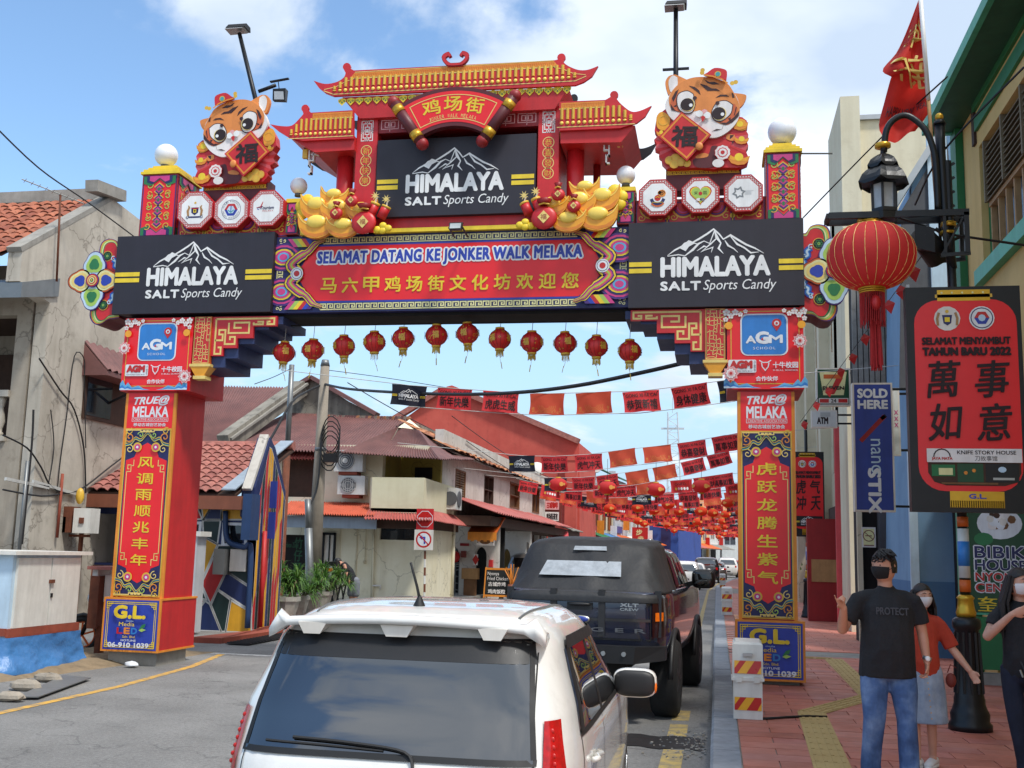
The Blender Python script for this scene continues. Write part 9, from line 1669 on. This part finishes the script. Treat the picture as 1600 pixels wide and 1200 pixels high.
# ================================================================== BUNTING, LANTERNS, WIRES
def flag(kind):
 t=thing('bunting_flag','x','flag',(0,0,0));m_={'h':'flag_black','o':'flag_orange'}.get(kind,'flag_red');S2=lambda x,z:V((x,.05*math.sin(x*9+z*4)*(-z)*1.8,z+.02*math.sin(x*6)*z))
 b=MB(m_);b.grid(lambda u,v:S2((u-.5)*(1-.04*math.sin(v*3.1)),-v*.58),14,5,m_);b.build('cloth',t,local=True);a=MB().frame((0,-.014,0),(1,0,0),(0,0,1),(0,-1,0),.002)
 if kind=='h':himalaya(a,0,-.29,.56,.48,False)
 elif kind=='o':
  for r in(.10,.15,.2,.25):a.a_line(arc(0,-.36,r,170,370,14,r*.72),.008,'gold_ink')
  for s_ in(-1,1):
   for k in range(4):a.a_spiral(s_*(.18+.07*k),-.52+.03*(k%2),.035,1.1,.007,'gold_ink',1,s_,8)
   a.a_text('虎' if s_<0 else '年',s_*.39-.04,-.46,s_*.39+.04,-.38,'gold_ink')
 elif kind=='ONEZO':
  a.a_rect(-.36,-.5,.36,-.06,'tape_red');a.up();a.a_text('ONEZO',-.3,-.24,.3,-.12,'ink',.01)
  for k in range(5):a.a_disc(-.26+.13*k,-.4,.05,('gold','pink_pale','flower_white','tag','flower_white')[k],8,1,0,.07)
 else:a.a_text('GONG XI FA CAI',-.42,-.17,.42,-.07,'ink',.02);a.a_text(kind,-.42,-.52,.42,-.23,'ink',.02);[a.a_disc(s_*.45,-.05,.022,'ink',6)for s_ in(-1,1)]
 for v in a.v:v.y+=.05*math.sin(v.x*9+v.z*4)*(-v.z)*1.8;v.z+=.02*math.sin(v.x*6)*v.z
 a.build('print',t,local=True);return t
FK={}
def put_flag(kind,p,w_,roll,lab,grp):
 if kind not in FK:FK[kind]=flag(kind);o=FK[kind];o['label']=lab
 else:o=dup(FK[kind],None,lab)
 o.location=p;o.scale=(w_,)*3;o.rotation_euler=(rnd.uniform(-.22,.22),roll+rnd.uniform(-.03,.03),rnd.uniform(-.22,.22));o['group']=grp
nm={'h':'black sponsor','o':'orange ornamental'}
rows=[(22,57,'nearest',[('h',640,602),('新年快樂',711,607),('虎虎生威',783,612),('o',855,615),('o',927,613),('恭贺新禧',1001,611),('身体健康',1076,602),('h',1149,592)]),(31,43,'second',[('h',815,712),('新年快樂',866,713),('虎气冲天',919,710),('o',971,703),('o',1026,697),('恭喜發財',1080,690),('萬事如意',1133,680)]),(38,35,'third',[('h',868,747),('新年快樂',911,746),('虎气冲天',948,742),('o',994,736),('o',1037,728),('恭喜發財',1081,719),('萬事如意',1121,708)]),(43,33,'fourth',[('新年快樂',943,758),('虎气冲天',977,757),('o',1010,753),('ONEZO',1064,750),('恭喜發財',1100,745),('萬事如意',1128,741)])]
ordn='first second third fourth fifth sixth seventh eighth ninth tenth eleventh twelfth thirteenth fourteenth fifteenth sixteenth seventeenth eighteenth nineteenth twentieth'.split()
for Y,wp,rn,fl in rows:
 pts=[aY(px,py,Y)for _,px,py in fl]
 for i,((k,px,py),p)in enumerate(zip(fl,pts)):
  a,c=pts[max(i-1,0)],pts[min(i+1,len(pts)-1)];roll=-math.atan2(c.z-a.z,c.x-a.x);W=wp/F_PX*(Y*1.02)
  lab='%s flag, %s from the left in the %s bunting row'%(nm.get(k,'red '+k if k!='ONEZO' else 'bright red cup-print'),ordn[i],rn);put_flag(k,p,W,roll,lab,'bunting flags over the street')
 for dz,s_ in((0,''),(-.6*W,'')):
  b=MB('wire_white');q=[V((-9.3,Y,pts[0].z+.35))]+[p+V((0,0,dz))for p in pts]+[V((3.5,Y,pts[-1].z+.25+dz))];q=q if dz==0 else q[1:-1];b.tube(q,.008,4);o=b.build('bunting_line');tag(o,'%s line of the %s bunting row'%('upper' if dz==0 else 'lower',rn),'line')
rown=5;Y=49;kk=['新年快樂','o','虎气冲天','ONEZO','o','恭喜發財','萬事如意','h'];n=0
while Y<132:
 b=MB('wire_white');xb=bend(Y);z0=4.75+.25*math.sin(Y);b.tube([(-9+xb+1.2*i,Y,z0+.6-.13*i*(10-i)/4+.05*i)for i in range(11)],.01,4);tag(b.build('bunting_line'),'thin line of the %s bunting row counted from the gateway'%ordn[rown-1],'line','far bunting lines')
 for i in range(11):x=-8.4+1.02*i;u=(x+9)/1.2;n+=1;put_flag(kk[(i*3+n//11)%8],(x+xb,Y,z0+.6-.13*u*(10-u)/4+.05*u-.02),.88,-.04*(u-5)-.03,'%s flag, %s from the left in the %s bunting row'%(nm.get(kk[(i*3+n//11)%8],'red'),ordn[i],ordn[rown-1]),'far bunting flags')
 Y+=6.2;rown+=1
def slantern(m_):
 t=thing('street_lantern_red','x','lantern',(0,0,0));t.name='festival_lantern';b=MB(m_);b.lathe([(.09,-.19)]+[(.29*math.cos(math.radians(a))**.8,.2*math.sin(math.radians(a)))for a in range(-70,71,14)]+[(.09,.19)],(0,0,0),20,m_);b.build('shade',t,local=True);b=MB('gold')
 for s_ in(-1,1):b.cyl((0,0,s_*.19),(0,0,s_*.23),.09,None,12,'gold')
 for i in range(4):a=i*1.57+.5;b.frame((.293*math.cos(a),.293*math.sin(a),0),(-math.sin(a),math.cos(a),0),(0,0,1),(math.cos(a),math.sin(a),0),.003);b.a_disc(0,0,.07,'gold_ink',8);b.a_disc(.09,0,.04,'gold_ink',6)
 b.build('gold_trim',t,local=True);b=MB('tassel_red');b.cyl((0,0,-.23),(0,0,-.42),.035,.05,8,'tassel_red');b.tube([(0,0,.2),(0,0,.9)],.006,4,'wire');b.build('tassel',t,local=True);return t
l1,l2=slantern('lantern_skin'),slantern('lantern_skin2');g_='festival lanterns strung over the street'
for i,(px,py)in enumerate(((872,757),(949,762),(1025,765),(1096,760))):
 o=l1 if i==0 else dup(l1);o.location=aY(px,py,34);o['group']=g_;o['label']=('first','second','third','fourth')[i]+' of the four largest red lanterns over the pickup, counted from the left'
first=True
for yi,(Y,sp_)in enumerate(((51,(-4.9,-3.6,-2.2,-.7,.5,1.4)),(57,(-5.5,-3.2,-1.9,-.2,1.2)),(64,(-4.6,-3,-1.2,.4,1.9)),(72,(-5,-3.1,-1.6,0,1.7)),(81,(-4.4,-2.6,-.8,1,2.4)),(91,(-5,-3,-1,.8,2.3)),(102,(-4,-2,0,2)),(114,(-4,-2,0,2)))):
 for xi,x in enumerate(sp_):o=l2 if first else dup(l2);first=False;o.location=(x+bend(Y),Y,4.0+.25*math.sin(x*2+Y));o.rotation_euler.z=x;o['group']='far festival lanterns';o['label']='small orange-red lantern, %s from the left in the %s far lantern row'%(ordn[xi],ordn[yi])
p=aY(1000,824,70);b=MB('tape_red');b.box(p.x-.5,70,p.z-1.9,p.x+.5,70.04,p.z,'tape_red');o=b.build('vertical_banner');tag(o,'tall vertical red banner with pale characters among the far lanterns','banner');a=MB().frame((0,70,0));[a.a_text(c_,p.x-.25+.1*(i%2),p.z-.5-.42*i,p.x+.15+.1*(i%2),p.z-.12-.42*i,'cream_print',.03)for i,c_ in enumerate('步步高升')];a.build('lettering',o)
YP2=29.5;t=thing('utility_pole','thick concrete utility pole with cable coils behind the planters','utility pole',aY(488,945,YP2));b=MB('concrete_pole');p0,p1=aY(487,950,YP2),aY(508,572,YP2);b.tube([p0,p1],[.22,.13],14,'concrete_pole');b.cyl(p1,p1+V((0,0,.18)),.14,.1,12,'metal_grey');b.build('pole',t);b=MB('metal_dark')
for py in(705,820,860):k=(950-py)/378;p=p0.lerp(p1,k);b.cyl(p-V((0,0,.05)),p+V((0,0,.05)),.20-.05*k,None,14,'metal_grey')
b.box(*(p0.lerp(p1,.61)+V((.2,-.3,-.12))),*(p0.lerp(p1,.61)+V((.6,-.1,.12))),'plastic_black');b.build('junction_box',t);b=MB('wire')
for k in range(5):c=p0.lerp(p1,.63+.02*k)+V((.35,-.2,0));b.tube([c+V((.28*math.cos(a),.05*math.sin(3*a),.5*math.sin(a)))for a in[i*math.tau/14 for i in range(15)]],.018,5)
b.build('cable_coil',t)
for nm_,y0,x0,x1,y1,r,m_,lab in(('rusty_pole',950,436,456,570,.09,'rust','thin rusty steel pole left of the concrete utility pole'),('grey_pipe',900,484,481,780,.11,'metal_grey','short grey galvanised pipe standing against the concrete utility pole')):
 b=MB(m_);p0_,p1_=aY(x0,y0,27.5 if r<.1 else 29),aY(x1,y1,27.5 if r<.1 else 29);pm=p0_.lerp(p1_,.62);b.tube([V((p0_.x,p0_.y,0)),p0_,pm],r,10,m_);b.tube([pm,p1_],r*.8,10,'metal_grey');tag(b.build(nm_),lab,'pole')
def wire(pts,r,lab,m_='wire'):b=MB(m_);b.tube([V(x)for x in bez(pts,5)],r,5,m_);tag(b.build('cable'),lab,'cable')
T=aY(507,600,YP2)
wire([T,aY(540,607,27),aY(600,612,24),aY(700,616,21),aY(800,614,19),aY(900,603,17.5),aY(1000,583,16.6),aY(1074,566,16.1)],.035,'thick black cable from the concrete pole sweeping across to the right gateway bracket')
wire([T,aY(480,612,29),aY(455,630,27.4),aY(420,690,26),aY(398,708,25.4),aY(315,722,24)],.035,'thick black cable from the concrete pole down to the pink tiled roof')
wire([aY(-30,175,12),aY(60,262,14),aY(140,318,16),aY(230,385,18)],.012,'thin wire crossing the blue sky at the upper left')
wire([aY(503,690,YP2-.3),aY(496,760,YP2-.3),aY(484,790,YP2-.5)],.03,'black cable running down the front of the concrete pole')
wire([aY(310,250,60),aY(1145,238,60)][:0]or[aY(1253,240,24),aY(1300,240,26)],.02,'short wire from the right globe post to the beige building');wire([aY(1255,340,16),aY(1375,217,14),aY(1480,120,12)],.01,'thin wire rising past the black street lantern towards the flag');wire([aY(1600,105,11),aY(1475,235,12),aY(1430,320,13)],.012,'thin dark wire crossing the ochre wall at the right')
wire([aY(510,578,YP2),aY(600,590,30),aY(700,606,32)],.01,'thin high wire from the top of the concrete pole to the red gable');wire([aY(410,400,22),aY(455,580,27.3)][:0]or[aY(456,575,27.3),aY(430,588,24),aY(398,600,21)],.01,'thin wire from the rusty pole towards the left bracket')
for i,(x0_,y0_,z0_,x1_,y1_,z1_)in enumerate(((-9.4,38,6.6,-9.2,75,6.4),(-9.3,40,5.9,-9.2,80,5.6),(-9.4,60,5.2,3.4,66,6.2),(-9.2,76,6.0,-6,110,5.2),(-12,34,7.2,-9.3,62,6.4))):b=MB('wire');b.tube(sag((x0_,y0_,z0_),(x1_,y1_,z1_),.5),.018,4);tag(b.build('cable'),('upper','lower','crossing','farther','roof-level')[i]+' dark cable slung along the left shophouse fronts','cable')
for i,(px,py,r)in enumerate(((444,978,.3),(462,974,.27),(480,969,.27),(499,964,.28),(514,958,.24))):
 p=aG(px,py,.0);t=thing('planter',('nearest flared concrete planter, beside the painted wall','second flared planter from the painted wall','middle flared planter of the five','fourth flared planter, under the concrete pole','farthest flared planter, next to the bending person')[i],'planter',p,'planters in a row by the corner house');b=MB('pot');b.smooth=False;b.rings([[p+V((r*k*math.cos(a+.39),r*k*math.sin(a+.39),z))for a in[j*math.pi/4 for j in range(8)]]for k,z in((.6,0),(1.05,.55),(1.15,.56),(1.15,.66),(1.0,.66),(1.0,.58))],'pot');b.build('pot',t);b=MB('trunk');hs=[]
 for j in range(4+i%2):a=rnd.random()*6.28;h=rnd.uniform(.5,1.0)if j else .45;q=p+V((.15*math.cos(a),.15*math.sin(a),.6));e=q+V((.3*math.cos(a),.3*math.sin(a),h-.35));b.tube([q,q.lerp(e,.5)+V((0,0,.04)),e],[.035,.028,.022],6,'trunk');hs.append(e)
 b.build('stem',t);b=MB('leaf')
 for e in hs:
  for j in range(58):
   a=rnd.random()*6.28;el=rnd.uniform(-.35,1.35);L_=rnd.uniform(.32,.62);d=V((math.cos(a)*math.cos(el),math.sin(a)*math.cos(el),math.sin(el)));s_=V((-math.sin(a),math.cos(a),0))*.016;m1=e+d*L_*.5;m2=e+d*L_-V((0,0,.12+.16*L_));b.poly([e-s_*.5,e+s_*.5,m1+s_,m1-s_]);b.poly([m1-s_,m1+s_,m2])
 o=b.build('leaves',t);o['kind']='stuff'
p=aG(521,962);t=thing('folding_stand','black folding metal stand with an orange lamp next to the bending person','stand',p);b=MB('metal_dark')
for k in range(4):b.obox(p+V((-.3+.15*k,0,0)),p+V((-.1+.15*k,.1,1.2)),.035,.035);b.obox(p+V((-.1+.15*k,0,0)),p+V((-.35+.15*k,.1,1.0)),.03,.03)
b.box(p.x-.35,p.y-.05,1.15,p.x+.3,p.y+.2,1.25,'plastic_black');b.box(p.x-.3,p.y-.08,1.3,p.x+.05,p.y+.2,1.42,'plastic_black');b.build('frame',t);b=MB('tl_amber');b.box(p.x-.28,p.y-.1,1.16,p.x-.05,p.y-.06,1.25,'tl_amber');b.build('lamp',t)
p=aY(663,948,33.0);p.z=0;p1=aY(665,797,p.y);t=thing('traffic_sign','red and white striped post with a stop-shaped no entry sign over a round no-turn sign','traffic sign',p);b=MB('plastic_white');n_=12
for k in range(n_):b.cyl(p.lerp(p1,k/n_),p.lerp(p1,(k+1)/n_),.035,None,8,'rust' if k%2==0 else 'plastic_white',(False,False))
b.build('post',t);Ys=p.y-.08;c=aY(664,811,Ys);k=.29;b=MB('tape_red');b.box(c.x-.27,Ys+.002,c.z-.32,c.x+.27,Ys+.03,c.z+.32,'red');a=b.frame((c.x,Ys,c.z));O8=lambda r:[(r*math.cos(math.pi/8+i*math.pi/4),r*math.sin(math.pi/8+i*math.pi/4))for i in range(8)];a.a_poly(O8(.27),'white');a.up();a.a_poly(O8(.25),'tape_red');a.up();a.a_text('BERHENTI',-.2,-.045,.2,.045,'white',.03);b.build('octagon_plate',t)
c=aY(662,843,Ys);b=MB('white');b.box(c.x-.3,Ys,c.z-.32,c.x+.3,Ys+.03,c.z+.3,'offwhite');a=b.frame((c.x,Ys,c.z));a.a_disc(0,0,.25,'tape_red',24);a.up();a.a_disc(0,0,.2,'white',24);a.up();a.a_line([(.03,-.14),(.03,.06),(-.08,.06)],.05,'blue');a.a_poly([(-.14,.06),(-.05,.13),(-.05,-.01)],'blue');a.up();a.a_line([(-.15,.15),(.15,-.15)],.035,'tape_red');b.build('round_plate',t)
p=aG(776,940,.02);t=thing('chalkboard','wooden A-frame chalkboard with chalk writing outside the white shophouse','signboard',p);b=MB('timber_pale');w_,h=.48,1.15
for s_ in(-1,1):b.obox(p+V((s_*w_,0,0)),p+V((s_*w_*.95,.18,h+.05)),.07,.04,'orange');b.obox(p+V((s_*w_,.55,0)),p+V((s_*w_*.95,.2,h+.05)),.05,.04,'orange')
b.obox(p+V((-w_,.18,h)),p+V((w_,.18,h)),.04,.07,'orange');b.obox(p+V((-w_,.03,.2)),p+V((w_,.03,.2)),.04,.07,'orange');b.build('frame',t);b=MB('chalk');b.hexa([p+V((-w_+.03,.03,.2)),p+V((w_-.03,.03,.2)),p+V((w_-.03,.05,.2)),p+V((-w_+.03,.05,.2))],[p+V((-w_+.03,.17,h)),p+V((w_-.03,.17,h)),p+V((w_-.03,.19,h)),p+V((-w_+.03,.19,h))]);a=b.frame(p+V((0,.085,h*.55)),(1,0,0),(0,.15,1),(0,-1,0),.03)
a.step=.02;a.a_text('Nyonya\nFried Chicken',-.38,.12,.38,.42,'flower_white');a.a_text('古城炸鸡',-.34,-.1,.3,.06,'flower_white',.02);a.a_text('鸡肉饭粒',-.34,-.36,.3,-.2,'flower_white',.02);b.build('board',t)
p=aG(735,930,.15);t=thing('crate_stand','small stack of two orange-brown boxes against the arcade wall','boxes',p);b=MB('timber_pale');b.box(p.x-.3,p.y-.3,.75,p.x+.3,p.y+.1,1.15,'timber_pale');b.build('upper_box',t);b=MB('timber');b.box(p.x-.22,p.y-.24,.14,p.x+.22,p.y+.05,.748,'timber');b.build('lower_box',t)
p=aG(800,935,.15);b=MB('flower_white');b.lathe([(.2,0),(.16,.5),(.14,.5)],p,10,'brown_gutter');[b.tube([p+V((0,0,.5)),p+V((.3*math.cos(i),.3*math.sin(i),1+.1*(i%3)))],.02,4,'orange')for i in range(7)];tag(b.build('pot_stand'),'brown pot with orange sticks beside the parked grey car','pot')
p0=V((-9.28,13.35,0));p1=V((-9.28,14.95,0));t=thing('electrical_cabinet','large dented white electrical cabinet with padlocked double doors wrapped in blue sheeting below','cabinet',(-9.8,14.2,0));zt=aY(60,862,14.3).z;zd=aX(60,975,-9.2).z;zm=.62
b=MB('plastic_white');b.box(-10.6,13.35,.08,-9.3,14.95,zt-.04,'sky_pale');b.build('body',t);b=MB('plastic_white');b.box(-10.7,13.25,zt-.04,-9.2,15.1,zt+.01,'plastic_white');b.build('lid',t)
for y0,y1 in((13.42,14.17),(14.2,14.9)):b=MB('plastic_white');b.box(-9.3,y0,zm,-9.262,y1,zt-.08,'plastic_white');d_=b.build('door',t)
b=MB('rust');b.box(-9.262,14.14,1.2,-9.23,14.24,1.25,'rust');b.box(-9.262,14.2,1.0,-9.24,14.23,1.06,'plastic_black');b.build('padlock',t)
b=MB('kerb_red');b.box(-9.305,13.33,zm-.12,-9.25,14.97,zm-.005,'kerb_red');b.box(-10.62,13.32,zm-.1,-9.305,13.348,zm,'kerb_red');b.build('red_band',t)
def tarp(u,v):
 q=u*2.9;z=(zm-.12)*(1-v)+.03*v
 if q<1.3:x,y=-10.6+q,13.3;n_=V((0,-1,0))
 else:x,y=-9.27,13.3+(q-1.3)*1.06;n_=V((1,0,0))
 return V((x,y,z))+n_*(.03+.16*v*v+.11*v*noise.noise(V((q*2.2,v*2,1)))+.04*abs(noise.noise(V((q*6+v*4,v*5,5)))))
b=MB('tarp');b.grid(tarp,60,14,'tarp');b.build('blue_sheeting',t)
q=aX(147,975,-8.95*1.0);b=MB('offwhite');p,q=aY(138,975,15.9),aY(158,890,15.9);t=thing('post_box','narrow weathered cream and rust service box between the cabinet and the pillar','service box',(p.x,15.9,0));b.box(p.x,15.9,.5,q.x-.05,16.3,q.z,'plastic_white');b.box(q.x-.16,15.88,.45,q.x,16.3,q.z-.1,'rust');b.build('box',t);b=MB('kerb_red');b.box(p.x-.05,15.82,q.z,q.x+.25,16.4,q.z+.05,'clay_pink');b.box(p.x+.1,15.95,0,p.x+.18,16.1,.5,'rust');b.build('cap',t);b=MB('plastic_white');b.box(q.x+.02,16,q.z-.5,q.x+.2,16.1,q.z-.08,'offwhite');b.build('side_panel',t)
c=aG(146,1016);c=V((c.x+.05,16.6,0));t=thing('motorcycle','small motorcycle with bright orange wheel rims parked behind the left gateway pillar','motorcycle',c);c=V((0,0,0))
for dx in(0,1.22):
 b=MB('tyre');n=24;rs=[]
 for i in range(n+1):a=math.tau*i/n;rs.append((dx+.25*math.cos(a),0,.29+.25*math.sin(a)))
 b.tube(rs,.045,8,'tyre');w_=b.build('wheel',t,local=True);b=MB('orange_deep');b.tube([(dx+.205*math.cos(math.tau*i/n),0,.29+.205*math.sin(math.tau*i/n))for i in range(n+1)],.018,6,'orange_deep');[b.obox((dx,0,.29),(dx+.2*math.cos(i*math.tau/5+.3),0,.29+.2*math.sin(i*math.tau/5+.3)),.03,.03,'orange_deep')for i in range(5)];b.build('rim',w_,local=True)
b=MB('plastic_black');b.tube([(.0,0,.29),(.12,0,.62),(.2,0,.95)],.035,6,'metal_dark');b.tube([(-.28,0,.36),(-.2,0,.56),(0,0,.61),(.2,0,.55)],.04,6,'plastic_black');b.hexa([(.15,-.1,.5),(.95,-.1,.35),(.95,.1,.35),(.15,.1,.5)],[(.15,-.1,.9),(.6,-.12,.6),(.6,.12,.6),(.15,.1,.9)],'car_red');b.hexa([(.6,-.11,.55),(1.35,-.09,.65),(1.35,.09,.65),(.6,.11,.55)],[(.6,-.11,.75),(1.4,-.08,.85),(1.4,.08,.85),(.6,.11,.75)],'plastic_black');b.build('body',t,local=True)
b=MB('metal_dark');b.tube([(.22,-.3,1.02),(.2,0,1.0),(.22,.3,1.02)],.018,6,'metal_dark');b.ball((.13,0,.88),(.09,.09,.1),10,7,'glass_lamp');b.tube([(.2,.25,1.0),(.2,.3,1.2)],.01,5);b.ball((.2,.32,1.23),(.02,.06,.04),8,5,'plastic_black');b.build('handlebar',t,local=True);t.rotation_euler.z=.35
